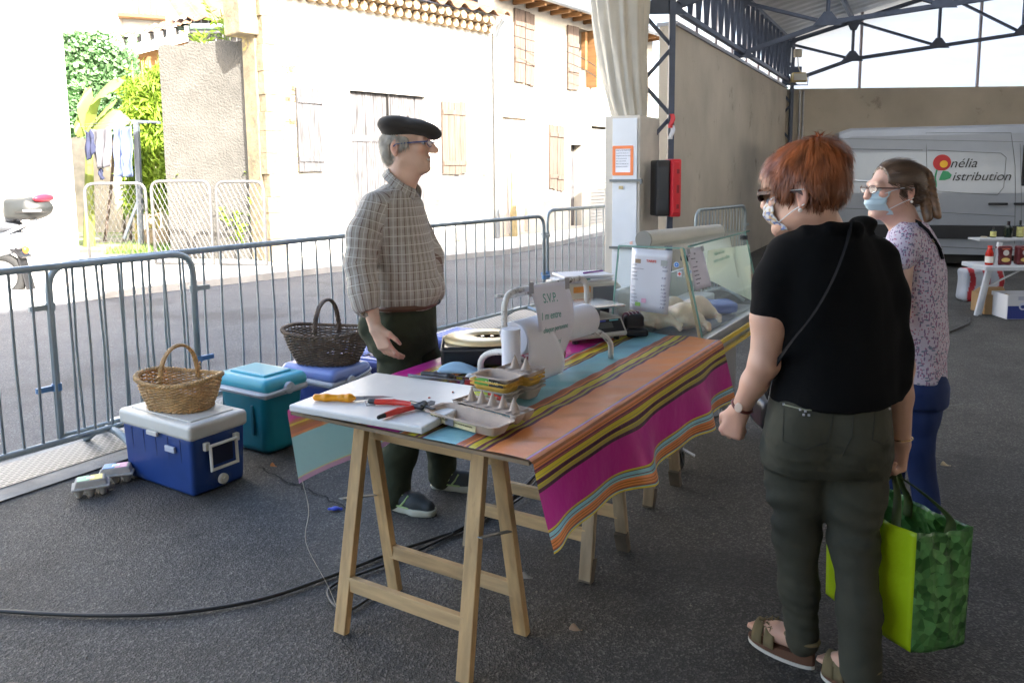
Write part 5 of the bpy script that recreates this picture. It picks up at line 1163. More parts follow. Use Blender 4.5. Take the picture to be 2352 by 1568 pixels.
for x, cc in ((.0, (.05, .08, .4)), (.07, (.05, .08, .4)), (.14, (.15, .5, .55))): b = MB(scf); b.add([fp(x, .76, .003), fp(x + .05, .76, .003), fp(x + .05, .84, .003), fp(x, .84, .003)], [(0, 1, 2, 3)]); b.build('label_strip', mat('strip%d' % int(cc[1] * 100), cc, .3), dp)
b = MB(scf); b.add([fp(-.035, .2, .003), fp(-.02, .2, .003), fp(-.02, .45, .003), fp(-.035, .45, .003)], [(0, 1, 2, 3)]); b.build('sticker', mat('sticker_yellow', (.7, .6, .15), .4), dp)
b = MB(scf); b.box((.07, .16, .128), (.12, .1, .05)); b.build('pan_support', MC['dull_steel_strap'] if 'dull_steel_strap' in MC else M_GREYM, ss)
b = MB(scf); b.box((.065, .155, .160), (.32, .25, .012)); b.build('pan', mat('polished_steel', (.66, .63, .58), .22, metal=.9), ss, bevel=.005)
# ------- older scale with orange label and note pads on it
o = at(1312, 690, 4.02); osf = frame((o.x, o.y - .02, ZT), (.92, .39, 0)); osc = thing('old_scale', 'older cream scale with an orange plate standing behind the shop scale', 'scale', tuple(osf.translation))
b = MB(osf); b.box((.14, .1, .06), (.20, .16, .12)); b.build('base', M_BLK, osc, bevel=.01)
b = MB(); b.prism([(0, .09), (-.04, .225), (.27, .225), (.30, .20), (.30, .12), (.28, .09)], osf @ Vector((0, 0, 0)), osf.to_3x3() @ Vector((1, 0, 0)), (0, 0, 1), -.24); b.build('body', mat('cream_enamel', (.52, .49, .42), .4), osc, bevel=.01)
b = MB(osf); b.box((.06, -.004, .195), (.10, .006, .032)); b.build('name_plate', mat('worn_orange', (.62, .25, .05), .5, var=.3), osc, bevel=.008)
b = MB(osf); b.box((.19, -.004, .165), (.13, .006, .08)); b.build('dial', mat('grey_panel', (.16, .17, .18), .35), osc)
for k, (x, y, a_, w_, d_, m2, lb_) in enumerate(((.12, .12, .1, .27, .20, (.60, .60, .63), 'white note pad lying on the old scale, under the spiral notebook'), (.15, .16, -.12, .28, .20, (.66, .66, .68), 'open spiral notebook on top of the old scale with a purple pen on it'))):
    nf = osf @ Matrix.Translation((x, y, .227 + .016 * k)) @ Matrix.Rotation(a_, 4, 'Z'); t = thing('notebook', lb_, 'notebook', tuple(nf.translation)); b = MB(nf); b.box((0, 0, .007), (w_, d_, .013)); b.build('pages', mat('page%d' % k, m2, .7), t, bevel=.002)
    b = MB(nf)
    for i in range(18): xx = -w_ / 2 + .012 + (w_ - .02) * i / 18; b.tube([(xx, d_ / 2 - .006 + .008 * math.cos(q), .008 + .009 * math.sin(q)) for q in np.linspace(0, 6.28, 8)], .0012, 4)
    b.build('spiral', MC['blade_steel'], t)
b = MB(osf); b.tube([(.14, .13, .262), (.28, .17, .262)], [.0045, .0045], 8); b.tube([(.14, .13, .262), (.175, .14, .262)], .0052, 8); setp(b.build('pen', mat('purple_pen', (.18, .04, .30), .3)), 'purple pen lying on the open notebook behind the scale', 'pen')
b = MB(osf); b.tube([(.02, .03, .243), (.12, .02, .243)], .0045, 8); setp(b.build('pen', mat('green_pen', (.06, .22, .16), .3)), 'dark green pen at the near edge of the notebooks', 'pen')
# ------- card terminal / plaid pouch next to the scale
o = G(1448, 772, ZT); pf = thing('card_reader', 'small black payment terminal in a plaid sleeve between the scale and the glass counter', 'card reader', tuple(o))
s = Sdf(); s.box((o.x + .02, o.y + .05, ZT + .055), (.05, .045, .05), rad=.02); s.box((o.x + .03, o.y + .02, ZT + .02), (.055, .05, .018), rad=.012); V, Fq = s.mesh(.005); make_obj('body', V, Fq, M_BLK, pf, smooth=True)
b = MB(); b.tube([(o.x - .02, o.y + .03, ZT + .085), (o.x + .05, o.y + .07, ZT + .085)], .028, 14); pl = b.build('sleeve', mat('plaid_maroon', (.12, .03, .05), .8), pf, smooth=True)
for k in range(4): b = MB(); q = Vector((o.x - .02, o.y + .03, ZT + .085)).lerp(Vector((o.x + .05, o.y + .07, ZT + .085)), .1 + .27 * k); q2 = q + Vector((.003, .0018, 0)); b.tube([q, q2], .0288, 14); b.build('stripe', mat('plaid_white', (.6, .55, .55), .8), pl)
b = MB(); b.lathe([(.008, 0), (.028, 0), (.028, .003), (.008, .003)], 20, Matrix.Translation((o.x + .05, o.y + .07, ZT + .085)) @ Matrix.Rotation(R(90), 4, 'Y')); b.build('sleeve_end', M_BLK, pl)
# ------- black cash box with gilt lid
o = G(1010, 848, ZT); cbx = frame((o.x, o.y, ZT), (.95, .05, 0)); cb = thing('black_cooker', 'black square box with a round gold coloured top at the left edge of the table', 'table cooker', tuple(cbx.translation))
b = MB(cbx); b.box((.17, .15, .045), (.33, .29, .084)); b.build('case', mat('black_gloss', (.015, .016, .018), .25), cb, bevel=.015)
b = MB(cbx); b.box((.17, .15, .075), (.334, .294, .006)); b.build('seam', mat('seam_grey', (.08, .08, .08), .4), cb)
b = MB(cbx @ Matrix.Translation((.19, .16, .092))); n = 40; ins = .42
vs = []; fs = []
for (k, z) in ((1, -.004), (1.0, .004), (.97, .012), (.45, .020), (.43, .012)):
    for i in range(n): a = 2 * math.pi * i / n; vs.append((.175 * k * math.cos(a), .15 * k * math.sin(a), z) if k > .5 else (.175 * k * math.cos(a) + .03, .15 * k * math.sin(a) * .8 - .03, z))
for j in range(4):
    for i in range(n): fs.append((j * n + i, j * n + (i + 1) % n, (j + 1) * n + (i + 1) % n, (j + 1) * n + i))
b.add(vs, fs); b.build('gold_top', mat('gold_enamel', (.78, .60, .32), .3, metal=.15), cb, smooth=True)
b = MB(cbx @ Matrix.Translation((.22, .13, .088))); b.lathe([(.001, .004), (.085, .004), (.085, 0), (.001, 0)], 24, sy=.8); b.build('burner_well', M_BLK, cb)
for x in (.18, .22, .26): b = MB(cbx); b.tube([(x, .12, .09), (x, .12, .112)], .008, 8); b.build('jet', MC['polished_steel'], cb)
b = MB(cbx); b.box((.30, .10, .118), (.10, .05, .02), Matrix.Rotation(.3, 3, 'Y')); b.build('control_knob', mat('grey_plastic', (.28, .28, .28), .4), cb, bevel=.006)
# dark red patterned bag under the stand
s = Sdf(); o = df @ Vector((.20, -.0, .05)); s.ell((o.x, o.y, o.z), (.10, .06, .045), k=.02); s.ell((o.x + .05, o.y + .03, o.z + .01), (.07, .06, .045), k=.02); V, Fq = s.mesh(.006, warp=lambda V, N: .006 * snoise(V, 70, 5)); vc = np.where((snoise(V, 240, 8) > .25)[:, None], (.55, .45, .42), (.22, .01, .02)); setp(make_obj('patterned_pouch', V, Fq, mat('pouch_print', (1, 1, 1), .6, vcol=True), smooth=True, vcol=vc), 'dark red patterned pouch lying under the big paper roll', 'pouch')
# ============================================================ glass counter
FC = Vector((.918, 3.72, 0)); FT = TT; FS = -TS  # FT along the counter (away), FS towards the vendor side
def ff(u, v, z): return FC + FT * u + FS * v + Vector((0, 0, z))
FL, FW, FZ0, FZ1 = 1.10, .50, .745, 1.175
gc = thing('display_counter', 'refrigerated glass display counter with dressed chickens, at the far end of the striped table', 'display counter', tuple(ff(.5, .2, .1)))
M_GLS = glass('counter_glass', (.975, 1, .99), .05, .04); M_GEDGE = mat('glass_edge', (.20, .38, .32), .15); M_INOX = mat('brushed_steel', (.52, .53, .54), .3, metal=.85, var=.08)
M_YELB = mat('yellow_bumper', (.70, .50, .02), .4)
def quad(name, pts, m_, par, th=.005):
    P0, P1, P2, P3 = [Vector(p) for p in pts]; n = (P1 - P0).cross(P3 - P0).normalized() * th; b = MB(); vs = [P0, P1, P2, P3] + [p + n for p in (P0, P1, P2, P3)]
    b.add(vs, [(0, 3, 2, 1), (4, 5, 6, 7), (0, 1, 5, 4), (1, 2, 6, 5), (2, 3, 7, 6), (3, 0, 4, 7)]); return b.build(name, m_, par)
# body / tray
b = MB(); b.prism([(0, FZ0 - .15), (FW + .05, FZ0 - .15), (FW + .05, FZ0), (0, FZ0)], ff(0, -.02, 0), FS, (0, 0, 1), 0.0001); b = MB()
def fbox(b, u0, u1, v0, v1, z0, z1): vs = [ff(u, v, z) for z in (z0, z1) for (u, v) in ((u0, v0), (u1, v0), (u1, v1), (u0, v1))]; b.add(vs, [(0, 1, 2, 3), (4, 7, 6, 5), (0, 4, 5, 1), (1, 5, 6, 2), (2, 6, 7, 3), (3, 7, 4, 0)])
fbox(b, .02, FL, .02, FW + .05, FZ0 - .16, FZ0 - .012); b.build('tray', M_INOX, gc, bevel=.006)
b = MB(); fbox(b, .03, FL - .01, .03, FW + .03, FZ0 - .0115, FZ0 - .006); b.build('deck', mat('deck_dark_steel', (.20, .21, .23), .35, metal=.6), gc)
b = MB(); fbox(b, .0, FL + .02, -.02, .018, FZ0 - .045, FZ0 - .002); b.build('front_rail', M_INOX, gc, bevel=.006)
b = MB(); fbox(b, -.002, FL + .02, -.032, -.021, FZ0 - .075, FZ0 - .048); fbox(b, .0, FL + .02, -.006, .018, FZ0 - .150, FZ0 - .132); b.build('bumper', M_YELB, gc, bevel=.004)
b = MB(); fbox(b, .12, FL - .05, .12, FW, .22, FZ0 - .165); b.build('cabinet_body', mat('counter_grey', (.30, .31, .32), .5, metal=.4), gc, bevel=.01)
# trolley and castors
def castor(u, v):
    c = MB(); p = ff(u, v, 0); c.box((p.x, p.y, .20), (.10, .09, .035)); c.box((p.x, p.y, .145), (.05, .05, .05)); c.tube([p + Vector((0, 0, .17)), p + Vector((0, 0, .125))], .035, 12)
    for s_ in (-1, 1): c.beam(p + Vector((s_ * .022, 0, .13)), p + Vector((s_ * .022 + .02, .02, .05)), .004, .045, (0, 1, 0))
    k = c.build('castor', M_INOX, gc); q = p + Vector((.022, .02, .052)); w_ = MB(Matrix.Translation(q) @ Matrix.Rotation(R(90), 4, 'Y') @ Matrix.Rotation(.6, 4, 'X')); w_.lathe([(.01, -.017), (.045, -.017), (.051, -.008), (.051, .008), (.045, .017), (.01, .017)], 24); w_.build('wheel', M_RUB, k, smooth=False)
    br = MB(); br.beam(p + Vector((.03, -.03, .13)), p + Vector((.09, -.05, .10)), .03, .006); br.build('brake_pedal', M_INOX, k)
for u, v in ((.12, .17), (.95, .17), (.12, .5), (.95, .5)): castor(u, v)
# chipped mounting plate above the near castor
b = MB(); p = ff(.12, .17, .2); b.box((p.x - .02, p.y - .0, .235), (.14, .12, .035)); b.build('castor_plate', mat('chipped_cream', (.55, .50, .42), .6, dark=(.16, .08, .04), dark_amt=.4, dark_s=18), gc)
# glass
bl, br_, tl, tr_ = ff(0, FW - .02, FZ0), ff(0, 0, FZ0), ff(0, FW - .06, FZ1), ff(0, .10, FZ1)
quad('end_pane', (br_, bl, tl, tr_), M_GLS, gc); o2 = FT * FL
quad('end_pane', tuple(p + o2 for p in (br_, bl, tl, tr_)), M_GLS, gc)
quad('front_pane', (br_ + FT * .006, tr_ + FT * .006, tr_ + o2, br_ + o2), M_GLS, gc); quad('top_pane', (tr_ - FS * .02 + Vector((0, 0, .008)), tl + Vector((0, 0, .008)), tl + o2 + Vector((0, 0, .008)), tr_ + o2 - FS * .02 + Vector((0, 0, .008))), M_GLS, gc)
b = MB()
for p, q in ((br_, tr_), (bl, tl), (tl, tr_)): b.beam(p - FT * .003, q - FT * .003, .007, .007)
b.beam(tr_ - FS * .022 + Vector((0, 0, .010)), tr_ - FS * .022 + o2 + Vector((0, 0, .010)), .009, .008); b.beam(br_ + o2, tr_ + o2, .008, .008); b.beam(tr_ + o2, tl + o2, .007, .007)
b.build('pane_edge', M_GEDGE, gc)
b = MB()
b.beam(br_ - FT * .008 + FS * .012, tr_ - FT * .008 + FS * .012, .006, .012); b.build('corner_trim', mat('brass_trim', (.45, .38, .24), .35, metal=.6), gc)
for (u, v, z) in ((.02, .12, FZ1 - .05), (FL - .03, .12, FZ1 - .03)):
    b = MB(); p = ff(u, v - .02, z); b.tube([p - FS * .02, p + FS * .02], .014, 12); b.build('glass_clamp', M_BLK, gc)
# rear frame, sliding back
b = MB(); fbox(b, .01, FL, FW - .05, FW - .03, FZ0 + .002, FZ0 + .20); b.build('rear_panel', mat('milky_panel', (.45, .47, .48), .4), gc)
b = MB(); fbox(b, .02, FL - .02, .26, FW - .08, FZ0, FZ0 + .012); b.build('inner_shelf', MC['deck_dark_steel'], gc)
quad('back_sheet', (ff(FL - .05, .12, FZ0 + .16), ff(FL - .05, FW - .1, FZ0 + .18), ff(FL - .05, FW - .1, FZ1 - .03), ff(FL - .05, .18, FZ1 - .03)), mat('paper_behind', (.62, .64, .55), .8), gc, .002)
# plain roll on top
a = at(1478, 551, 3.9); c = at(1650, 532, 4.68); cr = thing('covering_roll', 'long off white roll of covering film lying on top of the glass counter', 'roll', tuple(a)); ax_ = (c - a).normalized()
rm = frame(a, ax_) ; rm = Matrix.Translation(a) @ ax_.to_track_quat('Z', 'Y').to_matrix().to_4x4(); LL = (c - a).length
b = MB(rm); b.lathe([(.024, .004), (.038, 0), (.0445, .003), (.0445, LL - .01), (.03, LL), (.02, LL)], 32); b.build('film', mat('film_roll', (.52, .50, .42), .45, var=.08, vs=3), cr, smooth=False)
b = MB(rm); b.lathe([(.040, -.003), (.0445, -.003), (.0455, .006), (.040, .006)], 28); b.build('rim', mat('rim_grey', (.25, .24, .21), .5), cr); b = MB(rm); b.lathe([(.024, -.001), (.002, .003)], 20); b.build('core', M_DARK, cr)
# tariff sheet and printed sheet
n_ = -FT; pe = ff(0, .2, 1) + n_ * .012
def sheet(name, lab, pix, P, n, m_, cat, offn=0):
    q = [onplane(x, y, P, n) for x, y in pix]; t = thing(name, lab, cat, tuple(q[3])); b = MB(); b.grid(lambda u, v: tuple(q[0].lerp(q[1], u).lerp(q[3].lerp(q[2], u), v) + Vector(n) * .002 * math.sin(5 * u + 3 * v)), 6, 8, .0006); b.build('paper', m_, t, smooth=True)
    ex_ = (q[1] - q[0]); ey_ = (q[0] - q[3]); return t, q, ex_, ey_
def wr2(t, q, s, u, v, size, m_, shear=0, bold=0):
    p = q[0].lerp(q[1], u).lerp(q[3].lerp(q[2], u), v); e1_ = q[1] - q[0]; e2_ = q[0] - q[3]; n = e1_.cross(e2_).normalized(); text(s, size, m_, 'lettering', t, p + n * .003, e1_, e2_, shear, .0003, bold=bold)
M_INKR = mat('ink_red', (.65, .06, .04), .6); M_INKB = mat('ink_blue', (.03, .04, .16), .6)
t, q, _, _ = sheet('price_list', 'laminated price list headed TARIFS hanging on the end pane of the glass counter', [(1452, 569), (1545, 576), (1534, 722), (1446, 711)], pe, n_, mat('laminated_sheet', (.72, .73, .78), .25, coat=.4), 'price list')
wr2(t, q, 'TARIFS', .38, .205, .017, M_INKR, bold=.0004)
rows = [('Poulet', '9,50'), ('Poulet a la ferme', '10,50'), ('Canard', ''), ('Pintade', '9,50'), ('Cabecou', ''), ('', '8,30'), ('Coq', '6,00'), ('Lapin', '11,50'), ('Chapon', '13,60'), ('Foie gras', '14,50'), ('Plat cuisine', '19,30'), ('Oeufs', '3,30')]
for i, (a_, p_) in enumerate(rows):
    v = .27 + .058 * i
    if a_: wr2(t, q, a_, .04, v, .0085, M_INK)
    if p_: wr2(t, q, p_, .78, v + .01, .013, M_INKB, .3)
def patch(t, q, u0, v0, u1, v1, m_, name, d=.0028):
    f_ = lambda u, v: q[0].lerp(q[1], u).lerp(q[3].lerp(q[2], u), v); n = (q[1] - q[0]).cross(q[0] - q[3]).normalized() * d; b = MB(); b.poly([f_(u0, v1) + n, f_(u1, v1) + n, f_(u1, v0) + n, f_(u0, v0) + n]); b.build(name, m_, t)
patch(t, q, .14, .86, .28, .92, mat('green_print', (.25, .50, .12), .5), 'picture'); patch(t, q, .10, .17, .24, .235, mat('brown_print', (.38, .26, .16), .5), 'picture'); patch(t, q, .74, .16, .90, .25, mat('grey_print', (.40, .42, .40), .5), 'picture'); patch(t, q, .30, .79, .42, .86, mat('pink_print', (.70, .40, .55), .5), 'picture')
nF = (tr_ - br_).cross(FT).normalized(); nF = nF if nF.dot(-TS) < 0 else -nF
t, q, _, _ = sheet('printed_sheet', 'white printed page taped slanting on the front pane of the glass counter', [(1575, 573), (1613, 566), (1633, 656), (1597, 668)], br_ + nF * .008, nF, mat('paper_lilac', (.66, .66, .74), .6), 'notice')
for i, (s_, u, sz) in enumerate((('AVIS', .35, .013), ('Volailles fermieres', .12, .009), ('INFO', .38, .010), ('elevees en plein air', .12, .009), ('Nos produits sont', .12, .009), ('prepares a la ferme', .12, .009), ('Commandes possibles', .12, .009), ('tous les jours', .12, .009))): wr2(t, q, s_, u, .16 + .10 * i, sz, M_INK)
for u in (.0, .85): patch(t, q, u, -.01, u + .18, .12, MC['duct_tape'], 'duct_tape', .004)
def disc(px, py, P, n, r_, m_, lab, name='sticker'):
    c = onplane(px, py, P, n); b = MB(Matrix.Translation(c) @ Vector(n).to_track_quat('Z', 'Y').to_matrix().to_4x4()); b.lathe([(r_, 0), (r_, .001)], 20); return c, b
t = thing('sticker_group', 'round blue and white sticker at the upper corner of the glass counter', 'sticker', tuple(onplane(1554, 608, pe, n_))); t.name = 'round_sticker'
for r_, z, m_ in ((.014, 0, mat('stk_pale', (.6, .7, .85), .4)), (.010, .0012, mat('stk_blue', (.03, .20, .62), .4)), (.004, .0024, mat('stk_pale', (.6, .7, .85)))): c, b = disc(1554, 608, pe + n_ * z, n_, r_, m_, ''); b.build('ring', m_, t)
t = thing('square_sticker', 'small white square sticker with a red cross below the round blue sticker', 'sticker', tuple(onplane(1561, 628, pe, n_))); c = onplane(1561, 629, pe, n_); fx = frame(c, -FS)
b = MB(fx); b.box((0, 0, 0), (.024, .001, .027)); b.build('base', M_PAPER, t); b = MB(fx); b.box((0, -.0015, 0), (.016, .001, .005)); b.box((0, -.0017, 0), (.005, .0014, .017)); b.build('cross', M_INKR, t)
# handwritten words on the front glass
w_ = thing('handwritten_note', 'pale green handwriting on the sheet behind the slanted front glass of the counter', 'sign', tuple(ff(.5, .05, 1.1)))
for i, s_ in enumerate(('Volailles de la ferme', 'nourries au grain et en liberte')):
    p = onplane(1640, 588 + 16 * i, ff(.0, .14, 1.0), (nF)); text(s_, .034, mat('pale_green_ink', (.30, .55, .45), .6), 'lettering', w_, p, FT, tr_ - br_, .2, .0004, sx=.75)
b = MB(); q = [onplane(x, y, ff(0, .145, 1.0), nF) for x, y in ((1625, 575), (1722, 562), (1726, 690), (1622, 640))]; b.poly(q); b.build('sheet', mat('pale_green_sheet', (.55, .62, .52), .7, transl=.3), w_)
# chickens and wrapped meat
M_CHK = mat('plucked_skin', (.62, .48, .33), .45, var=.18, vs=18, bump=.3, bs=140, sub=.15, dark=(.60, .22, .15), dark_amt=.12, dark_s=12)
def chicken(u, v, yaw, lab, k=1.0):
    p = ff(u, v, FZ0 + .0); c, s_ = math.cos(yaw), math.sin(yaw); T = lambda x, y, z: (p.x + k * (x * c - y * s_), p.y + k * (x * s_ + y * c), FZ0 + .002 + k * z)
    S = Sdf(); S.chain([T(-.09, 0, .05), T(-.02, 0, .062), T(.07, 0, .052)], [.035 * k, .062 * k, .045 * k], k=.03)
    for sg in (-1, 1): S.cap(T(.04, sg * .045, .045), T(.10, sg * .035, .075), .032 * k, .014 * k, k=.015); S.cap(T(.10, sg * .035, .075), T(.15, sg * .03, .06), .011 * k, .009 * k, k=.006); S.chain([T(-.05, sg * .055, .05), T(0, sg * .075, .035), T(-.05, sg * .08, .03)], [.018 * k, .014 * k, .009 * k], k=.01)
    S.chain([T(-.10, 0, .05), T(-.15, .01, .035), T(-.17, .03, .02)], [.022 * k, .014 * k, .012 * k], k=.015)
    V, Fq = S.mesh(.005, warp=lambda V, N: .0015 * snoise(V, 90, 3)); o = make_obj('dressed_chicken', V, Fq, M_CHK, smooth=True); setp(o, lab, 'chicken', 'dressed chickens in the glass counter')
chicken(.10, .30, 2.5, 'plucked chicken lying nearest the end pane, below the price list'); chicken(.17, .17, 2.4, 'plucked chicken at the front corner of the glass counter', 1.05); chicken(.36, .30, 2.7, 'plucked chicken in the second row, on the vendor side'); chicken(.44, .18, 2.3, 'plucked chicken in the second row, close to the slanted glass')
S = Sdf(); p = ff(.72, .14, FZ0 + .035); S.box(p, (.09, .10, .03), rad=.02); V, Fq = S.mesh(.006, warp=lambda V, N: .010 * snoise(V, 45, 9)); setp(make_obj('blue_bag', V, Fq, mat('blue_film', (.20, .28, .62), .25), smooth=True), 'crumpled blue plastic bag at the far end inside the glass counter', 'plastic bag')
b = MB(); fbox(b, .55, .98, .24, .40, FZ0 + .013, FZ0 + .07); setp(b.build('white_tray', mat('white_tray', (.62, .64, .68), .35), bevel=.01), 'long white plastic tray at the far end inside the glass counter', 'tray')
# ============================================================ cool boxes
p = G(445, 1150, 0); e1 = Vector((-.84, .54, 0)); cf_ = frame(p, -e1); # x to the right along the front-left face reversed
CF = Matrix((Vector((e1.x, e1.y, 0)), Vector((.54, .84, 0)), Vector((0, 0, 1)))).transposed().to_4x4(); CF.translation = p
cl = thing('cool_box', 'large navy blue cool box with a white lid, under the pale wicker basket', 'cool box', tuple(p))
M_NAVY = mat('navy_plastic', (.012, .045, .19), .38, var=.12, vs=5, bump=.08, bs=14, dark=(.05, .08, .18), dark_amt=.15, dark_s=6); M_WPL = mat('white_plastic', (.60, .58, .52), .4, var=.06, vs=4)
def rbox(fr_, x0, x1, y0, y1, z0, z1, m_, name, par, rad=.04, tp=1.0, k=.01, h=.006, extra=None):
    s = Sdf(); fi = fr_.inverted(); A = np.array(fi); 
    def f(P):
        q = P @ A[:3, :3].T + A[:3, 3]; zc = (q[..., 2] - z0) / (z1 - z0); g_ = tp + (1 - tp) * np.clip(zc, 0, 1)
        cx, cy, cz = (x0 + x1) / 2, (y0 + y1) / 2, (z0 + z1) / 2; Q = np.stack([np.abs(q[..., 0] - cx) - (x1 - x0) / 2 * g_ + rad, np.abs(q[..., 1] - cy) - (y1 - y0) / 2 * g_ + rad, np.abs(q[..., 2] - cz) - (z1 - z0) / 2 + rad], -1)
        return np.sqrt((np.maximum(Q, 0) ** 2).sum(-1)) + np.minimum(Q.max(-1), 0) - rad
    cs = [fr_ @ Vector((x, y, z)) for x in (x0, x1) for y in (y0, y1) for z in (z0, z1)]; s.fn(f, np.min(cs, axis=0), np.max(cs, axis=0), k)
    if extra: extra(s)
    V, Fq = s.mesh(h); return make_obj(name, V, Fq, m_, par, smooth=True)
LX, LY = .60, .34
rbox(CF, .012, LX - .012, .012, LY - .012, .0, .30, M_NAVY, 'body', cl, .022, .95)
rbox(CF, 0, LX, 0, LY, .285, .365, M_WPL, 'lid', cl, .022, 1.0)
b = MB(CF); b.box((LX * .5, LY * .5, .367), (LX * .82, LY * .74, .006)); b.build('lid_recess', M_WPL, cl, bevel=.003)
b = MB(CF)
for i in range(5): b.beam((.10 + .10 * i, .0125, .28), (.10 + .10 * i, .0245, .03), .005, .005, (1, 0, 0))
b.build('groove_line', mat('navy_groove_shade', (.008, .02, .10), .4), cl)  # thin dark strips stand in for the shade in the body grooves
b = MB(CF); b.box((.17, .004, .225), (.075, .012, .03)); b.build('badge', mat('pale_badge', (.45, .48, .55), .4), cl, bevel=.003); 
b = MB(CF); b.box((.30, -.003, .285), (.085, .014, .022)); b.build('lid_catch', M_WPL, cl, bevel=.003)
HF = CF @ Matrix.Translation((-.004, .17, .20)); b = MB(HF)
for dy in (-.075, .075): b.box((0, dy * 1.15, .045), (.024, .028, .04))
b.build('handle_mount', M_WPL, cl, bevel=.004)
b = MB(HF); b.tube([(-.014, -.075, .045), (-.018, -.075, -.075), (-.018, .075, -.075), (-.014, .075, .045)], .010, 8, closed=True); b.build('handle', M_WPL, cl)
b = MB(HF); b.box((.006, 0, -.012), (.006, .13, .10)); b.build('recess_shade', mat('navy_recess_shade', (.004, .008, .03), .5), cl)  # flat dark panel paints the shade of the hollow behind the handle
b = MB(CF @ Matrix.Translation((-.004 + .006, .17, .055)) @ Matrix.Rotation(R(-90), 4, 'Y')); b.lathe([(.026, -.004), (.026, .012), (.018, .014), (.018, .008), (.008, .008), (.008, .02), (.003, .02)], 20); b.build('drain_plug', M_WPL, cl)
# turquoise cool box
ctr = G(607, 1022, 0); TF = frame(ctr, (.84, -.54, 0))
tc_ = thing('cool_box', 'turquoise cool box with a white carrying rim beside the table', 'cool box', tuple(ctr))
M_TURQ = mat('turquoise_plastic', (.010, .19, .25), .3, var=.06); M_TURL = mat('turquoise_lid', (.05, .38, .50), .28, var=.05); M_GRW = mat('pale_grey_plastic', (.48, .52, .58), .35)
rbox(TF, -.205, .205, -.14, .14, 0, .37, M_TURQ, 'body', tc_, .05, .86)
rbox(TF, -.222, .222, -.158, .158, .335, .375, M_GRW, 'rim', tc_, .018)
rbox(TF, -.218, .218, -.152, .152, .365, .44, M_TURL, 'lid', tc_, .035, 1.06)
rbox(TF, -.15, .15, -.095, .095, .43, .452, M_TURL, 'lid_top', tc_, .010)
b = MB(TF)
for i in range(6): b.box((-.206 * .9 - .004, -.09 + .036 * i, .25), (.012, .012, .16))
for i in range(6): b.box((-.17 + .022 * i, -.137 * .93, .26), (.010, .012, .14))
b.build('grille', mat('turquoise_dark', (.006, .12, .17), .35), tc_, bevel=.004)
b = MB(TF); b.box((.085, -.137, .2), (.022, .014, .17)); b.build('moulding', mat('turquoise_dark', (.006, .12, .17), .35), tc_, bevel=.004)
b = MB(TF @ Matrix.Translation((.232, .0, .375)) @ Matrix.Rotation(R(90), 4, 'Y')); b.lathe([(.032, -.01), (.034, 0), (.032, .012), (.012, .016)], 24); b.build('hinge_knob', M_GRW, tc_, smooth=False)
b = MB(TF); b.tube(arc([(.24, 0, .375), (.238, -.17, .362), (-.238, -.17, .362), (-.24, 0, .375)], .06, 6), .009, 8); b.build('carry_handle', M_GRW, tc_, smooth=True)
# lavender lid cool box
ctr = Vector((-1.17, 4.80, 0)); LF = frame(ctr, (.84, -.54, 0))
lc = thing('cool_box', 'dark blue cool box with a lavender blue lid, under the dark wicker basket', 'cool box', tuple(ctr))
rbox(LF, -.205, .205, -.15, .15, 0, .30, mat('blue_body', (.015, .05, .26), .3), 'body', lc, .05, .86); rbox(LF, -.232, .232, -.172, .172, .275, .315, M_GRW, 'rim', lc, .018)
rbox(LF, -.228, .228, -.165, .165, .305, .385, mat('lavender_lid', (.20, .28, .62), .28, coat=.2), 'lid', lc, .035, 1.05)
b = MB(LF @ Matrix.Translation((.240, -.03, .30)) @ Matrix.Rotation(R(90), 4, 'Y')); b.lathe([(.032, -.01), (.034, 0), (.032, .012), (.012, .016)], 24); b.build('hinge_knob', M_GRW, lc)
b = MB(LF); b.tube(arc([(.25, -.03, .30), (.25, .16, .34), (-.25, .16, .34), (-.25, -.03, .30)], .06, 6), .009, 8); b.build('carry_handle', M_GRW, lc, smooth=True)
# ============================================================ blue lidded crates behind the man
M_CRB = mat('crate_blue_lid', (.16, .20, .50), .35, var=.08); M_CRD = mat('crate_navy', (.015, .03, .16), .4)
def crate(c, ex_, L, W, H, lab, txt):
    fr_ = frame(c, ex_); t = thing('lidded_crate', lab, 'crate', tuple(fr_.translation), 'blue lidded crates beside the table')
    b = MB(fr_); b.box((0, 0, H * .45), (L * .95, W * .95, H * .9)); b.build('body', M_CRD, t, bevel=.02); b = MB(fr_); b.box((0, 0, H - .02), (L, W, .045)); ld = b.build('lid', M_CRB, t, bevel=.012)
    b = MB(fr_)
    for i in range(9): b.box((0 if i in (0, 8) else -L * .22, -W * .42 + W * .105 * i, H + .006), (L * .85 if i in (0, 8) else L * .40, W * .045, .012))
    b.build('lid_rib', mat('crate_rib', (.24, .30, .62), .35), ld, bevel=.003)
    if txt: text(txt, .11, M_CRD, 'lettering', ld, fr_ @ Vector((-.02, -.10, H + .003)), fr_.to_3x3() @ Vector((1, 0, 0)), fr_.to_3x3() @ Vector((0, 1, 0)), .2, .002, bold=.004)
crate((-.95, 5.25, 0), (.88, -.47, 0), .62, .42, .33, 'blue crate with a ribbed lid reading METRO, behind the dark wicker basket', 'METRO')
crate((-.30, 5.75, 0), (.88, -.47, 0), .62, .42, .34, 'blue crate with a ribbed lid to the right of the man, behind the black box', '')
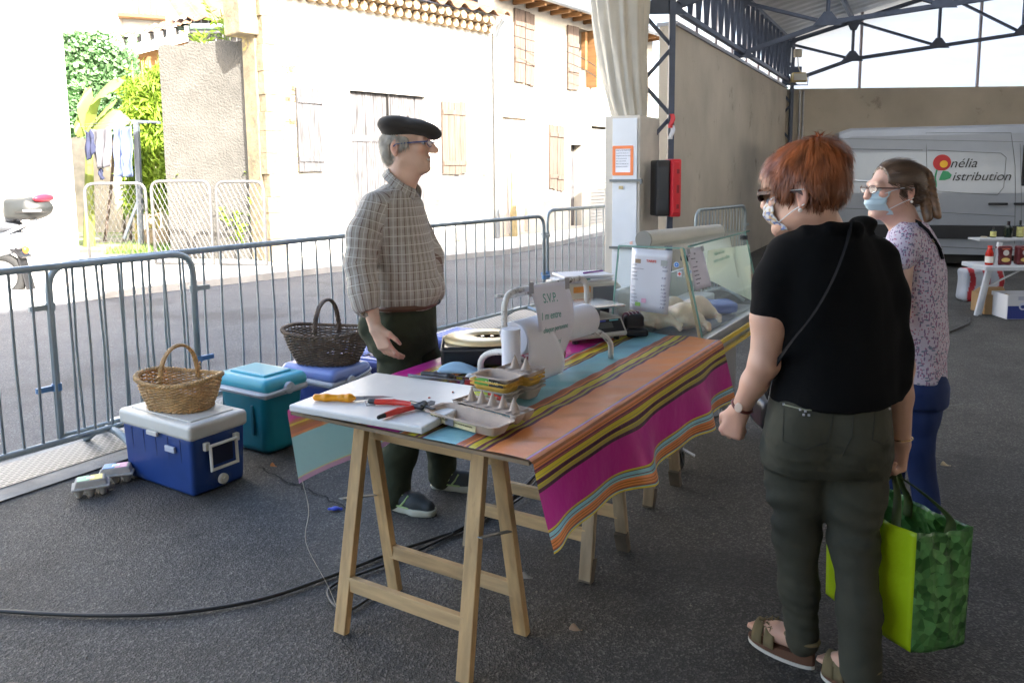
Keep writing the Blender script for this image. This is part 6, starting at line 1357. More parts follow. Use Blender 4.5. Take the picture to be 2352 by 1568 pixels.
for px, lab, cc in ((1057, 'spray bottle with a white and red trigger head behind the black box', (.60, .04, .03)), (1085, 'spray bottle with a white trigger head, right of the red and white one', (.72, .72, .74))):
    p = at(px, 775, 5.72); t = thing('spray_bottle', lab, 'spray bottle', (p.x, p.y, .352)); T_ = Matrix.Translation((p.x, p.y, .353)); zt = p.z - .353
    b = MB(T_); b.lathe([(.03, 0), (.034, .01), (.034, max(.02, zt - .06)), (.012, zt - .02), (.012, zt)], 16); b.build('bottle', mat('clear_white', (.6, .62, .66), .3), t)
    b = MB(T_); b.box((-.008, 0, zt + .028), (.075, .026, .03)); b.build('spray_head', mat('white_plastic2', (.72, .73, .75), .35), t, bevel=.006); b = MB(T_); b.box((.03, 0, zt + .005), (.016, .02, .05), Matrix.Rotation(.4, 3, 'Y')); b.build('trigger', mat('trig%d' % px, cc, .35), t, bevel=.003)
# ============================================================ wicker baskets
def basket(c, ex_, A, B, H, base, m1, m2, lab, rows, grp=None, hh=.20, rope_r=.0075, rx=.006):
    fr_ = frame(c, ex_); t = thing('wicker_basket', lab, 'basket', tuple(fr_.translation)); N = 44
    def P(a, z, o=0):
        k = z / H; s = base + (1 - base) * (k ** .8) + .02 * math.sin(k * 3); ca, sa = math.cos(a), math.sin(a); ex = .78
        dip = .012 * math.cos(2 * a) * k ** 2
        return Vector(((A * s + o) * abs(ca) ** ex * (1 if ca > 0 else -1), (B * s + o) * abs(sa) ** ex * (1 if sa > 0 else -1), z + dip))
    b = MB(fr_)
    for i in range(N): a = 2 * math.pi * i / N; b.tube([P(a, H * k / 6) for k in range(7)], .0032, 5)
    b.build('stakes', m2, t)
    b = MB(fr_); M_ = N * 4
    for r_ in range(rows):
        z = H * (.06 + .86 * r_ / (rows - 1)); ph = math.pi * (r_ % 2)
        b.tube([P(2 * math.pi * i / M_, z + .001 * math.sin(i * .7 + r_), rx * math.sin(N / 2 * 2 * math.pi * i / M_ + ph)) for i in range(M_)], .0042, 4, closed=True, caps=False)
    b.build('weave', m1, t)
    b = MB(fr_)
    for q in range(3):
        b.tube([P(2 * math.pi * i / 150, H + .004 + .008 * math.sin(26 * 2 * math.pi * i / 150 + q * 2.09), .004 + .009 * math.cos(26 * 2 * math.pi * i / 150 + q * 2.09)) for i in range(150)], .0055, 5, closed=True, caps=False)
    b.build('rim', m1, t)
    b = MB(fr_)
    for q in range(2): b.tube([P(2 * math.pi * i / 110, .008 + .005 * math.sin(17 * 2 * math.pi * i / 110 + q * 3.14), .004 + .006 * math.cos(17 * 2 * math.pi * i / 110 + q * 3.14)) for i in range(110)], .005, 5, closed=True, caps=False)
    b.build('foot_border', m2, t)
    b = MB(fr_); b.lathe([(.001, .006), (.99, .006), (.99, .010), (.001, .010)], 40, Matrix.Diagonal((A * base, B * base, 1, 1))); b.build('base', m1, t)
    b = MB(fr_); n = 60; yy = B * .93
    for q in range(4):
        pts = []
        for i in range(n):
            s = i / (n - 1); a = math.pi * s; y = -yy * math.cos(a); z = H * .80 + (hh + H * .2) * math.sin(a) ** .75; w_ = rope_r; ang = s * 40 + q * math.pi / 2
            pts.append(Vector((w_ * math.cos(ang), y * (1 + 0) + w_ * math.sin(ang) * math.cos(a), z + w_ * math.sin(ang) * math.sin(a) * .6)))
        b.tube(pts, rope_r * .82, 5)
    for sg in (-1, 1): b.tube([Vector((.013 * math.cos(k), sg * (B * .96) + .013 * math.sin(k), H * .78 + .004 * k)) for k in np.linspace(0, 20, 60)], .004, 4)
    b.build('handle', m2 if m2 is not m1 else m1, t); return t, fr_
M_WK = mat('pale_wicker', (.50, .31, .13), .6, var=.35, vs=25, bump=.2, bs=120); M_WK2 = mat('pale_wicker_stake', (.44, .26, .10), .6, var=.3, vs=25)
M_WD = mat('dark_wicker', (.115, .075, .045), .6, var=.5, vs=22, bump=.2, bs=120); M_WD2 = mat('dark_wicker_stake', (.09, .06, .04), .6, var=.4, vs=25)
c = CF @ Vector((.315, .175, .371)); t, bf = basket(c, (.93, -.30, 0), .210, .145, .155, .72, M_WK, M_WK2, 'pale honey coloured wicker basket standing on the white lid of the navy cool box', 18, hh=.165)
b = MB(bf); b.grid(lambda u, v: (-.08 + .14 * u, -.03 + .10 * v, .05 + .05 * math.sin(3 * u) * (1 - v) + .02 * v), 6, 6, .001); b.build('x', M_PAPER).name = 'crumpled_paper'; setp(bpy.data.objects['crumpled_paper'], 'sheet of white paper lying inside the pale wicker basket', 'paper')
c = LF @ Vector((.02, .0, .387)); t, bf = basket(c, (.96, -.20, 0), .265, .185, .20, .66, M_WD, M_WD2, 'dark brown wicker basket standing on the lavender cool box lid', 22, hh=.19, rx=.008, rope_r=.009)
b = MB(bf); b.box((-.08, .02, .13), (.12, .06, .03), Matrix.Rotation(.2, 3, 'Z')); b.box((.07, .03, .12), (.22, .035, .012), Matrix.Rotation(-.5, 3, 'Z')); b.build('contents', mat('basket_contents', (.25, .26, .30), .7), None).name = 'ribbed_cloth'; setp(bpy.data.objects['ribbed_cloth'], 'folded grey cloth and flat stick inside the dark wicker basket', 'cloth')
# ============================================================ cables and litter on the floor
M_CAB = MC['cable_black']
def cable(pts, r, lab, z=.012, name='power_cable'):
    b = MB(); b.tube(spline([G(x, y, z) for x, y in pts], 8), r, 6); setp(b.build(name, M_CAB, smooth=True), lab, 'cable')
cable([(-60, 1398), (100, 1408), (250, 1412), (420, 1405), (600, 1375), (760, 1322), (900, 1268), (1000, 1235), (1100, 1195), (1230, 1090), (1330, 1010)], .0075, 'thick black cable snaking from the left edge under the trestle table')
cable([(880, 1350), (800, 1400), (757, 1375), (770, 1340), (900, 1290), (1010, 1240), (1110, 1190), (1200, 1120), (1300, 1020)], .006, 'thinner black cable looping behind the front left trestle leg')
cable([(1040, 1222), (1120, 1180), (1200, 1140), (1270, 1060), (1400, 960)], .006, 'black cable running beside the others under the middle of the table', .024)
cable([(2165, 768), (2190, 758), (2225, 742), (2228, 730)], .010, 'black cable on the floor leading to the white folding table')
cable([(1500, 990), (1600, 968), (1700, 940), (1750, 915)], .008, 'black cable on the floor behind the glass counter castor')
def leaf(px, py, s_, cc, lab, nm='dry_leaf'):
    p = G(px, py, .004); b = MB(frame(p, (1, .2 * s_, 0))); b.grid(lambda u, v: (s_ * (u - .5), s_ * .45 * (v - .5) * math.sin(math.pi * max(.03, min(.97, u))), .006 + .012 * math.sin(5 * u) * v + .006 * v), 6, 3, .001); setp(b.build(nm, mat(nm, cc, .8), smooth=True), lab, 'litter')
leaf(1322, 1448, .045, (.40, .30, .22), 'small beige stone chip on the asphalt right of the front trestle', 'stone_chip'); leaf(2172, 1070, .055, (.45, .36, .22), 'dry leaf on the asphalt right of the woman in blue jeans', 'dry_leaf'); leaf(628, 1072, .035, (.55, .22, .08), 'orange cigarette end on the asphalt by the turquoise cool box', 'cigarette_end'); leaf(1208, 1328, .05, (.42, .42, .40), 'scrap of grey foil near the rear right leg of the front trestle', 'foil_scrap')
b = MB(); p0 = tf(-.015, -TW + .055, .515); b.tube(spline([p0, p0 + Vector((.02, 0, -.12)), p0 + Vector((.0, .02, -.25)), p0 + Vector((.06, .05, -.42)), p0 + Vector((.1, .02, -.492))], 6), .0012, 4); setp(b.build('loose_thread', mat('thread', (.5, .48, .42), .9)), 'loose pale thread hanging from the left corner of the tablecloth', 'thread')
b = MB(); p = G(770, 1168, .01); S = Sdf(); S.cap((p.x - .03, p.y, .01), (p.x + .03, p.y, .01), .006, k=.004); S.ell((p.x, p.y, .012), (.02, .014, .01), k=.004); V, Fq = S.mesh(.003); setp(make_obj('blue_scrap', V, Fq, mat('blue_scrap', (.03, .06, .45), .4), smooth=True), 'small knot of blue plastic on the asphalt under the tablecloth thread', 'plastic scrap')
b = MB(); rr = random.Random(12); P2 = []
for i in range(26): t = i / 25; x = 595 + 215 * t; y = 1072 + 100 * t; P2.append(G(x + rr.uniform(-5, 5), y + rr.uniform(-4, 4), .0045))
for a_, c_ in zip(P2, P2[1:]): d = Vector((-(c_ - a_).y, (c_ - a_).x, 0)).normalized() * rr.uniform(.003, .007); b.poly([a_ - d, c_ - d, c_ + d, a_ + d])
setp(b.build('floor_crack', mat('crack_dark', (.012, .012, .012), .9)), kind='structure')
b = MB()
for (cx_, cy_, rx_, ry_) in ((2160, 912, 26, 7), (2175, 922, 40, 9)):
    P2 = [G(cx_ + rx_ * math.cos(a), cy_ + ry_ * math.sin(a), .006) for a in np.linspace(.4, 5.2, 26)]
    for a_, c_ in zip(P2, P2[1:]): d = Vector((-(c_ - a_).y, (c_ - a_).x, 0)).normalized() * .006; b.poly([a_ - d, c_ - d, c_ + d, a_ + d])
setp(b.build('chalk_mark', mat('chalk', (.13, .13, .13), .95)), kind='structure')
b = MB(); rr = random.Random(21)
for i in range(260):
    x, y, r_ = rr.uniform(-2.5, 4.5), rr.uniform(1.6, 9), rr.uniform(.002, .0065); b.add([(x + r_, y, .002), (x, y + r_ * .8, .002), (x - r_ * .9, y, .002), (x, y - r_, .002), (x, y, .002 + r_ * .9)], [(0, 1, 4), (1, 2, 4), (2, 3, 4), (3, 0, 4)])
setp(b.build('grit', mat('grit_stone', (.20, .18, .15), .9, var=.5, vs=2)), kind='stuff')
# ============================================================ van
VY = 12.65; VS = VY / F
vn = thing('delivery_van', 'white delivery van with a flower logo parked across the hall behind the women', 'van', tuple(at(2250, 606, VY)))
VA = Vector(at(1905, 606, VY)); VDR = Vector((1, -.34, 0)).normalized(); vf = frame((VA.x, VA.y, 0), VDR)
M_VAN = mat('van_white', (.29, .305, .33), .28, coat=.5, var=.03); M_LINE = mat('van_gap', (.08, .085, .09), .5)
VZ = at(2100, 293, VY).z; VB = at(2100, 576, VY).z; VL = 5.6
# side profile extruded across, with rounded roof edge
def vpix(px, py): p = onplane(px, py, VA, (-VDR.y, VDR.x, 0)); return ((vf.inverted() @ p).x, p.z)
prof = [(0, VB), (.0, VB + .9), (.03, VZ - .35), (.12, VZ - .08), (.25, VZ), (2.9, VZ), (3.35, VZ - .10), (3.75, VZ - .5), (4.3, VZ - .95), (5.0, VZ - 1.15), (5.3, VB + .5), (5.3, VB)]
V = []; secs = [(0.0, 0, .0), (0.03, .0, .0)]
W = 1.95; n = len(prof); S_ = []
for k, (y, ins) in enumerate(((.10, .10), (.03, .03), (0, 0), (W, 0), (W + .06, .05))):
    for (x, z) in prof: S_.append((min(max(x, ins * .6), 5.3 - ins), y + (0.0 if z < 1.5 else .10 * (z - 1.5) / (VZ - 1.5)), z - (ins if z > VZ - .4 else 0) - 0))
b = MB(vf); fs = []
order = [2, 3]
vs = []
rings = []
for (y, ins) in ((0.06, 0), (W - .06, 0)):
    rings.append([(x, y + .0, z) for x, z in prof])
# cross sections along x for a rounded body
b = MB(vf); xs = [0, .02, .08, .25, 1, 2, 2.9, 3.35, 3.75, 4.3, 5.0, 5.25, 5.3]; m_ = 22; ringn = []
pz = lambda x: np.interp(x, [0, .02, .08, .25, 2.9, 3.35, 3.75, 4.3, 5.0, 5.25, 5.3], [VZ - .35, VZ - .2, VZ - .06, VZ, VZ, VZ - .10, VZ - .5, VZ - .95, VZ - 1.1, VB + .5, VB + .3])
for x in xs:
    top = float(pz(x)); r_ = []; hgt = top - VB
    for y, z in [(0, VB), (0, VB + hgt * .12), (-.015, VB + hgt * .3), (-.02, VB + hgt * .48), (0, VB + hgt * .60), (.03, VB + hgt * .8), (.06, VB + hgt * .93), (.10, VB + hgt * .98), (.2, top), (W / 2, top + .02)]: r_.append((y, z))
    r_ = r_ + [(W - y, z) for y, z in r_[-2::-1]]; ringn.append([(x, y, z) for y, z in r_])
k = len(ringn[0]); vs = [p for r_ in ringn for p in r_]
for i in range(len(xs) - 1):
    for j in range(k - 1): fs.append((i * k + j, (i + 1) * k + j, (i + 1) * k + j + 1, i * k + j + 1))
fs.append(tuple(range(k))); fs.append(tuple((len(xs) - 1) * k + j for j in range(k))[::-1]); b.add(vs, fs); b.build('body', M_VAN, vn, smooth=False)
def vside(x, z): # y of the side at height z
    h = (z - VB) / (VZ - VB); return float(np.interp(h, [0, .12, .3, .48, .6, .8, .93, .98], [0, 0, -.015, -.02, 0, .03, .06, .10]))
def vline(pts, w_=.008, name='panel_gap', m_=None, parent=None):
    b = MB(vf); P2 = [vpix(*p) for p in pts]; out = []
    for (a_, c_) in zip(P2, P2[1:]):
        for i in range(6): q = (a_[0] + (c_[0] - a_[0]) * i / 6, a_[1] + (c_[1] - a_[1]) * i / 6); out.append((q[0], vside(*q) - .001, q[1]))
    out.append((P2[-1][0], vside(*P2[-1]) - .001, P2[-1][1])); b.tube(out, w_ / 2, 4); return b.build(name, m_ or M_LINE, parent or vn)
sd = vline([(2129, 560), (2129, 305), (2325, 305), (2332, 380), (2330, 560)], name='sliding_door')
vline([(1930, 470), (1925, 350), (1940, 342), (2120, 345)]); vline([(2132, 345), (2300, 352), (2312, 362), (2305, 430), (2290, 448), (2132, 438)]); vline([(1935, 478), (2128, 486), (2332, 497)]); vline([(1925, 318), (2352, 326)], .005); vline([(1936, 556), (2340, 575)], .010)
vline([(1925, 413), (1998, 417)], .03, 'door_rail', mat('chrome_rail', (.5, .5, .5), .3, metal=.6)); vline([(2345, 330), (2345, 560)])
b = MB(vf); x0, z1 = vpix(1915, 520); x1, z0 = vpix(2352, 550); b.box((2.4, -.028, (z0 + z1) / 2 + .02), (4.8, .03, .21)); b.build('side_trim', M_BLK, vn, bevel=.01)
for px in (2291, 2350): b = MB(vf); x, z = vpix(px, 468); b.box((x, -.035, z), (.26, .04, .035)); b.build('door_handle', M_BLK, vn, bevel=.012)
b = MB(vf); x, z = vpix(2349, 365); b.box((x + .45, -.0 + .0, z - .1), (.9, .03, .62)); b.build('cab_window', mat('van_glass', (.02, .022, .025), .08), vn, bevel=.02)
for x in (.75, 4.35):
    T_ = vf @ Matrix.Translation((x, .14, .30)) @ Matrix.Rotation(R(90), 4, 'X'); b = MB(T_); b.lathe([(.15, -.1), (.27, -.12), (.31, -.08), (.31, .08), (.27, .12), (.15, .1)], 30); wh = b.build('wheel', M_RUB, vn); b = MB(T_); b.lathe([(.03, .11), (.19, .09), (.2, .10), (.2, .05)], 24); b.build('rim', M_INOX, wh)
b = MB(vf); b.box((2.6, W / 2, VB - .05), (4.9, W - .3, .2)); b.build('underbody', M_DARK, vn)
# logo
lg = bpy.data.objects.new('logo', None); COL.objects.link(lg); lg.parent = vn; WM[lg] = WM[vn]
def vdisc(px, py, r_, m_, nm, lift):
    x, z = vpix(px, py); T_ = vf @ Matrix.Translation((x, vside(x, z) - lift, z)) @ Matrix.Rotation(R(90), 4, 'X'); b = MB(T_); b.lathe([(r_, 0), (r_, .003)], 28); b.build(nm, m_, lg)
vdisc(2164, 374, .125, mat('logo_red', (.50, .02, .025), .4), 'petal_disc', .006); vdisc(2168, 377, .055, mat('logo_yellow', (.80, .42, .02), .4), 'disc_centre', .011)
M_LG = mat('logo_green', (.02, .26, .10), .4); P2 = [vpix(x, y) for x, y in ((2152, 390), (2148, 408), (2150, 424), (2146, 437))]; b = MB(vf); b.tube(spline([(x, vside(x, z) - .005, z) for x, z in P2], 5), .012, 6); b.build('stem', M_LG, lg)
P2 = [vpix(x, y) for x, y in ((2156, 414), (2160, 403), (2166, 392), (2178, 394), (2186, 402), (2182, 410), (2170, 414))]; b = MB(vf); c0 = len(P2); A_ = [(x, vside(x, z) - .004, z) for x, z in P2]; b.add(A_ + [(x, y - .006, z) for x, y, z in A_], [tuple(range(c0)), tuple(range(c0, 2 * c0))[::-1]] + [(i, (i + 1) % c0, c0 + (i + 1) % c0, c0 + i) for i in range(c0)]); b.build('leaf', M_LG, lg)
for s_, px, py, sz in (('nélia', 2181, 385, .20), ('istribution', 2185, 415, .19)):
    x, z = vpix(px, py); text(s_, sz, mat('logo_black', (.03, .03, .03), .5), 'lettering', lg, vf @ Vector((x, vside(x, z) - .008, z)), vf.to_3x3() @ Vector((1, 0, 0)), (0, 0, 1), .3, .001)
# ============================================================ white folding table with bottles at the right edge
FY = 8.3; q0 = at(2238, 612, FY); Zt = q0.z; ft = thing('folding_table', 'white folding table with crossed legs at the right edge of the hall', 'table', (q0.x + .8, FY, 0)); QF = frame((q0.x, FY - .15, 0), (1, -.07, 0))
M_FTW = mat('folding_table_white', (.55, .57, .60), .4)
b = MB(QF); b.box((.85, .2, Zt - .0), (1.7, .50, .045)); b.build('table_top', M_FTW, ft, bevel=.006)
for (xa, xb, y) in ((.04, -.05, -.02), (.09, .01, .03), (1.55, 1.75, .0)): b = MB(QF); b.beam((xa, y, Zt - .02), (xb, y, 0), .035, .035, (0, 1, 0)); b.build('leg', M_FTW, ft, bevel=.004)
b = MB(QF); b.beam((.05, .05, Zt - .22), (.4, .05, Zt - .03), .015, .015); b.build('brace', M_FTW, ft)
b = MB(QF); b.beam((.17, .1, Zt + .02), (.22, .12, Zt + .26), .04, .04, (0, 1, 0)); b.build('shelf_post', M_FTW, ft); b = MB(QF); b.box((.85, .42, Zt + .27), (1.5, .25, .02)); b.build('upper_shelf', mat('shelf_grey', (.45, .47, .50), .4), ft)
def bottle(px, yb, yt, r_, prof, m_, lab, name, cat, dy, cap=None, lab_c=None):
    p = at(px, yb, FY + dy); h = at(px, yt, FY + dy).z - p.z; z0 = Zt + .023 if dy < .15 else Zt + .281
    h = at(px, yt, FY + dy).z - z0; t = thing(name, lab, cat, (p.x, p.y, z0)); T_ = Matrix.Translation((p.x, p.y, z0)); b = MB(T_); b.lathe([(r_ * a, h * z) for a, z in prof], 20); b.build('glass', m_, t, smooth=False)
    if cap is not None: b = MB(T_); a_ = prof[-1][0] * r_ * 1.15; b.lathe([(a_, h * cap[0]), (a_, h * cap[1])], 16); b.build('cap', cap[2], t)
    if lab_c: b = MB(T_); b.lathe([(r_ * 1.02, h * lab_c[0]), (r_ * 1.02, h * lab_c[1])], 20); b.build('label', lab_c[2], t)
BP = [(.9, 0), (1, .03), (1, .55), (.85, .64), (.33, .76), (.3, .98)]
M_DGL = mat('dark_bottle_glass', (.012, .018, .012), .08); M_GOLDL = mat('gold_label', (.50, .46, .16), .5, var=.3, vs=30); M_PRN = mat('cream_label', (.66, .62, .56), .6)
bottle(2278, 588, 522, .030, BP, M_DGL, 'slim dark oil bottle with a gold label, leftmost of the three tall bottles', 'bottle', 'bottle', .3, (.85, 1.0, M_BLK), (.1, .6, M_GOLDL))
bottle(2312, 588, 508, .045, BP, M_DGL, 'dark wine bottle in the middle of the three tall bottles', 'bottle', 'bottle', .3, (.72, 1.0, mat('foil_black', (.03, .02, .03), .25, metal=.5)))
bottle(2339, 588, 508, .034, BP, M_DGL, 'square shouldered dark bottle with a gold label, rightmost of the three tall bottles', 'bottle', 'bottle', .3, (.9, 1.05, M_BLK), (.05, .65, M_GOLDL))
JP = [(.9, 0), (1, .05), (1, .75), (.85, .85), (.85, .9)]
bottle(2258, 573, 543, .033, JP, mat('amber_glass', (.40, .20, .05), .1), 'small jam jar with a white label on the upper shelf', 'jar', 'jar', .3, (.84, 1.0, mat('gold_cap', (.55, .45, .3), .3, metal=.7)), (.15, .65, M_PRN))
bottle(2271, 612, 564, .040, [(.9, 0), (1, .05), (1, .6), (.6, .8), (.5, .95)], mat('tomato_glass', (.42, .02, .01), .12), 'bottle of red tomato sauce with a red cap on the white table top', 'sauce_bottle', 'bottle', -.05, (.86, 1.0, M_RED), (.12, .45, M_PRN))
for px, lab in ((2303, 'dark red packet of pasta with an oval window, beside the tomato sauce'), (2347, 'dark red packet of pasta cut by the right edge of the picture')):
    p = at(px, 612, FY - .05); t = thing('pasta_packet', lab, 'packet', (p.x, p.y, Zt + .023)); S = Sdf(); S.box((p.x, p.y, Zt + .023 + .10), (.075, .04, .10), rad=.02, k=.01); V, Fq = S.mesh(.007, warp=lambda V, N: .004 * snoise(V, 60, 2)); make_obj('packet', V, Fq, mat('packet_maroon', (.13, .015, .02), .3), t, smooth=True)
    for z, a_, c_, cc in ((.055, .045, .022, (.70, .50, .15)), (.13, .03, .03, (.60, .56, .52)), (.17, .045, .008, (.55, .10, .05))):
        T_ = Matrix.Translation((p.x, p.y - .043, Zt + .023 + z)) @ Matrix.Rotation(R(90), 4, 'X'); b = MB(T_); b.lathe([(a_, 0), (a_, .003)], 20, sy=c_ / a_); b.build('print', mat('pk%d' % int(z * 1000), cc, .5), t)
p = at(2345, 588, FY + .3); t = thing('cream_bag', 'cream paper bag with an orange motif standing at the right edge behind the packets', 'paper bag', (p.x + .08, p.y, Zt + .281)); b = MB(Matrix.Translation((p.x + .12, p.y, Zt + .281))); b.box((0, 0, .12), (.18, .08, .24), tp=(.9, .8)); b.build('bag', mat('cream_paper', (.62, .58, .42), .8), t, bevel=.01); b = MB(Matrix.Translation((p.x + .12, p.y - .042, Zt + .37))); b.box((-.02, 0, 0), (.05, .004, .06)); b.build('motif', mat('motif_orange', (.65, .22, .05), .6), t)
# boxes under the table
p = G(2262, 722, 0); bx = frame(p, (1, -.08, 0)); t = thing('cardboard_box', 'open brown cardboard box under the white folding table', 'cardboard box', tuple(p)); M_CB = mat('cardboard', (.34, .21, .10), .9, var=.06, vs=4); M_CBI = mat('cardboard_inside', (.24, .15, .08), .9)
def openbox(fr_, L, W, H, m_, par, nm='body'):
    b = MB(fr_)
    for c_, d_ in (((L / 2, 0, H / 2), (L, .006, H)), ((L / 2, W, H / 2), (L, .006, H)), ((0, W / 2, H / 2), (.006, W - .007, H)), ((L, W / 2, H / 2), (.006, W - .007, H)), ((L / 2, W / 2, .004), (L - .01, W - .01, .006))): b.box(c_, d_)
    return b.build(nm, m_, par)
px2 = 8.0 / F
openbox(bx, .24, .30, .21, M_CB, t)
b = MB(bx); b.grid(lambda u, v: (.01 + .22 * u, .02 - .0 + .10 * v, .21 + .07 * v), 2, 2, .004); b.build('flap', M_CB, t); b = MB(bx); b.grid(lambda u, v: (-.01 + .06 * u, .05 + .2 * v, .21 + .05 * u), 2, 2, .004); b.build('flap', M_CB, t)
p = G(2312, 733, 0); bx = frame(p, (1, -.05, 0)); t = thing('printed_box', 'white and blue printed carton beside the brown cardboard box', 'carton', tuple(p)); o = openbox(bx, .36, .30, .25, mat('carton_white', (.60, .60, .62), .6), t)
b = MB(bx); b.box((.18, -.004, .07), (.356, .003, .135)); b.build('printed_band', mat('carton_blue', (.02, .04, .22), .5), t); b = MB(bx @ Matrix.Translation((.15, -.006, .135)) @ Matrix.Rotation(R(90), 4, 'X')); b.lathe([(.04, 0), (.04, .003)], 20); em = b.build('emblem', mat('carton_pale', (.55, .58, .68), .5), t)
b = MB(bx @ Matrix.Translation((.15, -.009, .13)) @ Matrix.Rotation(R(90), 4, 'X')); b.lathe([(.025, 0), (.025, .003)], 20, sy=.7); b.build('emblem_centre', MC['carton_blue'], em)
for k in range(3): b = MB(bx); b.box((.16, -.006, .205 + .012 * k), (.12, .002, .004)); b.build('print_line', MC['carton_blue'], t)
p = G(2262, 700, 0); S = Sdf(); S.box((p.x + .12, p.y + .32, .19), (.24, .10, .19), rad=.05); V, Fq = S.mesh(.012, warp=lambda V, N: .02 * snoise(V, 16, 6)); vc = np.where((np.sin(V[:, 0] * 38 + .6 * np.sin(V[:, 2] * 20)) > .3)[:, None], (.42, .02, .03), (.45, .46, .50)); setp(make_obj('striped_bag', V, Fq, mat('striped_bag', (1, 1, 1), .5, vcol=True), smooth=True, vcol=vc), 'red and silver striped shopping bag behind the boxes under the folding table', 'bag')
# ============================================================ people
def A3(v): return np.array(tuple(v), float)
def earcut(H):
    def f(P): q = H.loc(P); return (((q[..., 0] + .028) / .027) ** 2 + ((q[..., 2] + .006) / .040) ** 2 < 1) & (np.abs(q[..., 1]) > .06)
    return f
class Head:
    """head placed by its centre C, facing f (world), with optional nod"""
    def __init__(s, C, f, nod=0.0, k=1.0):
        f = Vector(f).normalized(); up = Vector((0, 0, 1)); side = up.cross(f).normalized(); f2 = (f * math.cos(nod) - up * math.sin(nod)).normalized(); u2 = f2.cross(side).normalized()
        if u2.z < 0: u2 = -u2
        s.C = Vector(C); s.f = f2; s.s = side; s.u = u2; s.k = k; s.M = np.array([tuple(f2), tuple(side), tuple(u2)]).T
    def p(s, a, b, c): return A3(s.C + (s.f * a + s.s * b + s.u * c) * s.k)
    def loc(s, P): return (P - A3(s.C)) @ s.M / s.k
    def add(s, S, nose=1.0, smile=0, ears=(1, -1)):
        k = s.k; p = s.p; E = lambda c, r, kk=.015, sub=False: S.ell(p(*c), np.array(r) * k, kk, s.M, sub)
        E((-.012, 0, .035), (.100, .076, .088), .03); E((.028, 0, -.035), (.070, .058, .082), .03)
        for g in (1, -1):
            S.cap(p(-.005, g * .044, -.055), p(.074, g * .014, -.094), .024 * k, .018 * k, .03); E((.070, g * .036, -.018 + .006 * smile), (.022, .022, .020), .02)
            E((.104, g * .031, .012), (.012, .017, .010), .014, True); E((.112, g * .013, -.027), (.011, .008, .008), .006)
            if g in ears:
                S.ell(p(-.030, g * .080, -.006), np.array((.019, .007, .034)) * k, .008, s.M); S.ell(p(-.026, g * .088, -.003), np.array((.010, .006, .020)) * k, .005, s.M, True); S.ell(p(-.026, g * .082, -.034), np.array((.010, .006, .012)) * k, .005, s.M)
        E((.083, 0, -.100), (.020, .022, .017), .02); S.cap(p(.088, -.034, .032), p(.088, .034, .032), .013 * k, .013 * k, .02)
        S.chain([p(.096, 0, .022), p(.112, 0, .000), p(.128 * nose, 0, -.022)], [.0095 * k, .012 * k, .0145 * k], .016)
        S.cap(p(.097, -.018, -.054), p(.097, .018, -.054), .0085 * k, .0085 * k, .010); S.cap(p(.092, -.016, -.071), p(.092, .016, -.071), .009 * k, .009 * k, .010)
        if smile: S.cap(p(.100, -.022, -.060), p(.100, .022, -.060), .004, .004, .006, True)
def hand(S, W, d, n, t, curl=(.25, .3, .25), sc=1.0, thumb=.4, fan=.05, spread=0.0):
    """W wrist, d towards fingers, n palm normal, t thumb side"""
    d = Vector(d).normalized(); n = Vector(n); n = (n - d * n.dot(d)).normalized(); tt = d.cross(n).normalized(); t = tt if tt.dot(Vector(t)) > 0 else -tt; W = Vector(W); q = lambda v: A3(v)
    offs = (.030, .0105, -.0095, -.028); Ls = ((.042, .026, .021), (.046, .029, .022), (.042, .027, .021), (.033, .020, .018))
    for i in range(4):
        kn = W + (d * (.092 - .004 * abs(i - 1)) + t * offs[i]) * sc; S.cap(q(W + (d * .012 + t * offs[i] * .55) * sc), q(kn), .0155 * sc, .0120 * sc, .016)
        p = kn; a = 0; dd = (d + t * (offs[i] * fan * 20 * .3 + spread * (1.5 - i) * .1)).normalized(); r = (.0098, .0088, .0080, .0068)
        for j in range(3):
            a += curl[j] * (1 + .12 * i); v = dd * math.cos(a) + n * math.sin(a); e = p + v * Ls[i][j] * sc; S.cap(q(p), q(e), r[j] * sc, r[j + 1] * sc, .005); p = e
    b = W + (d * .020 + t * .022 + n * .004) * sc; m = W + (d * .050 + t * .046 + n * .012) * sc; e1_ = m + (d * .9 + t * .35 * (1 - thumb) + n * thumb).normalized() * .034 * sc; e2_ = e1_ + (d * .95 + n * thumb * 1.2).normalized() * .028 * sc
    S.cap(q(b), q(m), .016 * sc, .0125 * sc, .014); S.cap(q(m), q(e1_), .0122 * sc, .0100 * sc, .005); S.cap(q(e1_), q(e2_), .0100 * sc, .0075 * sc, .004)
def skin_cols(V, base, H=None, seed=1, lips=None):
    n = snoise(V, 60, seed, 3)[:, None]; n2 = snoise(V, 14, seed + 1)[:, None]; c = np.array(base) * (1 + .10 * n) * (1 + np.array([.05, -.03, -.06]) * n2)
    if H is not None:
        q = H.loc(V)
        def blob(a, b, g, r, col, w_=1): nonlocal c; d = np.exp(-(((q - np.array((a, b, g))) / np.array(r)) ** 2).sum(1)); c = c * (1 - d[:, None] * w_) + np.array(col) * d[:, None] * w_
        red = (base[0] * 1.02, base[1] * .62, base[2] * .55)
        blob(.125, 0, -.024, (.02, .02, .02), red, .5)
        for g in (1, -1): blob(.085, g * .04, -.022, (.02, .025, .02), red, .45); blob(-.03, g * .085, -.01, (.03, .015, .04), red, .55); blob(.098, g * .03, .038, (.012, .016, .005), (.20, .15, .10), .7); blob(-.024, g * .084, -.003, (.007, .012, .014), (base[0] * .35, base[1] * .22, base[2] * .2), .75)
        blob(.104, 0, -.060, (.016, .022, .010), (.38, .12, .09), .7)
    return np.clip(c, 0, 1)
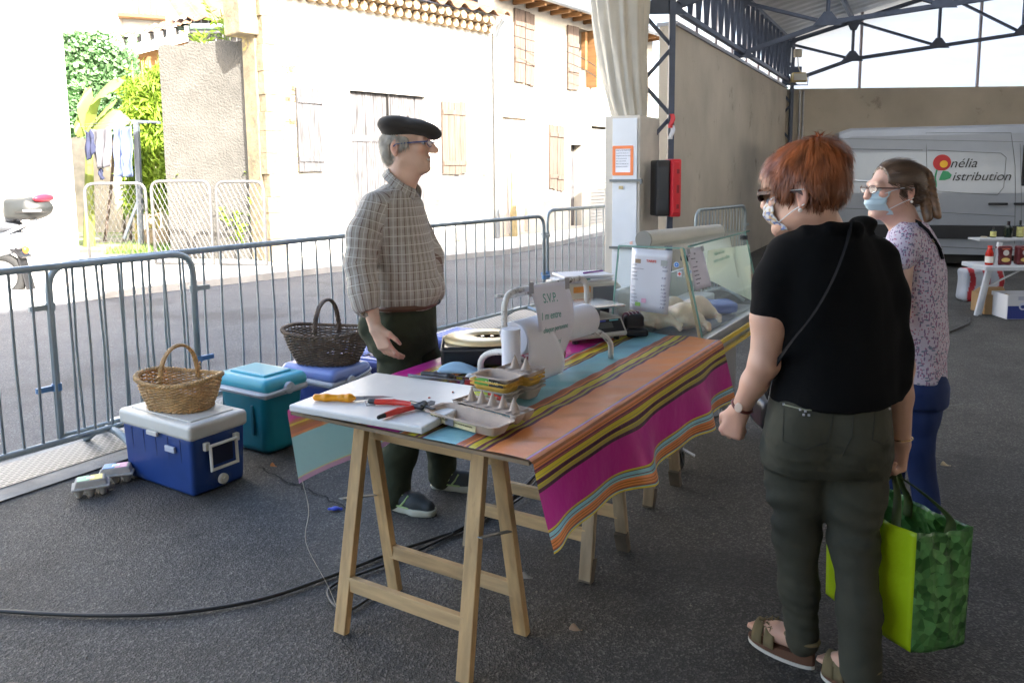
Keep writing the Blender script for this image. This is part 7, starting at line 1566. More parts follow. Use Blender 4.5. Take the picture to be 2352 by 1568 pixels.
def foldf(amp, sc, seed, an=(1, 1, 1), fine=.25):
    def f(V, N): a = snoise(V, sc, seed, 2, an); return amp * (np.abs(a) ** .8 * np.sign(a)) + amp * fine * snoise(V, sc * 3.2, seed + 5, 2, an)
    return f
M_SKIN = mat('skin', (1, 1, 1), .5, vcol=True, sub=.12, bump=.25, bs=260, bdist=.0015); SKB = (.66, .42, .30)
def shoe(G0, G1, par, upper, sole, nm='shoe', w=.048, h=.075):
    """G0 heel, G1 toe on the ground"""
    a = Vector(G0); c = Vector(G1); a.z = c.z = 0; e = (c - a).normalized(); L = (c - a).length; sd = Vector((-e.y, e.x, 0)); P = lambda x, y, z: A3(a + e * x * L + sd * y + Vector((0, 0, z)))
    S = Sdf(); S.chain([P(.14, 0, .050), P(.35, 0, .052), P(.62, 0, .045), P(.86, 0, .036)], [.036, .040, .042, .032], .03); S.cap(P(.16, 0, .05), P(.20, 0, .10), .036, .038, .02); S.cap(P(.35, 0, .07), P(.25, 0, .11), .028, .03, .03)
    V, Fq = S.mesh(.005); V[:, 2] = np.maximum(V[:, 2], .022); o = make_obj(nm, V, Fq, upper, par, smooth=True)
    S = Sdf(); S.chain([P(.13, 0, .018), P(.4, .0, .016), P(.68, 0, .016), P(.88, 0, .022)], [.040, .038, .046, .036], .03)
    S2 = Sdf(); f0 = S.p; V, Fq = S.mesh(.005); V[:, 2] = np.clip(V[:, 2], .001, .030 + .008 * np.clip(1 - ((V - A3(a)) @ A3(e)) / L, 0, 1)); s_ = make_obj('sole', V, Fq, sole, o, smooth=False); return o, P
# ---------------------------------------------------------------- the man
MY = 3.55
mp_ = lambda px, py, dy=0: A3(at(px, py, MY + dy))
man = thing('person', 'smiling man in a black beret, blue glasses and checked shirt standing behind the table', 'person', tuple(G(935, 1165)))
HM = Head(at(935, 337, MY), (.975, -.22, 0), -.03, 1.0); mf = Vector((.94, -.34, 0)); msd = Vector((.34, .94, 0)); myaw = math.atan2(mf.y, mf.x)
S = Sdf(); HM.add(S, 1.04, smile=1)
nb = mp_(912, 445); S.cap(HM.p(-.028, 0, -.065), nb, .056, .060, .03); S.cap(HM.p(.045, 0, -.085), nb + A3(mf) * .035, .028, .04, .03)
def secs(lst, Y): 
    out = []
    for px, py, dy, rx, ry in lst: p = at(px, py, Y + dy); out.append((p.z, p.x, p.y, rx, ry))
    return out
MT = [(912, 446, 0, .05, .08), (908, 474, 0, .075, .125), (914, 510, 0, .095, .145), (924, 580, 0, .115, .155), (930, 650, 0, .105, .135), (930, 700, 0, .105, .135), (928, 770, 0, .115, .150)]
S.loft(secs(MT, MY), .04, myaw)
m_sh, m_el, m_wr = mp_(848, 462, -.15), mp_(826, 603, -.20), mp_(862, 752, -.25)
S.chain([mp_(858, 490, -.12), m_el], [.045, .042], .03); S.chain([m_el, m_el * .6 + m_wr * .4, m_wr], [.040, .040, .027], .02, )
hd = Vector(mp_(893, 815, -.26) - m_wr); hand(S, m_wr, hd, (.55, .45, -.35), (.5, -.6, -.1), (.30, .35, .25), 1.02, .35)
f_sh, f_el, f_wr = mp_(945, 462, .16), mp_(985, 590, .19), mp_(992, 690, .10)
S.chain([f_sh, f_el, f_wr], [.040, .030, .026], .02); hand(S, f_wr, (-.5, -.2, -.85), (-.8, -.5, .3), (-.2, -.9, 0), (.5, .5, .4))
nG0, nG1, fG0, fG1 = G(884, 1158), G(1000, 1186), G(992, 1117), G(1110, 1126)
nA = A3(Vector((nG0.x, nG0.y, 0)).lerp(Vector((nG1.x, nG1.y, 0)), .22) + Vector((0, 0, .09))); fA = A3(Vector((fG0.x, fG0.y, 0)).lerp(Vector((fG1.x, fG1.y, 0)), .22) + Vector((0, 0, .09)))
hz = at(928, 762, MY).z; nh = mp_(912, 770, -.08); fh = mp_(948, 766, .09); nk = (nh * .5 + nA * .5) + A3(mf) * .035; fk = (fh * .5 + fA * .5) + A3(mf) * .045
for h_, k_, a_, g1_ in ((nh, nk, nA, nG1), (fh, fk, fA, fG1)): S.chain([h_, k_, a_], [.078, .052, .034], .03); S.chain([a_ - [0, 0, .03], A3(Vector((a_[0], a_[1], .04)).lerp(Vector((g1_.x, g1_.y, .035)), .7))], [.032, .026], .02)
V, Fq = S.mesh(.0048); make_obj('body', V, Fq, M_SKIN, man, smooth=True, vcol=skin_cols(V, SKB, HM, 3))
# shirt
def shirt_mat():
    mt = bpy.data.materials.new('checked_cotton'); t, N, L, P = nt(mt); tc = N.new('ShaderNodeTexCoord'); sp = N.new('ShaderNodeSeparateXYZ'); L.new(tc.outputs['UV'], sp.inputs[0])
    def line(src, per, off_, wd):
        a = N.new('ShaderNodeMath'); a.operation = 'MULTIPLY_ADD'; L.new(sp.outputs[src], a.inputs[0]); a.inputs[1].default_value = 1 / per; a.inputs[2].default_value = off_
        b = N.new('ShaderNodeMath'); b.operation = 'FRACT'; L.new(a.outputs[0], b.inputs[0]); c = N.new('ShaderNodeMath'); c.operation = 'LESS_THAN'; L.new(b.outputs[0], c.inputs[0]); c.inputs[1].default_value = wd; return c.outputs[0]
    cur = (.34, .31, .265, 1)
    def mx(fac, col, k=.8):
        nonlocal cur; m = N.new('ShaderNodeMix'); m.data_type = 'RGBA'; g_ = N.new('ShaderNodeMath'); g_.operation = 'MULTIPLY'; g_.inputs[1].default_value = k; L.new(fac, g_.inputs[0]); L.new(g_.outputs[0], m.inputs[0])
        if isinstance(cur, tuple): m.inputs[6].default_value = cur
        else: L.new(cur, m.inputs[6])
        m.inputs[7].default_value = (*col, 1); cur = m.outputs[2]
    mx(line('X', .036, .0, .55), (.42, .395, .36), .6); mx(line('Y', .036, .2, .5), (.29, .26, .22), .5)
    mx(line('X', .034, .45, .11), (.12, .055, .035), .8); mx(line('X', .034, .95, .10), (.56, .54, .47), .75); mx(line('Y', .040, .1, .075), (.60, .57, .50), .9)
    L.new(cur, P.inputs['Base Color']); P.inputs['Roughness'].default_value = .9; P.inputs['Sheen Weight'].default_value = .2
    n = N.new('ShaderNodeTexNoise'); n.inputs['Scale'].default_value = 18; L.new(tc.outputs['Object'], n.inputs['Vector']); b = N.new('ShaderNodeBump'); b.inputs['Strength'].default_value = .35; b.inputs['Distance'].default_value = .012; L.new(n.outputs['Fac'], b.inputs['Height']); L.new(b.outputs[0], P.inputs['Normal']); return mt
M_CHKS = shirt_mat()
def axis_uv(V, segs, torso_c, torso_r=.17, seam=(0, 1)):
    """segs: list of (a,b) arm axes -> cylindrical uv around the nearest; otherwise around the torso"""
    ang = np.arctan2((V[:, 0] - torso_c[0]) * seam[1] - (V[:, 1] - torso_c[1]) * seam[0], -((V[:, 0] - torso_c[0]) * seam[0] + (V[:, 1] - torso_c[1]) * seam[1]))
    uv = np.stack([ang * torso_r, V[:, 2]], 1); acc = 0
    best = np.full(len(V), 1e9); res = uv.copy(); hit = np.zeros(len(V), bool)
    for a, b, r in segs:
        d = b - a; L_ = np.linalg.norm(d); e = d / L_; q = V - a; t = np.clip(q @ e, 0, L_); w_ = q - t[:, None] * e; dist = np.linalg.norm(w_, axis=1); n1 = np.cross(e, (0.3, 1, 0)); n1 /= np.linalg.norm(n1); n2 = np.cross(e, n1); an = np.arctan2(w_ @ n1, w_ @ n2)
        m_ = (dist < r) & (dist < best); res[m_] = np.stack([an * .068, t + acc], 1)[m_]; best[m_] = dist[m_]; acc += L_
    return res
S = Sdf(); ST = [(914, 425, 0, .055, .075), (908, 440, 0, .085, .130), (908, 462, 0, .108, .178), (912, 505, 0, .122, .185), (922, 560, 0, .130, .178), (930, 620, 0, .140, .172), (934, 668, 0, .146, .176), (932, 690, 0, .140, .172), (931, 702, 0, .132, .166)]
S.loft(secs(ST, MY), .02, myaw); c1 = mp_(832, 535, -.185); c2 = mp_(835, 655, -.225); c3 = mp_(842, 692, -.232)
S.chain([mp_(856, 476, -.13), c1, m_el, c2], [.060, .062, .064, .066], .035); S.cap(mp_(838, 668, -.228), c3, .069, .062, .012); S.chain([mp_(930, 458, .15), f_el, mp_(991, 668, .12)], [.066, .062, .058], .03)
S.ell(mp_(995, 660, .0), (.04, .1, .05), .03)
S.ell(mp_(846, 708, -.238), (.046, .046, .022), .006, sub=True)
f0 = foldf(.0085, 21, 4, (1, 1, .5), .35); V, Fq = S.mesh(.006, warp=f0)
tc0 = mp_(925, 600); uv = axis_uv(V, [(mp_(852, 448, -.14), c1, .085), (c1, m_el, .085), (m_el, c3, .09)], tc0, .165, (-.3, .95)); make_obj('shirt', V, Fq, M_CHKS, man, smooth=True, uv=uv)
# collar
b = MB(); cb_ = Vector(mp_(893, 388, .0)); cfv = Vector(mp_(957, 438, -.02)); ax_ = (cfv - cb_); cm = (cb_ + cfv) / 2 + Vector((0, 0, -.01)); el = ax_.length / 2; axn = ax_.normalized(); lat = msd.copy()
upn = axn.cross(lat).normalized(); upn = upn if upn.z > 0 else -upn
def col(u, v):
    a = math.pi + (u - .5) * 2 * 2.75; q = cm + axn * (math.cos(a) * (el + .012 * v) ) + lat * (math.sin(a) * (.068 + .016 * v)); w_ = abs(u - .5) * 2; return tuple(q + upn * (.016 - (.040 + .022 * max(0, w_ - .6)) * v + .010 * math.sin(math.pi * v)) + mf * (.015 * v * w_))
b.grid(col, 40, 6, .003); n_ = len(b.v); V = np.array(b.v); make_obj('collar', V, b.f, M_CHKS, man, smooth=True, uv=np.stack([np.arange(n_) % 41 * .0095, (np.arange(n_) // 41 % 7) * .011], 1))
for (x, y) in ((968, 475), (974, 510), (982, 548), (986, 590), (989, 630), (988, 664)):
    pass
# trousers, belt
M_OLV = mat('olive_trousers', (.034, .040, .023), .9, var=.15, vs=6, bump=.3, bs=30, spec=.25)
S = Sdf(); TR = [(931, 690, 0, .126, .158), (928, 720, 0, .140, .168), (922, 760, 0, .160, .175), (922, 800, 0, .150, .170)]; S.loft(secs(TR, MY), .04, myaw)
for h_, k_, a_ in ((nh, nk, nA), (fh, fk, fA)): S.chain([h_ + [0, 0, 0], (h_ + k_) / 2, k_, (k_ + a_) / 2, a_ + [0, 0, -.02]], [.105, .095, .080, .074, .070], .04)
S.ell(mp_(850, 745, -.03), (.05, .09, .07), .05)
V, Fq = S.mesh(.006, warp=foldf(.009, 19, 9, (1, 1, .9), .4)); make_obj('trousers', V, Fq, M_OLV, man, smooth=True)
b = MB(); rr_ = [(.131, .162)]; c = Vector(mp_(931, 696)); pts = [c + mf * (.134 * math.cos(a)) + msd * (.164 * math.sin(a)) for a in np.linspace(0, 2 * math.pi, 40)[:-1]]; b.tube(pts, .014, 6, closed=True); b.build('belt', mat('brown_leather', (.10, .045, .025), .5), man)
b = MB(); c = Vector(f_wr) + Vector((0, -.02, .0)); b.tube([c + Vector((.036 * math.cos(a), .036 * math.sin(a), .006 * math.sin(a))) for a in np.linspace(0, 6.28, 20)[:-1]], .010, 6, closed=True); b.build('wristwatch', M_BLK, man)
M_SHU = mat('trainer_black', (.030, .036, .038), .7, bump=.4, bs=160, bdist=.002); M_SOL = mat('trainer_sole', (.42, .42, .34), .7); M_GRS = mat('trainer_green', (.30, .42, .16), .6)
for g0, g1 in ((nG0, nG1), (fG0, fG1)):
    o, P = shoe(g0, g1, man, M_SHU, M_SOL); b = MB()
    for x0, x1 in ((.30, .44), (.42, .56), (.36, .28)): b.tube([P(x0, -.0475, .032), P((x0 + x1) / 2 + .02, -.044, .060), P(x1, -.030, .086)], .0045, 5)
    b.tube([P(.06, -.03, .04), P(.3, -.048, .036), P(.6, -.050, .034)], .004, 5); b.build('side_stripe', M_GRS, o)
    b = MB()
    for k in range(5): b.tube([P(.40 + .06 * k, -.022, .096 - .008 * k), P(.42 + .06 * k, .022, .096 - .008 * k)], .004, 5)
    b.build('laces', M_BLK, o)
# hair, beret, glasses
def hairflow(H, kind):
    def f(P, N): return np.tile(A3(-H.u) * 1.0 + A3(-H.f) * .35, (len(P), 1)) + .35 * np.stack([np.sin(P[:, 2] * 90 + P[:, 0] * 40), np.cos(P[:, 0] * 70), 0 * P[:, 0]], 1)
    return f
S = Sdf(); S.ell(HM.p(-.030, 0, .020), (.093, .080, .075), .02, HM.M); S.ell(HM.p(-.062, 0, -.022), (.052, .068, .050), .02, HM.M); S.ell(HM.p(-.062, 0, -.058), (.036, .052, .030), .02, HM.M)
for g in (1, -1): S.ell(HM.p(.010, g * .070, .016), (.030, .012, .026), .01, HM.M)
V, Fq = S.mesh(.005, cut=lambda P: np.where((HM.loc(P)[..., 0] > .035) | earcut(HM)(P), .05, -1), warp=lambda V, N: .003 * snoise(V, 130, 6, 2, (1, 1, .5)))
Vs, Fs_ = strands(V, Fq, 2600, .035, hairflow(HM, 0), .0014, 3, .2, .10, mask=lambda c, n: ~earcut(HM)(c + A3(HM.u) * .018)); V, Fq = merge((V, Fq), (Vs, Fs_)); hc = np.array((.38, .35, .29)) * (1 + .35 * snoise(V, 160, 2)[:, None]); make_obj('hair', V, Fq, mat('grey_hair', (1, 1, 1), .6, vcol=True), man, smooth=True, vcol=np.clip(hc, 0, 1))
S = Sdf(); S.ell(mp_(938, 291, 0), (.125, .115, .036), .03, rot=np.array(Matrix.Rotation(R(11), 3, 'Y'))); S.ell(mp_(905, 288, .0), (.070, .100, .042), .03); S.ell(mp_(978, 298, -.01), (.070, .095, .030), .03, rot=np.array(Matrix.Rotation(R(24), 3, 'Y'))); S.ell(mp_(925, 303), (.092, .082, .030), .02); S.ell(mp_(996, 310, -.01), (.028, .07, .018), .02)
S.cap(mp_(938, 275), mp_(937, 264), .0035, .003, .006); V, Fq = S.mesh(.005, warp=lambda V, N: .0035 * snoise(V, 34, 12, 2, (1, 1, 1.8)) * np.clip(N[:, 2] * 2 + .6, 0, 1)); make_obj('beret', V, Fq, mat('black_felt', (.034, .029, .023), .95, bump=.3, bs=220, bdist=.001, sheen=.08), man, smooth=True)
def glasses(H, par, m1, m2, rim=.0016, drop=0, dark=False):
    g_ = bpy.data.objects.new('glasses', None); COL.objects.link(g_); g_.parent = par; WM[g_] = WM[par]
    for sg in (1, -1):
        c = (.120, sg * .032, .010 + drop); pts = [H.p(c[0] - .006 * abs(math.cos(a)) * (1 if math.cos(a) * sg > 0 else 0), c[1] + .026 * math.cos(a), c[2] + .017 * math.sin(a)) for a in np.linspace(0, 6.283, 22)[:-1]]
        b = MB(); b.tube(pts, rim, 6, closed=True); b.build('rim', m1, g_, smooth=True); b = MB(); b.poly([tuple(p) for p in pts]); b.build('lens', m2, g_)
        b = MB(); q = [H.p(.115, sg * .060, .016 + drop), H.p(.06, sg * .076, .014 + drop), H.p(-.02, sg * .083, .010 + drop), H.p(-.042, sg * .083, -.006 + drop)]
        for a_, c_ in zip(q, q[1:]): b.beam(a_, c_, .0022, .0055 if dark is False else .010)
        b.build('temple', m1, g_)
    b = MB(); b.tube([H.p(.121, -.007, .013 + drop), H.p(.126, 0, .015 + drop), H.p(.121, .007, .013 + drop)], rim, 6); b.build('bridge', m1, g_); return g_
def eyes(H, par):
    for sg in (1, -1):
        b = MB(Matrix.Translation(H.p(.083, sg * .031, .012))); b.lathe([(.0125 * math.sin(t), -.0125 * math.cos(t)) for t in np.linspace(.05, 3.09, 10)], 14); o = b.build('eye', mat('eye_white', (.6, .58, .55), .2), par, smooth=True)
        p = Vector(H.p(.0955, sg * .031, .012)); b = MB(Matrix.Translation(p) @ H.f.to_track_quat('Z', 'Y').to_matrix().to_4x4()); b.lathe([(.0055, -.002), (.0055, .0006), (.002, .001)], 12); b.build('iris', mat('iris', (.03, .03, .03), .2), o)
M_LENS = glass('spectacle_lens', (.92, .95, .97), .06, .03); glasses(HM, man, mat('blue_frame', (.012, .035, .16), .35), M_LENS); eyes(HM, man)
b = MB(); b.tube(spline([HM.p(.097, -.020, -.061), HM.p(.1045, 0, -.064), HM.p(.097, .020, -.061)], 5), .0042, 6); b.build('teeth', mat('teeth', (.62, .58, .50), .3), man, smooth=True)
# ---------------------------------------------------------------- red haired woman
WY = 2.27; wp = lambda px, py, dy=0: A3(at(px, py, WY + dy))
w1_ = thing('person', 'red haired woman in black top and khaki trousers seen from behind, holding a green bag', 'person', tuple(G(1890, 1545)))
H1 = Head(at(1846, 446, WY + .0), (-.72, .69, 0), .12, .98); wf_ = Vector((-.18, .98, 0)); wyaw = math.atan2(wf_.y, wf_.x); wsd = Vector((.98, .18, 0))
S = Sdf(); H1.add(S, .95); nb = wp(1895, 545, .0); S.cap(H1.p(-.03, 0, -.06), nb, .056, .062, .03)
S.loft(secs([(1895, 535, 0, .05, .07), (1905, 575, 0, .085, .165), (1910, 650, 0, .095, .145), (1915, 760, 0, .10, .140), (1912, 850, 0, .105, .140), (1905, 930, 0, .110, .145), (1900, 1010, -.0, .12, .160)], WY), .04, wyaw)
a0_, a1_, a2_ = wp(1796, 615, .0), wp(1755, 835, -.03), wp(1700, 940, .04); S.chain([a0_, wp(1768, 730, -.02), a1_], [.052, .050, .042], .03); S.chain([a1_, a1_ * .6 + a2_ * .4, a2_], [.042, .037, .027], .02)
hand(S, a2_, wp(1682, 985, .05) - a2_, (.55, .75, .0), (-.3, .6, .2), (.95, 1.1, .8), .94, .75)
b0_, b1_, b2_ = wp(2028, 615, .02), wp(2064, 840, .03), wp(2071, 1012, .03); S.chain([b0_, b1_], [.052, .042], .03); S.chain([b1_, b1_ * .6 + b2_ * .4, b2_], [.042, .036, .026], .02)
hand(S, b2_, wp(2058, 1075, .03) - b2_, (-.95, -.25, 0), (-.2, .9, 0), (.8, 1.0, .9), .92, .5)
lA = G(1840, 1522); rA = G(1975, 1588); lA = np.array((lA.x, lA.y, .10)); rA = np.array((rA.x, rA.y, .10)); lH = wp(1830, 1040, .02); rH = wp(1960, 1040, .0); lK = (lH + lA) / 2 + (0, .03, .02); rK = (rH + rA) / 2 + (0, .02, .02)
lT = G(1728, 1466); rT = G(1896, 1548); 
for h_, k_, a_, t_ in ((lH, lK, lA, lT), (rH, rK, rA, rT)):
    S.chain([h_, k_, a_], [.085, .055, .036], .03); tv = Vector((t_.x, t_.y, .055)); av = Vector((a_[0], a_[1], .07)); S.chain([av + Vector((0, 0, 0)), av.lerp(tv, .45) + Vector((0, 0, .005)), av.lerp(tv, .78)], [.033, .030, .026], .02); dd = (tv - av).normalized(); sd_ = Vector((-dd.y, dd.x, 0))
    for i in range(5): q = av.lerp(tv, .80) + sd_ * (.022 - .0115 * i); S.cap(A3(q), A3(q + dd * (.040 - .004 * abs(i - 1))), .009 if i else .012, .007, .004)
V, Fq = S.mesh(.0048); make_obj('body', V, Fq, M_SKIN, w1_, smooth=True, vcol=skin_cols(V, (.56, .33, .24), H1, 13))
# black top: draped knit
S = Sdf(); S.loft(secs([(1895, 518, .0, .075, .085), (1902, 545, 0, .088, .146), (1908, 585, 0, .104, .172), (1914, 650, 0, .122, .188), (1920, 760, 0, .130, .186), (1922, 850, 0, .140, .192), (1916, 912, 0, .148, .196)], WY), .03, wyaw)
S.chain([wp(1806, 592, 0), wp(1786, 650, -.01), wp(1774, 712, -.02)], [.060, .060, .058], .03); S.chain([wp(2022, 592, .02), wp(2040, 680, .02), wp(2052, 800, .02), wp(2060, 870, .0)], [.058, .055, .048, .038], .04)
for k in range(2): pass
S.chain([wp(1812, 542, .06), wp(1850, 530, -.05), wp(1905, 526, -.075), wp(1965, 526, -.06), wp(1990, 522, .03)], [.016, .013, .013, .018, .024], .02); S.ell(wp(1985, 512, .02), (.040, .04, .022), .02)
V, Fq = S.mesh(.006, warp=foldf(.0085, 17, 31, (1, 1, .45), .3)); make_obj('black_top', V, Fq, mat('black_knit', (.0055, .0055, .006), .95, bump=.4, bs=200, bdist=.002, spec=.15), w1_, smooth=True)
def drape(pts, r, m_, name, par, fl=.4, w=None):
    b = MB(); P2 = spline(pts, 6); 
    for a_, c_ in zip(P2, P2[1:]): b.beam(a_, c_ + (c_ - a_) * .15, r * fl, r * 2, (0, -1, .2))
    return b.build(name, m_, par)
M_STRAP = mat('bag_strap', (.008, .008, .009), .85, spec=.15)
sb_ = thing('shoulder_bag', 'small black bag on a thin diagonal strap across the red haired woman', 'bag', tuple(wp(1752, 940, .1)))
drape([wp(1955, 508, -.075), wp(1945, 560, -.122), wp(1915, 640, -.150), wp(1870, 720, -.150), wp(1815, 790, -.125), wp(1775, 850, -.04), wp(1760, 910, .05)], .010, M_STRAP, 'strap', sb_, .25)
S = Sdf(); S.box(wp(1757, 945, .12), (.03, .07, .045), rad=.02); V, Fq = S.mesh(.006); make_obj('pouch', V, Fq, M_BLK, sb_, smooth=True)
# khaki trousers
M_KHA = mat('khaki_trousers', (.052, .052, .038), .9, var=.12, vs=6, bump=.25, bs=40, spec=.25)
S = Sdf(); S.loft(secs([(1908, 895, 0, .130, .172), (1905, 930, 0, .140, .182), (1902, 985, -.0, .152, .192), (1900, 1040, 0, .148, .190), (1898, 1065, 0, .130, .182)], WY), .03, wyaw)
S.ell(wp(1838, 1005, -.09), (.085, .07, .09), .05); S.ell(wp(1962, 1008, -.10), (.085, .07, .09), .05)
S.chain([lH, lH * .6 + lK * .4, lK, lK * .45 + lA * .55, lA + [0, 0, -.02]], [.100, .088, .066, .056, .050], .035); S.chain([rH, rH * .6 + rK * .4, rK, rK * .45 + rA * .55, rA + [0, 0, -.03]], [.100, .088, .066, .060, .060], .035)
def wfold(V, N):
    a = foldf(.0028, 24, 41, (1, 1, 1), .3)(V, N); z = V[:, 2]; kz = np.exp(-((z - .50) / .10) ** 2) + .7 * np.exp(-((z - .74) / .06) ** 2) + .4 * np.exp(-((z - .2) / .12) ** 2)
    return a + .0048 * kz * np.sin(z * 120 + 9 * snoise(V, 9, 77) + V[:, 0] * 30) * (.5 + snoise(V, 14, 78))
V, Fq = S.mesh(.0055, warp=wfold); TRO = make_obj('trousers', V, Fq, M_KHA, w1_, smooth=True)
from mathutils.bvhtree import BVHTree
def bvh(V, Fq): return BVHTree.FromPolygons([tuple(v) for v in V], [tuple(f) for f in Fq])
bt = bvh(V, Fq)
def onsurf(bt, px, py, lift=.0015, Y=WY):
    d = ray(px, py).normalized(); r_ = bt.ray_cast(CP, d); return r_[0] - d * lift if r_[0] else at(px, py, Y)
def seam(bt, pts, r, m_, name, par, n=8, lift=.001):
    P2 = []
    for (a_, c_) in zip(pts, pts[1:]):
        for i in range(n): P2.append(onsurf(bt, a_[0] + (c_[0] - a_[0]) * i / n, a_[1] + (c_[1] - a_[1]) * i / n, lift))
    P2.append(onsurf(bt, *pts[-1], lift)); b = MB(); b.tube(P2, r, 5); return b.build(name, m_, par)
M_SEAM = mat('seam_thread', (.035, .036, .028), .9); M_SEAML = mat('pale_piping', (.26, .27, .18), .6)
for pts in ([(1800, 938), (1798, 1012), (1850, 1032), (1902, 1015), (1916, 945)], [(2010, 945), (2004, 1010), (2030, 1020), (2048, 1000)]): seam(bt, pts, .0014, M_SEAM, 'pocket_seam', TRO)
seam(bt, [(1800, 929), (1850, 941), (1912, 942)], .0022, M_SEAML, 'pocket_piping', TRO); seam(bt, [(2010, 940), (2050, 928)], .0022, M_SEAML, 'pocket_piping', TRO); seam(bt, [(1962, 925), (1958, 1000), (1935, 1045)], .0014, M_SEAM, 'centre_seam', TRO)
b = MB()
for (x, y) in ((1800, 928), (1838, 940), (1850, 944), (1846, 952), (1858, 953), (2046, 928), (2043, 938)): p = onsurf(bt, x, y, .003); b.box(p, (.006, .004, .006))
b.build('rhinestones', mat('rhinestone', (.8, .8, .85), .1, metal=.5), TRO)
# red hair, short and layered
HB1 = lambda V: H1.loc(V)
S = Sdf(); S.ell(H1.p(-.020, 0, .060), (.108, .088, .090), .03, H1.M); S.ell(H1.p(-.050, 0, .015), (.070, .078, .062), .03, H1.M); S.ell(H1.p(-.058, 0, .105), (.066, .062, .050), .03, H1.M); S.ell(H1.p(.045, 0, .062), (.058, .068, .046), .03, H1.M)
for g in (1, -1): S.ell(H1.p(.012, g * .068, .040), (.036, .016, .034), .015, H1.M)
V, Fq = S.mesh(.005, cut=lambda P: np.where(((HB1(P)[..., 0] > .045) & (HB1(P)[..., 2] < .036)) | earcut(H1)(P), .05, -1), warp=lambda V, N: .006 * snoise(V, 60, 21, 2, (1, 1, .6)))
def fl1(P, N):
    q = H1.loc(P); c = q - np.array((-.055, 0, .135)); c[:, 2] -= .02; d = c / (np.linalg.norm(c, axis=1)[:, None] + 1e-6); w_ = d @ H1.M.T; return w_ + A3(-H1.u) * .35
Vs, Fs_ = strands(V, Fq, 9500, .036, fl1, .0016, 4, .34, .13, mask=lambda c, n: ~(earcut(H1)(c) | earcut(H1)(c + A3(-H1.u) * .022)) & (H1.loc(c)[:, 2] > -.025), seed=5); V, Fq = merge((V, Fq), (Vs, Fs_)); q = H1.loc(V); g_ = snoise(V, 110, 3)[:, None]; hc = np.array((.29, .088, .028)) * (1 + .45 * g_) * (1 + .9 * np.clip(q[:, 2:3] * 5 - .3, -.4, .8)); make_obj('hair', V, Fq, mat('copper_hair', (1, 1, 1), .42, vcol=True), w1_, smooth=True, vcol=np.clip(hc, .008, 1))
glasses(H1, w1_, mat('maroon_frame', (.04, .008, .012), .25), mat('dark_lens', (.015, .010, .012), .05), .003, 0, True)
def mask(H, par, m_, pattern=None):
    b = MB()
    def f(u, v):
        a = (u - .5) * 2; w_ = .063 * a; t = v; fz = .106 + .021 * math.sin(math.pi * min(1, t * 1.1)) - .058 * abs(a) ** 1.9 + .0018 * math.sin(t * 28); return tuple(H.p(fz - .022 * max(0, t - .6) * 2, w_ * (1 - .12 * t), .000 - .100 * t))
    b.grid(f, 24, 20, .0015); V = np.array(b.v); vc = None
    if pattern is not None: vc = pattern(V)
    o = make_obj('face_mask', V, b.f, m_, par, smooth=True, vcol=vc)
    for sg in (1, -1):
        b = MB(); e = H.p(-.040, sg * .088, .012); b.tube(spline([H.p(.078, sg * .060, -.008), H.p(.02, sg * .080, .012), e], 4), .0016, 5); b.tube(spline([H.p(.055, sg * .060, -.075), H.p(.0, sg * .080, -.045), H.p(-.038, sg * .088, -.03)], 4), .0016, 5); b.build('ear_loop', mat('loop_white', (.65, .66, .68), .7), o)
def flor(V): g_ = snoise(V, 420, 7)[:, None]; h_ = snoise(V, 300, 9)[:, None]; c = np.tile((.55, .55, .55), (len(V), 1)); c = np.where(g_ > .22, (.05, .10, .30), c); c = np.where(h_ > .3, (.45, .30, .12), c); return c
mask(H1, w1_, mat('print_mask', (1, 1, 1), .8, vcol=True), flor)
p = H1.p(-.026, .092, -.046); b = MB(Matrix.Translation(p)); b.lathe([(.006 * math.sin(t), -.006 * math.cos(t)) for t in np.linspace(.05, 3.09, 8)], 12); b.build('earring', mat('pearl', (.75, .70, .65), .15), w1_, smooth=True)
def ringat(P, ax_, r, t_, m_, name, par): ax_ = Vector(ax_).normalized(); T_ = Matrix.Translation(P) @ ax_.to_track_quat('Z', 'Y').to_matrix().to_4x4(); b = MB(T_); b.tube([(r * math.cos(a), r * math.sin(a), 0) for a in np.linspace(0, 6.283, 26)[:-1]], t_, 6, closed=True); return b.build(name, m_, par, smooth=True)
wt = ringat(a2_ + (a1_ - a2_) * .08, a1_ - a2_, .030, .0055, mat('maroon_strap', (.12, .025, .02), .4), 'wristwatch', w1_)
p = onsurf(bvh(np.array([list(a2_)]), []) if False else bt, 0, 0) if False else a2_ + (a1_ - a2_) * .08 + np.array((-.018, -.028, .004)); b = MB(Matrix.Translation(p) @ Vector((-.5, -.85, .1)).to_track_quat('Z', 'Y').to_matrix().to_4x4()); b.lathe([(.012, -.003), (.012, .004), (.009, .005)], 16, sy=1.2); b.build('watch_dial', mat('dial_pale', (.7, .55, .45), .2), wt)
ringat(b2_ + (b1_ - b2_) * .04, b1_ - b2_, .031, .0022, mat('gold_bracelet', (.6, .42, .2), .25, metal=.9), 'bracelet', w1_)
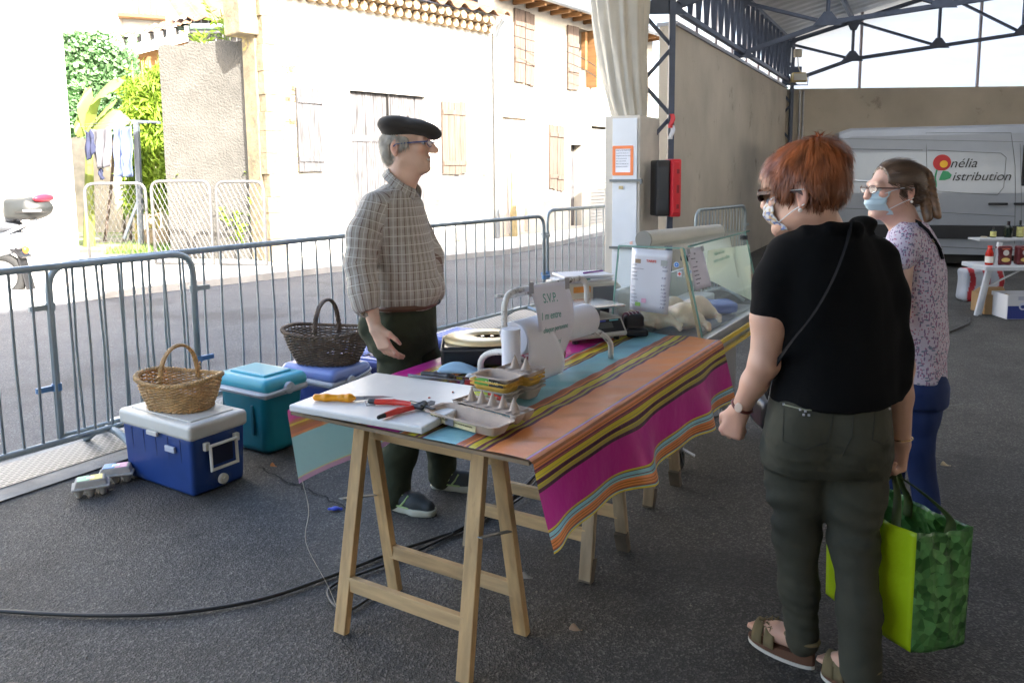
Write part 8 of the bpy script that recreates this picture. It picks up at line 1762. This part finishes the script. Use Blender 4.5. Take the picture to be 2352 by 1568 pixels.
# sandals
M_SAND = mat('olive_suede', (.15, .115, .055), .85, bump=.2, bs=120); M_CORK = mat('brown_cork', (.12, .055, .03), .8); M_SOLE2 = mat('white_sole', (.55, .54, .50), .6)
for a_, t_ in ((lA, lT), (rA, rT)):
    av = Vector((a_[0], a_[1], 0)); tv = Vector((t_.x, t_.y, 0)); d = (tv - av).normalized(); hl = av - d * .045; tp_ = tv + d * .012; sd_ = Vector((-d.y, d.x, 0)); L_ = (tp_ - hl).length
    def lay(z0, z1, m_, nm, par, g_=0):
        b = MB(); n = 24; vs = []
        for z_ in (z0, z1):
            for i in range(n): a = 2 * math.pi * i / n; x = .5 + .5 * math.cos(a); w_ = (.034 + .014 * x + g_) * math.sin(a); hz = z_(x) if callable(z_) else z_; vs.append(hl + d * (L_ * x) + sd_ * w_ + Vector((0, 0, hz)))
        b.add(vs, [tuple(range(n))[::-1], tuple(range(n, 2 * n))] + [(i, (i + 1) % n, n + (i + 1) % n, n + i) for i in range(n)]); return b.build(nm, m_, par)
    sdl = lay(.001, .012, M_SOLE2, 'sandal', w1_, .002); lay(.0125, lambda x: .050 - .028 * x, M_CORK, 'wedge', sdl)
    for x, r_ in ((.80, .042), (.62, .040)):
        b = MB(); c = hl + d * (L_ * x); b.grid(lambda u, v: tuple(c + d * (.035 * (v - .5) + .02 * (u - .5)) + sd_ * (r_ + .008) * math.cos(math.pi * u) + Vector((0, 0, .030 + (.052 + .02 * (.9 - x)) * math.sin(math.pi * u)))), 14, 3, .003); b.build('strap', M_SAND, sdl, smooth=True)
    b = MB(); c = av + Vector((0, 0, .085)); b.tube([c + d * (.052 * math.cos(a)) + sd_ * (.040 * math.sin(a)) + Vector((0, 0, .004)) for a in np.linspace(0, 6.283, 24)[:-1]], .0065, 6, closed=True); b.build('ankle_strap', M_SAND, sdl, smooth=True)
    if t_ is lT:
        b = MB(); rr = random.Random(8); c = hl + d * (L_ * .66) + Vector((0, 0, .085))
        for i in range(70): q = c + Vector((rr.uniform(-.03, .03), rr.uniform(-.03, .03), rr.uniform(-.01, .008))); b.tube([q, q + Vector((rr.uniform(-.02, .02), rr.uniform(-.02, .02), rr.uniform(-.02, .015)))], .0016, 4)
        b.build('fringe', M_SAND, sdl)
# green shopping bag
zb_ = .143; k0 = G(2091, 1497, zb_); k1 = G(1897, 1362, zb_); k2 = G(2215, 1477, zb_); ea = Vector((k1.x - k0.x, k1.y - k0.y, 0)); eb_ = Vector((k2.x - k0.x, k2.y - k0.y, 0)); BH = at(2104, 1224, k0.y).z - zb_
bag = thing('shopping_bag', 'bright green and dark green shopping bag held by the red haired woman', 'shopping bag', tuple(k0))
def facet_mat():
    mt = mat('bag_dark_green', (.035, .12, .035), .35); t, N, L, P = nt(mt); tc = N.new('ShaderNodeTexCoord'); v = N.new('ShaderNodeTexVoronoi'); v.inputs['Scale'].default_value = 44; L.new(tc.outputs['Object'], v.inputs['Vector']); r_ = N.new('ShaderNodeValToRGB'); L.new(v.outputs['Color'], r_.inputs[0])
    r_.color_ramp.elements[0].color = (.022, .085, .016, 1); r_.color_ramp.elements[0].position = .2; r_.color_ramp.elements[1].color = (.12, .30, .09, 1); r_.color_ramp.elements[1].position = .85; L.new(r_.outputs[0], P.inputs['Base Color'])
    b_ = N.new('ShaderNodeBump'); b_.inputs['Distance'].default_value = .01; b_.inputs['Strength'].default_value = .5; L.new(v.outputs['Distance'], b_.inputs['Height']); L.new(b_.outputs[0], P.inputs['Normal']); return mt
M_BGR = facet_mat(); M_BLI = mat('bag_lime', (.48, .66, .012), .32, bump=.5, bs=22, bdist=.012, var=.06, vs=3, transl=.25); M_BIN = mat('bag_lining', (.50, .55, .45), .5)
def bface(o, e, top, m_, nm, ph, flip=1):
    n = Vector((-e.y, e.x, 0)).normalized() * flip; b = MB()
    b.grid(lambda u, v: tuple(o + e * u * (1 + .03 * v) + n * (.014 * math.sin(math.pi * u) * math.sin(2.2 * v + ph) + .004 * math.sin(14 * v + 9 * u) * math.sin(math.pi * u) + .006 * math.sin(22 * u + 3 * v) * v * math.sin(math.pi * u)) + Vector((0, 0, top * v - .012 * math.sin(math.pi * u) * v))), 18, 22, .0012); return b.build(nm, m_, bag, smooth=True)
bface(k0, ea, BH, M_BLI, 'lime_panel', .5); bface(k0, eb_, BH, M_BGR, 'green_side', 1.5, -1); bface(k0 + eb_, ea, BH, M_BGR, 'back_panel', .2, -1); bface(k0 + ea, eb_, BH, M_BGR, 'green_side', .8)
b = MB(); b.add([tuple(k0), tuple(k0 + ea), tuple(k0 + ea + eb_), tuple(k0 + eb_)], [(0, 1, 2, 3)]); b.build('bottom', M_BGR, bag)
hc_ = Vector(b2_) + Vector(wp(2058, 1075, .03) - b2_).normalized() * .085
def handle(o, e, f1_, f2_, m_):
    pa = o + e * f1_ + Vector((0, 0, BH * .98)); pb = o + e * f2_ + Vector((0, 0, BH * .98)); tgt = hc_ + Vector((.0, .0, -.012)); pts = spline([pa - Vector((0, 0, .06)), pa, pa.lerp(tgt, .55) + Vector((.004, 0, 0)), tgt + Vector((-.012, -.006, 0)), tgt + Vector((.008, .008, .006)), pb.lerp(tgt, .55), pb, pb - Vector((0, 0, .06))], 6); b = MB()
    en = e.normalized()
    def f(u, v): i = min(len(pts) - 1, int(round(u * (len(pts) - 1)))); t = abs(u - .5) * 2; return tuple(pts[i] + en * (.034 * (v - .5) * (.45 + .55 * min(1, t * 1.6))))
    b.grid(f, len(pts) - 1, 2, .002); b.build('handle', m_, bag, smooth=True)
M_HND = mat('handle_olive', (.055, .085, .025), .5); handle(k0, ea, .22, .66, M_HND); handle(k0 + eb_, ea, .22, .66, M_HND)
# ---------------------------------------------------------------- woman with the plait
QY = 3.25; qp = lambda px, py, dy=0: A3(at(px, py, QY + dy))
w2_ = thing('person', 'woman with a long plait, surgical mask, leaf print blouse and blue jeans', 'person', tuple(G(2110, 1215)))
H2_ = Head(at(2050, 438, QY), (-.985, -.17, 0), .02, .95); qf = Vector((-.93, .36, 0)); qyaw = math.atan2(qf.y, qf.x)
S = Sdf(); H2_.add(S, .95); nb = qp(2085, 525, .0); S.cap(H2_.p(-.03, 0, -.06), nb, .052, .058, .03); S.cap(H2_.p(.04, 0, -.085), nb + A3(qf) * .03, .025, .035, .03)
S.loft(secs([(2088, 515, 0, .05, .07), (2092, 548, 0, .07, .140), (2096, 600, 0, .095, .150), (2098, 700, 0, .095, .135), (2098, 790, 0, .085, .125), (2100, 870, 0, .085, .125)], QY), .03, qyaw)
c0_, c1_, c2_ = qp(2072, 565, -.15), qp(2062, 720, -.17), qp(2010, 800, -.16); S.chain([c0_, c1_, c2_], [.050, .040, .028], .03); hand(S, c2_, (-.7, .1, -.6), (0, .5, -.8), (-.1, -.3, .8), (.3, .4, .3), .92)
d0_, d1_, d2_ = qp(2115, 565, .17), qp(2105, 720, .2), qp(2060, 800, .2); S.chain([d0_, d1_, d2_], [.050, .040, .028], .03); hand(S, d2_, (-.7, .1, -.6), (0, -.5, -.8), (-.1, .3, .8), (.3, .4, .3), .92)
gA = G(2128, 1212); gB = G(2040, 1190); jA = np.array((gA.x, gA.y, .09)); jB = np.array((gB.x, gB.y, .09)); jh = qp(2112, 880, -.05); jg = qp(2090, 880, .10); jk = (jh + jA) / 2 + (-.03, 0, .02); jl = (jg + jB) / 2 + (-.03, 0, .02)
for h_, k_, a_ in ((jh, jk, jA), (jg, jl, jB)): S.chain([h_, k_, a_], [.080, .052, .034], .03); S.chain([a_ - [0, 0, .04], a_ + [-.14, .0, -.055]], [.030, .024], .02)
V, Fq = S.mesh(.006); make_obj('body', V, Fq, M_SKIN, w2_, smooth=True, vcol=skin_cols(V, (.60, .38, .30), H2_, 23)); eyes(H2_, w2_)
S = Sdf(); S.loft(secs([(2090, 508, 0, .062, .080), (2092, 530, 0, .080, .140), (2094, 560, 0, .102, .178), (2098, 620, 0, .124, .180), (2100, 700, 0, .122, .168), (2103, 780, 0, .122, .165), (2100, 815, 0, .116, .162), (2098, 862, 0, .124, .172)], QY), .02, qyaw); S.cap(qp(2080, 548, -.13), qp(2066, 590, -.165), .062, .058, .03); S.cap(qp(2112, 548, .13), qp(2115, 590, .165), .062, .058, .03)
V, Fq = S.mesh(.0045, warp=foldf(.0050, 26, 51, (1, 1, .45), .3))
def leafprint():
    mt = mat('leaf_print', (.56, .52, .62), .85); t, N, L, P = nt(mt); tc = N.new('ShaderNodeTexCoord'); cur = (.55, .50, .60, 1)
    for k, (rot, sc_, col_) in enumerate((((0, 0, .6), (46, 46, 17), (.20, .15, .27)), ((.5, .9, 0), (44, 17, 46), (.36, .14, .24)), ((-.7, -.6, 0), (17, 46, 44), (.16, .20, .28)), ((.9, -.8, .5), (46, 46, 18), (.26, .16, .28)))):
        m = N.new('ShaderNodeMapping'); m.inputs['Rotation'].default_value = (rot[0], rot[1], rot[2]); m.inputs['Scale'].default_value = tuple(x * 1.8 for x in sc_); m.inputs['Location'].default_value = (k * 3.3, k, 0); L.new(tc.outputs['Object'], m.inputs[0]); v = N.new('ShaderNodeTexVoronoi'); v.inputs['Scale'].default_value = 1; v.inputs['Randomness'].default_value = .9; L.new(m.outputs[0], v.inputs['Vector'])
        c = N.new('ShaderNodeMath'); c.operation = 'LESS_THAN'; c.inputs[1].default_value = .27; L.new(v.outputs['Distance'], c.inputs[0]); x = N.new('ShaderNodeMix'); x.data_type = 'RGBA'; L.new(c.outputs[0], x.inputs[0]); x.inputs[7].default_value = (*col_, 1)
        if isinstance(cur, tuple): x.inputs[6].default_value = cur
        else: L.new(cur, x.inputs[6])
        cur = x.outputs[2]
    L.new(cur, P.inputs['Base Color']); return mt
make_obj('blouse', V, Fq, leafprint(), w2_, smooth=True); btb = bvh(V, Fq)
S = Sdf(); S.loft(secs([(2098, 835, 0, .112, .160), (2102, 880, 0, .130, .172), (2102, 920, 0, .125, .165)], QY), .03, qyaw); S.chain([jh, (jh + jk) / 2, jk, jA + [0, 0, .0]], [.095, .082, .062, .052], .03); S.chain([jg, (jg + jl) / 2, jl, jB], [.095, .082, .062, .052], .03)
V, Fq = S.mesh(.007, warp=foldf(.0045, 26, 61, (1, 1, .8), .3)); make_obj('jeans', V, Fq, mat('blue_denim', (.010, .028, .115), .85, var=.15, vs=5, bump=.25, bs=90, bdist=.002), w2_, smooth=True)
for a_ in (jA, jB): S = Sdf(); S.chain([a_ + [.03, 0, -.05], a_ + [-.05, 0, -.05], a_ + [-.15, 0, -.058]], [.038, .040, .030], .02); V, Fq = S.mesh(.006); V[:, 2] = np.maximum(V[:, 2], .002); make_obj('shoe', V, Fq, mat('white_shoe', (.45, .43, .42), .6), w2_, smooth=True)
# hair drawn back, plait
S = Sdf(); S.ell(H2_.p(-.024, 0, .040), (.105, .084, .095), .02, H2_.M); S.ell(H2_.p(-.062, 0, -.004), (.062, .074, .066), .02, H2_.M)
V, Fq = S.mesh(.0045, cut=lambda P: np.where(H2_.loc(P)[..., 0] > .062 + .4 * np.clip(H2_.loc(P)[..., 2] - .06, -.2, .2) * 0 + np.where(H2_.loc(P)[..., 2] < .03, -.045, 0), .05, np.where(earcut(H2_)(P), .05, -1)), warp=lambda V, N: .0014 * snoise(V, 170, 61, 2, (.5, 1, 1)))
def fl2(P, N): return np.tile(A3(-H2_.f) * 1.0 + A3(-H2_.u) * .25, (len(P), 1))
Vs, Fs_ = strands(V, Fq, 5000, .045, fl2, .0011, 4, .01, .02, mask=lambda c, n: ~earcut(H2_)(c) & (H2_.loc(c)[:, 0] > -.085), seed=9); V, Fq = merge((V, Fq), (Vs, Fs_)); hc = np.array((.105, .062, .038)) * (1 + .4 * snoise(V, 150, 3, 2, (.3, 1, 1))[:, None]); make_obj('hair', V, Fq, mat('brown_hair', (1, 1, 1), .38, vcol=True), w2_, smooth=True, vcol=np.clip(hc, .01, 1))
pl_ = [qp(2100, 388, .02), qp(2120, 405, .0), qp(2128, 445, -.02), qp(2136, 480, -.04), qp(2140, 500, -.05)]; sp = spline(pl_, 10); S = Sdf()
for i, c in enumerate(sp):
    t = i / (len(sp) - 1); r_ = .026 + .006 * math.sin(math.pi * t)
    if i % 3 == 0:
        for sg in (1, -1): S.ell(A3(c) + np.array((sg * .017, -.008, .006 * sg)), (r_ * .72, r_ * .8, r_ * .50), .002, rot=np.array(Matrix.Rotation(sg * .7, 3, 'Y')))
V, Fq = S.mesh(.004); Vs, Fs_ = strands(V, Fq, 300, .02, lambda P, N: np.stack([np.sin(P[:, 2] * 130) * .8, 0 * P[:, 0], -np.ones(len(P))], 1), .0009, 3, .02, .02, seed=10); V, Fq = merge((V, Fq), (Vs, Fs_)); hc = np.array((.19, .10, .05)) * (1 + .5 * snoise(V, 120, 4)[:, None]); make_obj('plait', V, Fq, MC['brown_hair'], w2_, smooth=True, vcol=np.clip(hc, .01, 1))
glasses(H2_, w2_, mat('brown_frame', (.10, .04, .035), .3), M_LENS); mask(H2_, w2_, mat('mask_pale_blue', (.44, .58, .66), .75, bump=.4, bs=14, stretch=(.3, .3, 5)))
p = H2_.p(-.028, .090, -.046); b = MB(Matrix.Translation(p)); b.lathe([(.006 * math.sin(t), -.006 * math.cos(t)) for t in np.linspace(.05, 3.09, 8)], 12); b.build('earring', MC['pearl'], w2_, smooth=True)
sb2 = thing('crossbody_bag', 'black leather strap and bag worn by the woman with the plait', 'bag', tuple(qp(2100, 560))); b = MB(); P2 = [onsurf(btb, x, y, .006, QY) for x, y in ((2078, 506), (2094, 508), (2112, 516), (2130, 532), (2144, 552), (2156, 572), (2162, 592))]
for a_, c_ in zip(P2, P2[1:]): b.beam(a_, c_ + (c_ - a_) * .1, .006, .026, (0, -1, .4))
b.build('strap', M_STRAP, sb2); b = MB(); p = P2[4]; b.box(p + Vector((0, -.006, 0)), (.014, .004, .014)); b.build('rivet', MC['polished_steel'], sb2)
S = Sdf(); S.box(qp(2092, 800, .24), (.10, .035, .08), rad=.03); V, Fq = S.mesh(.008); make_obj('bag_body', V, Fq, M_BLK, sb2, smooth=True)
print('PARTS', len(bpy.data.objects))
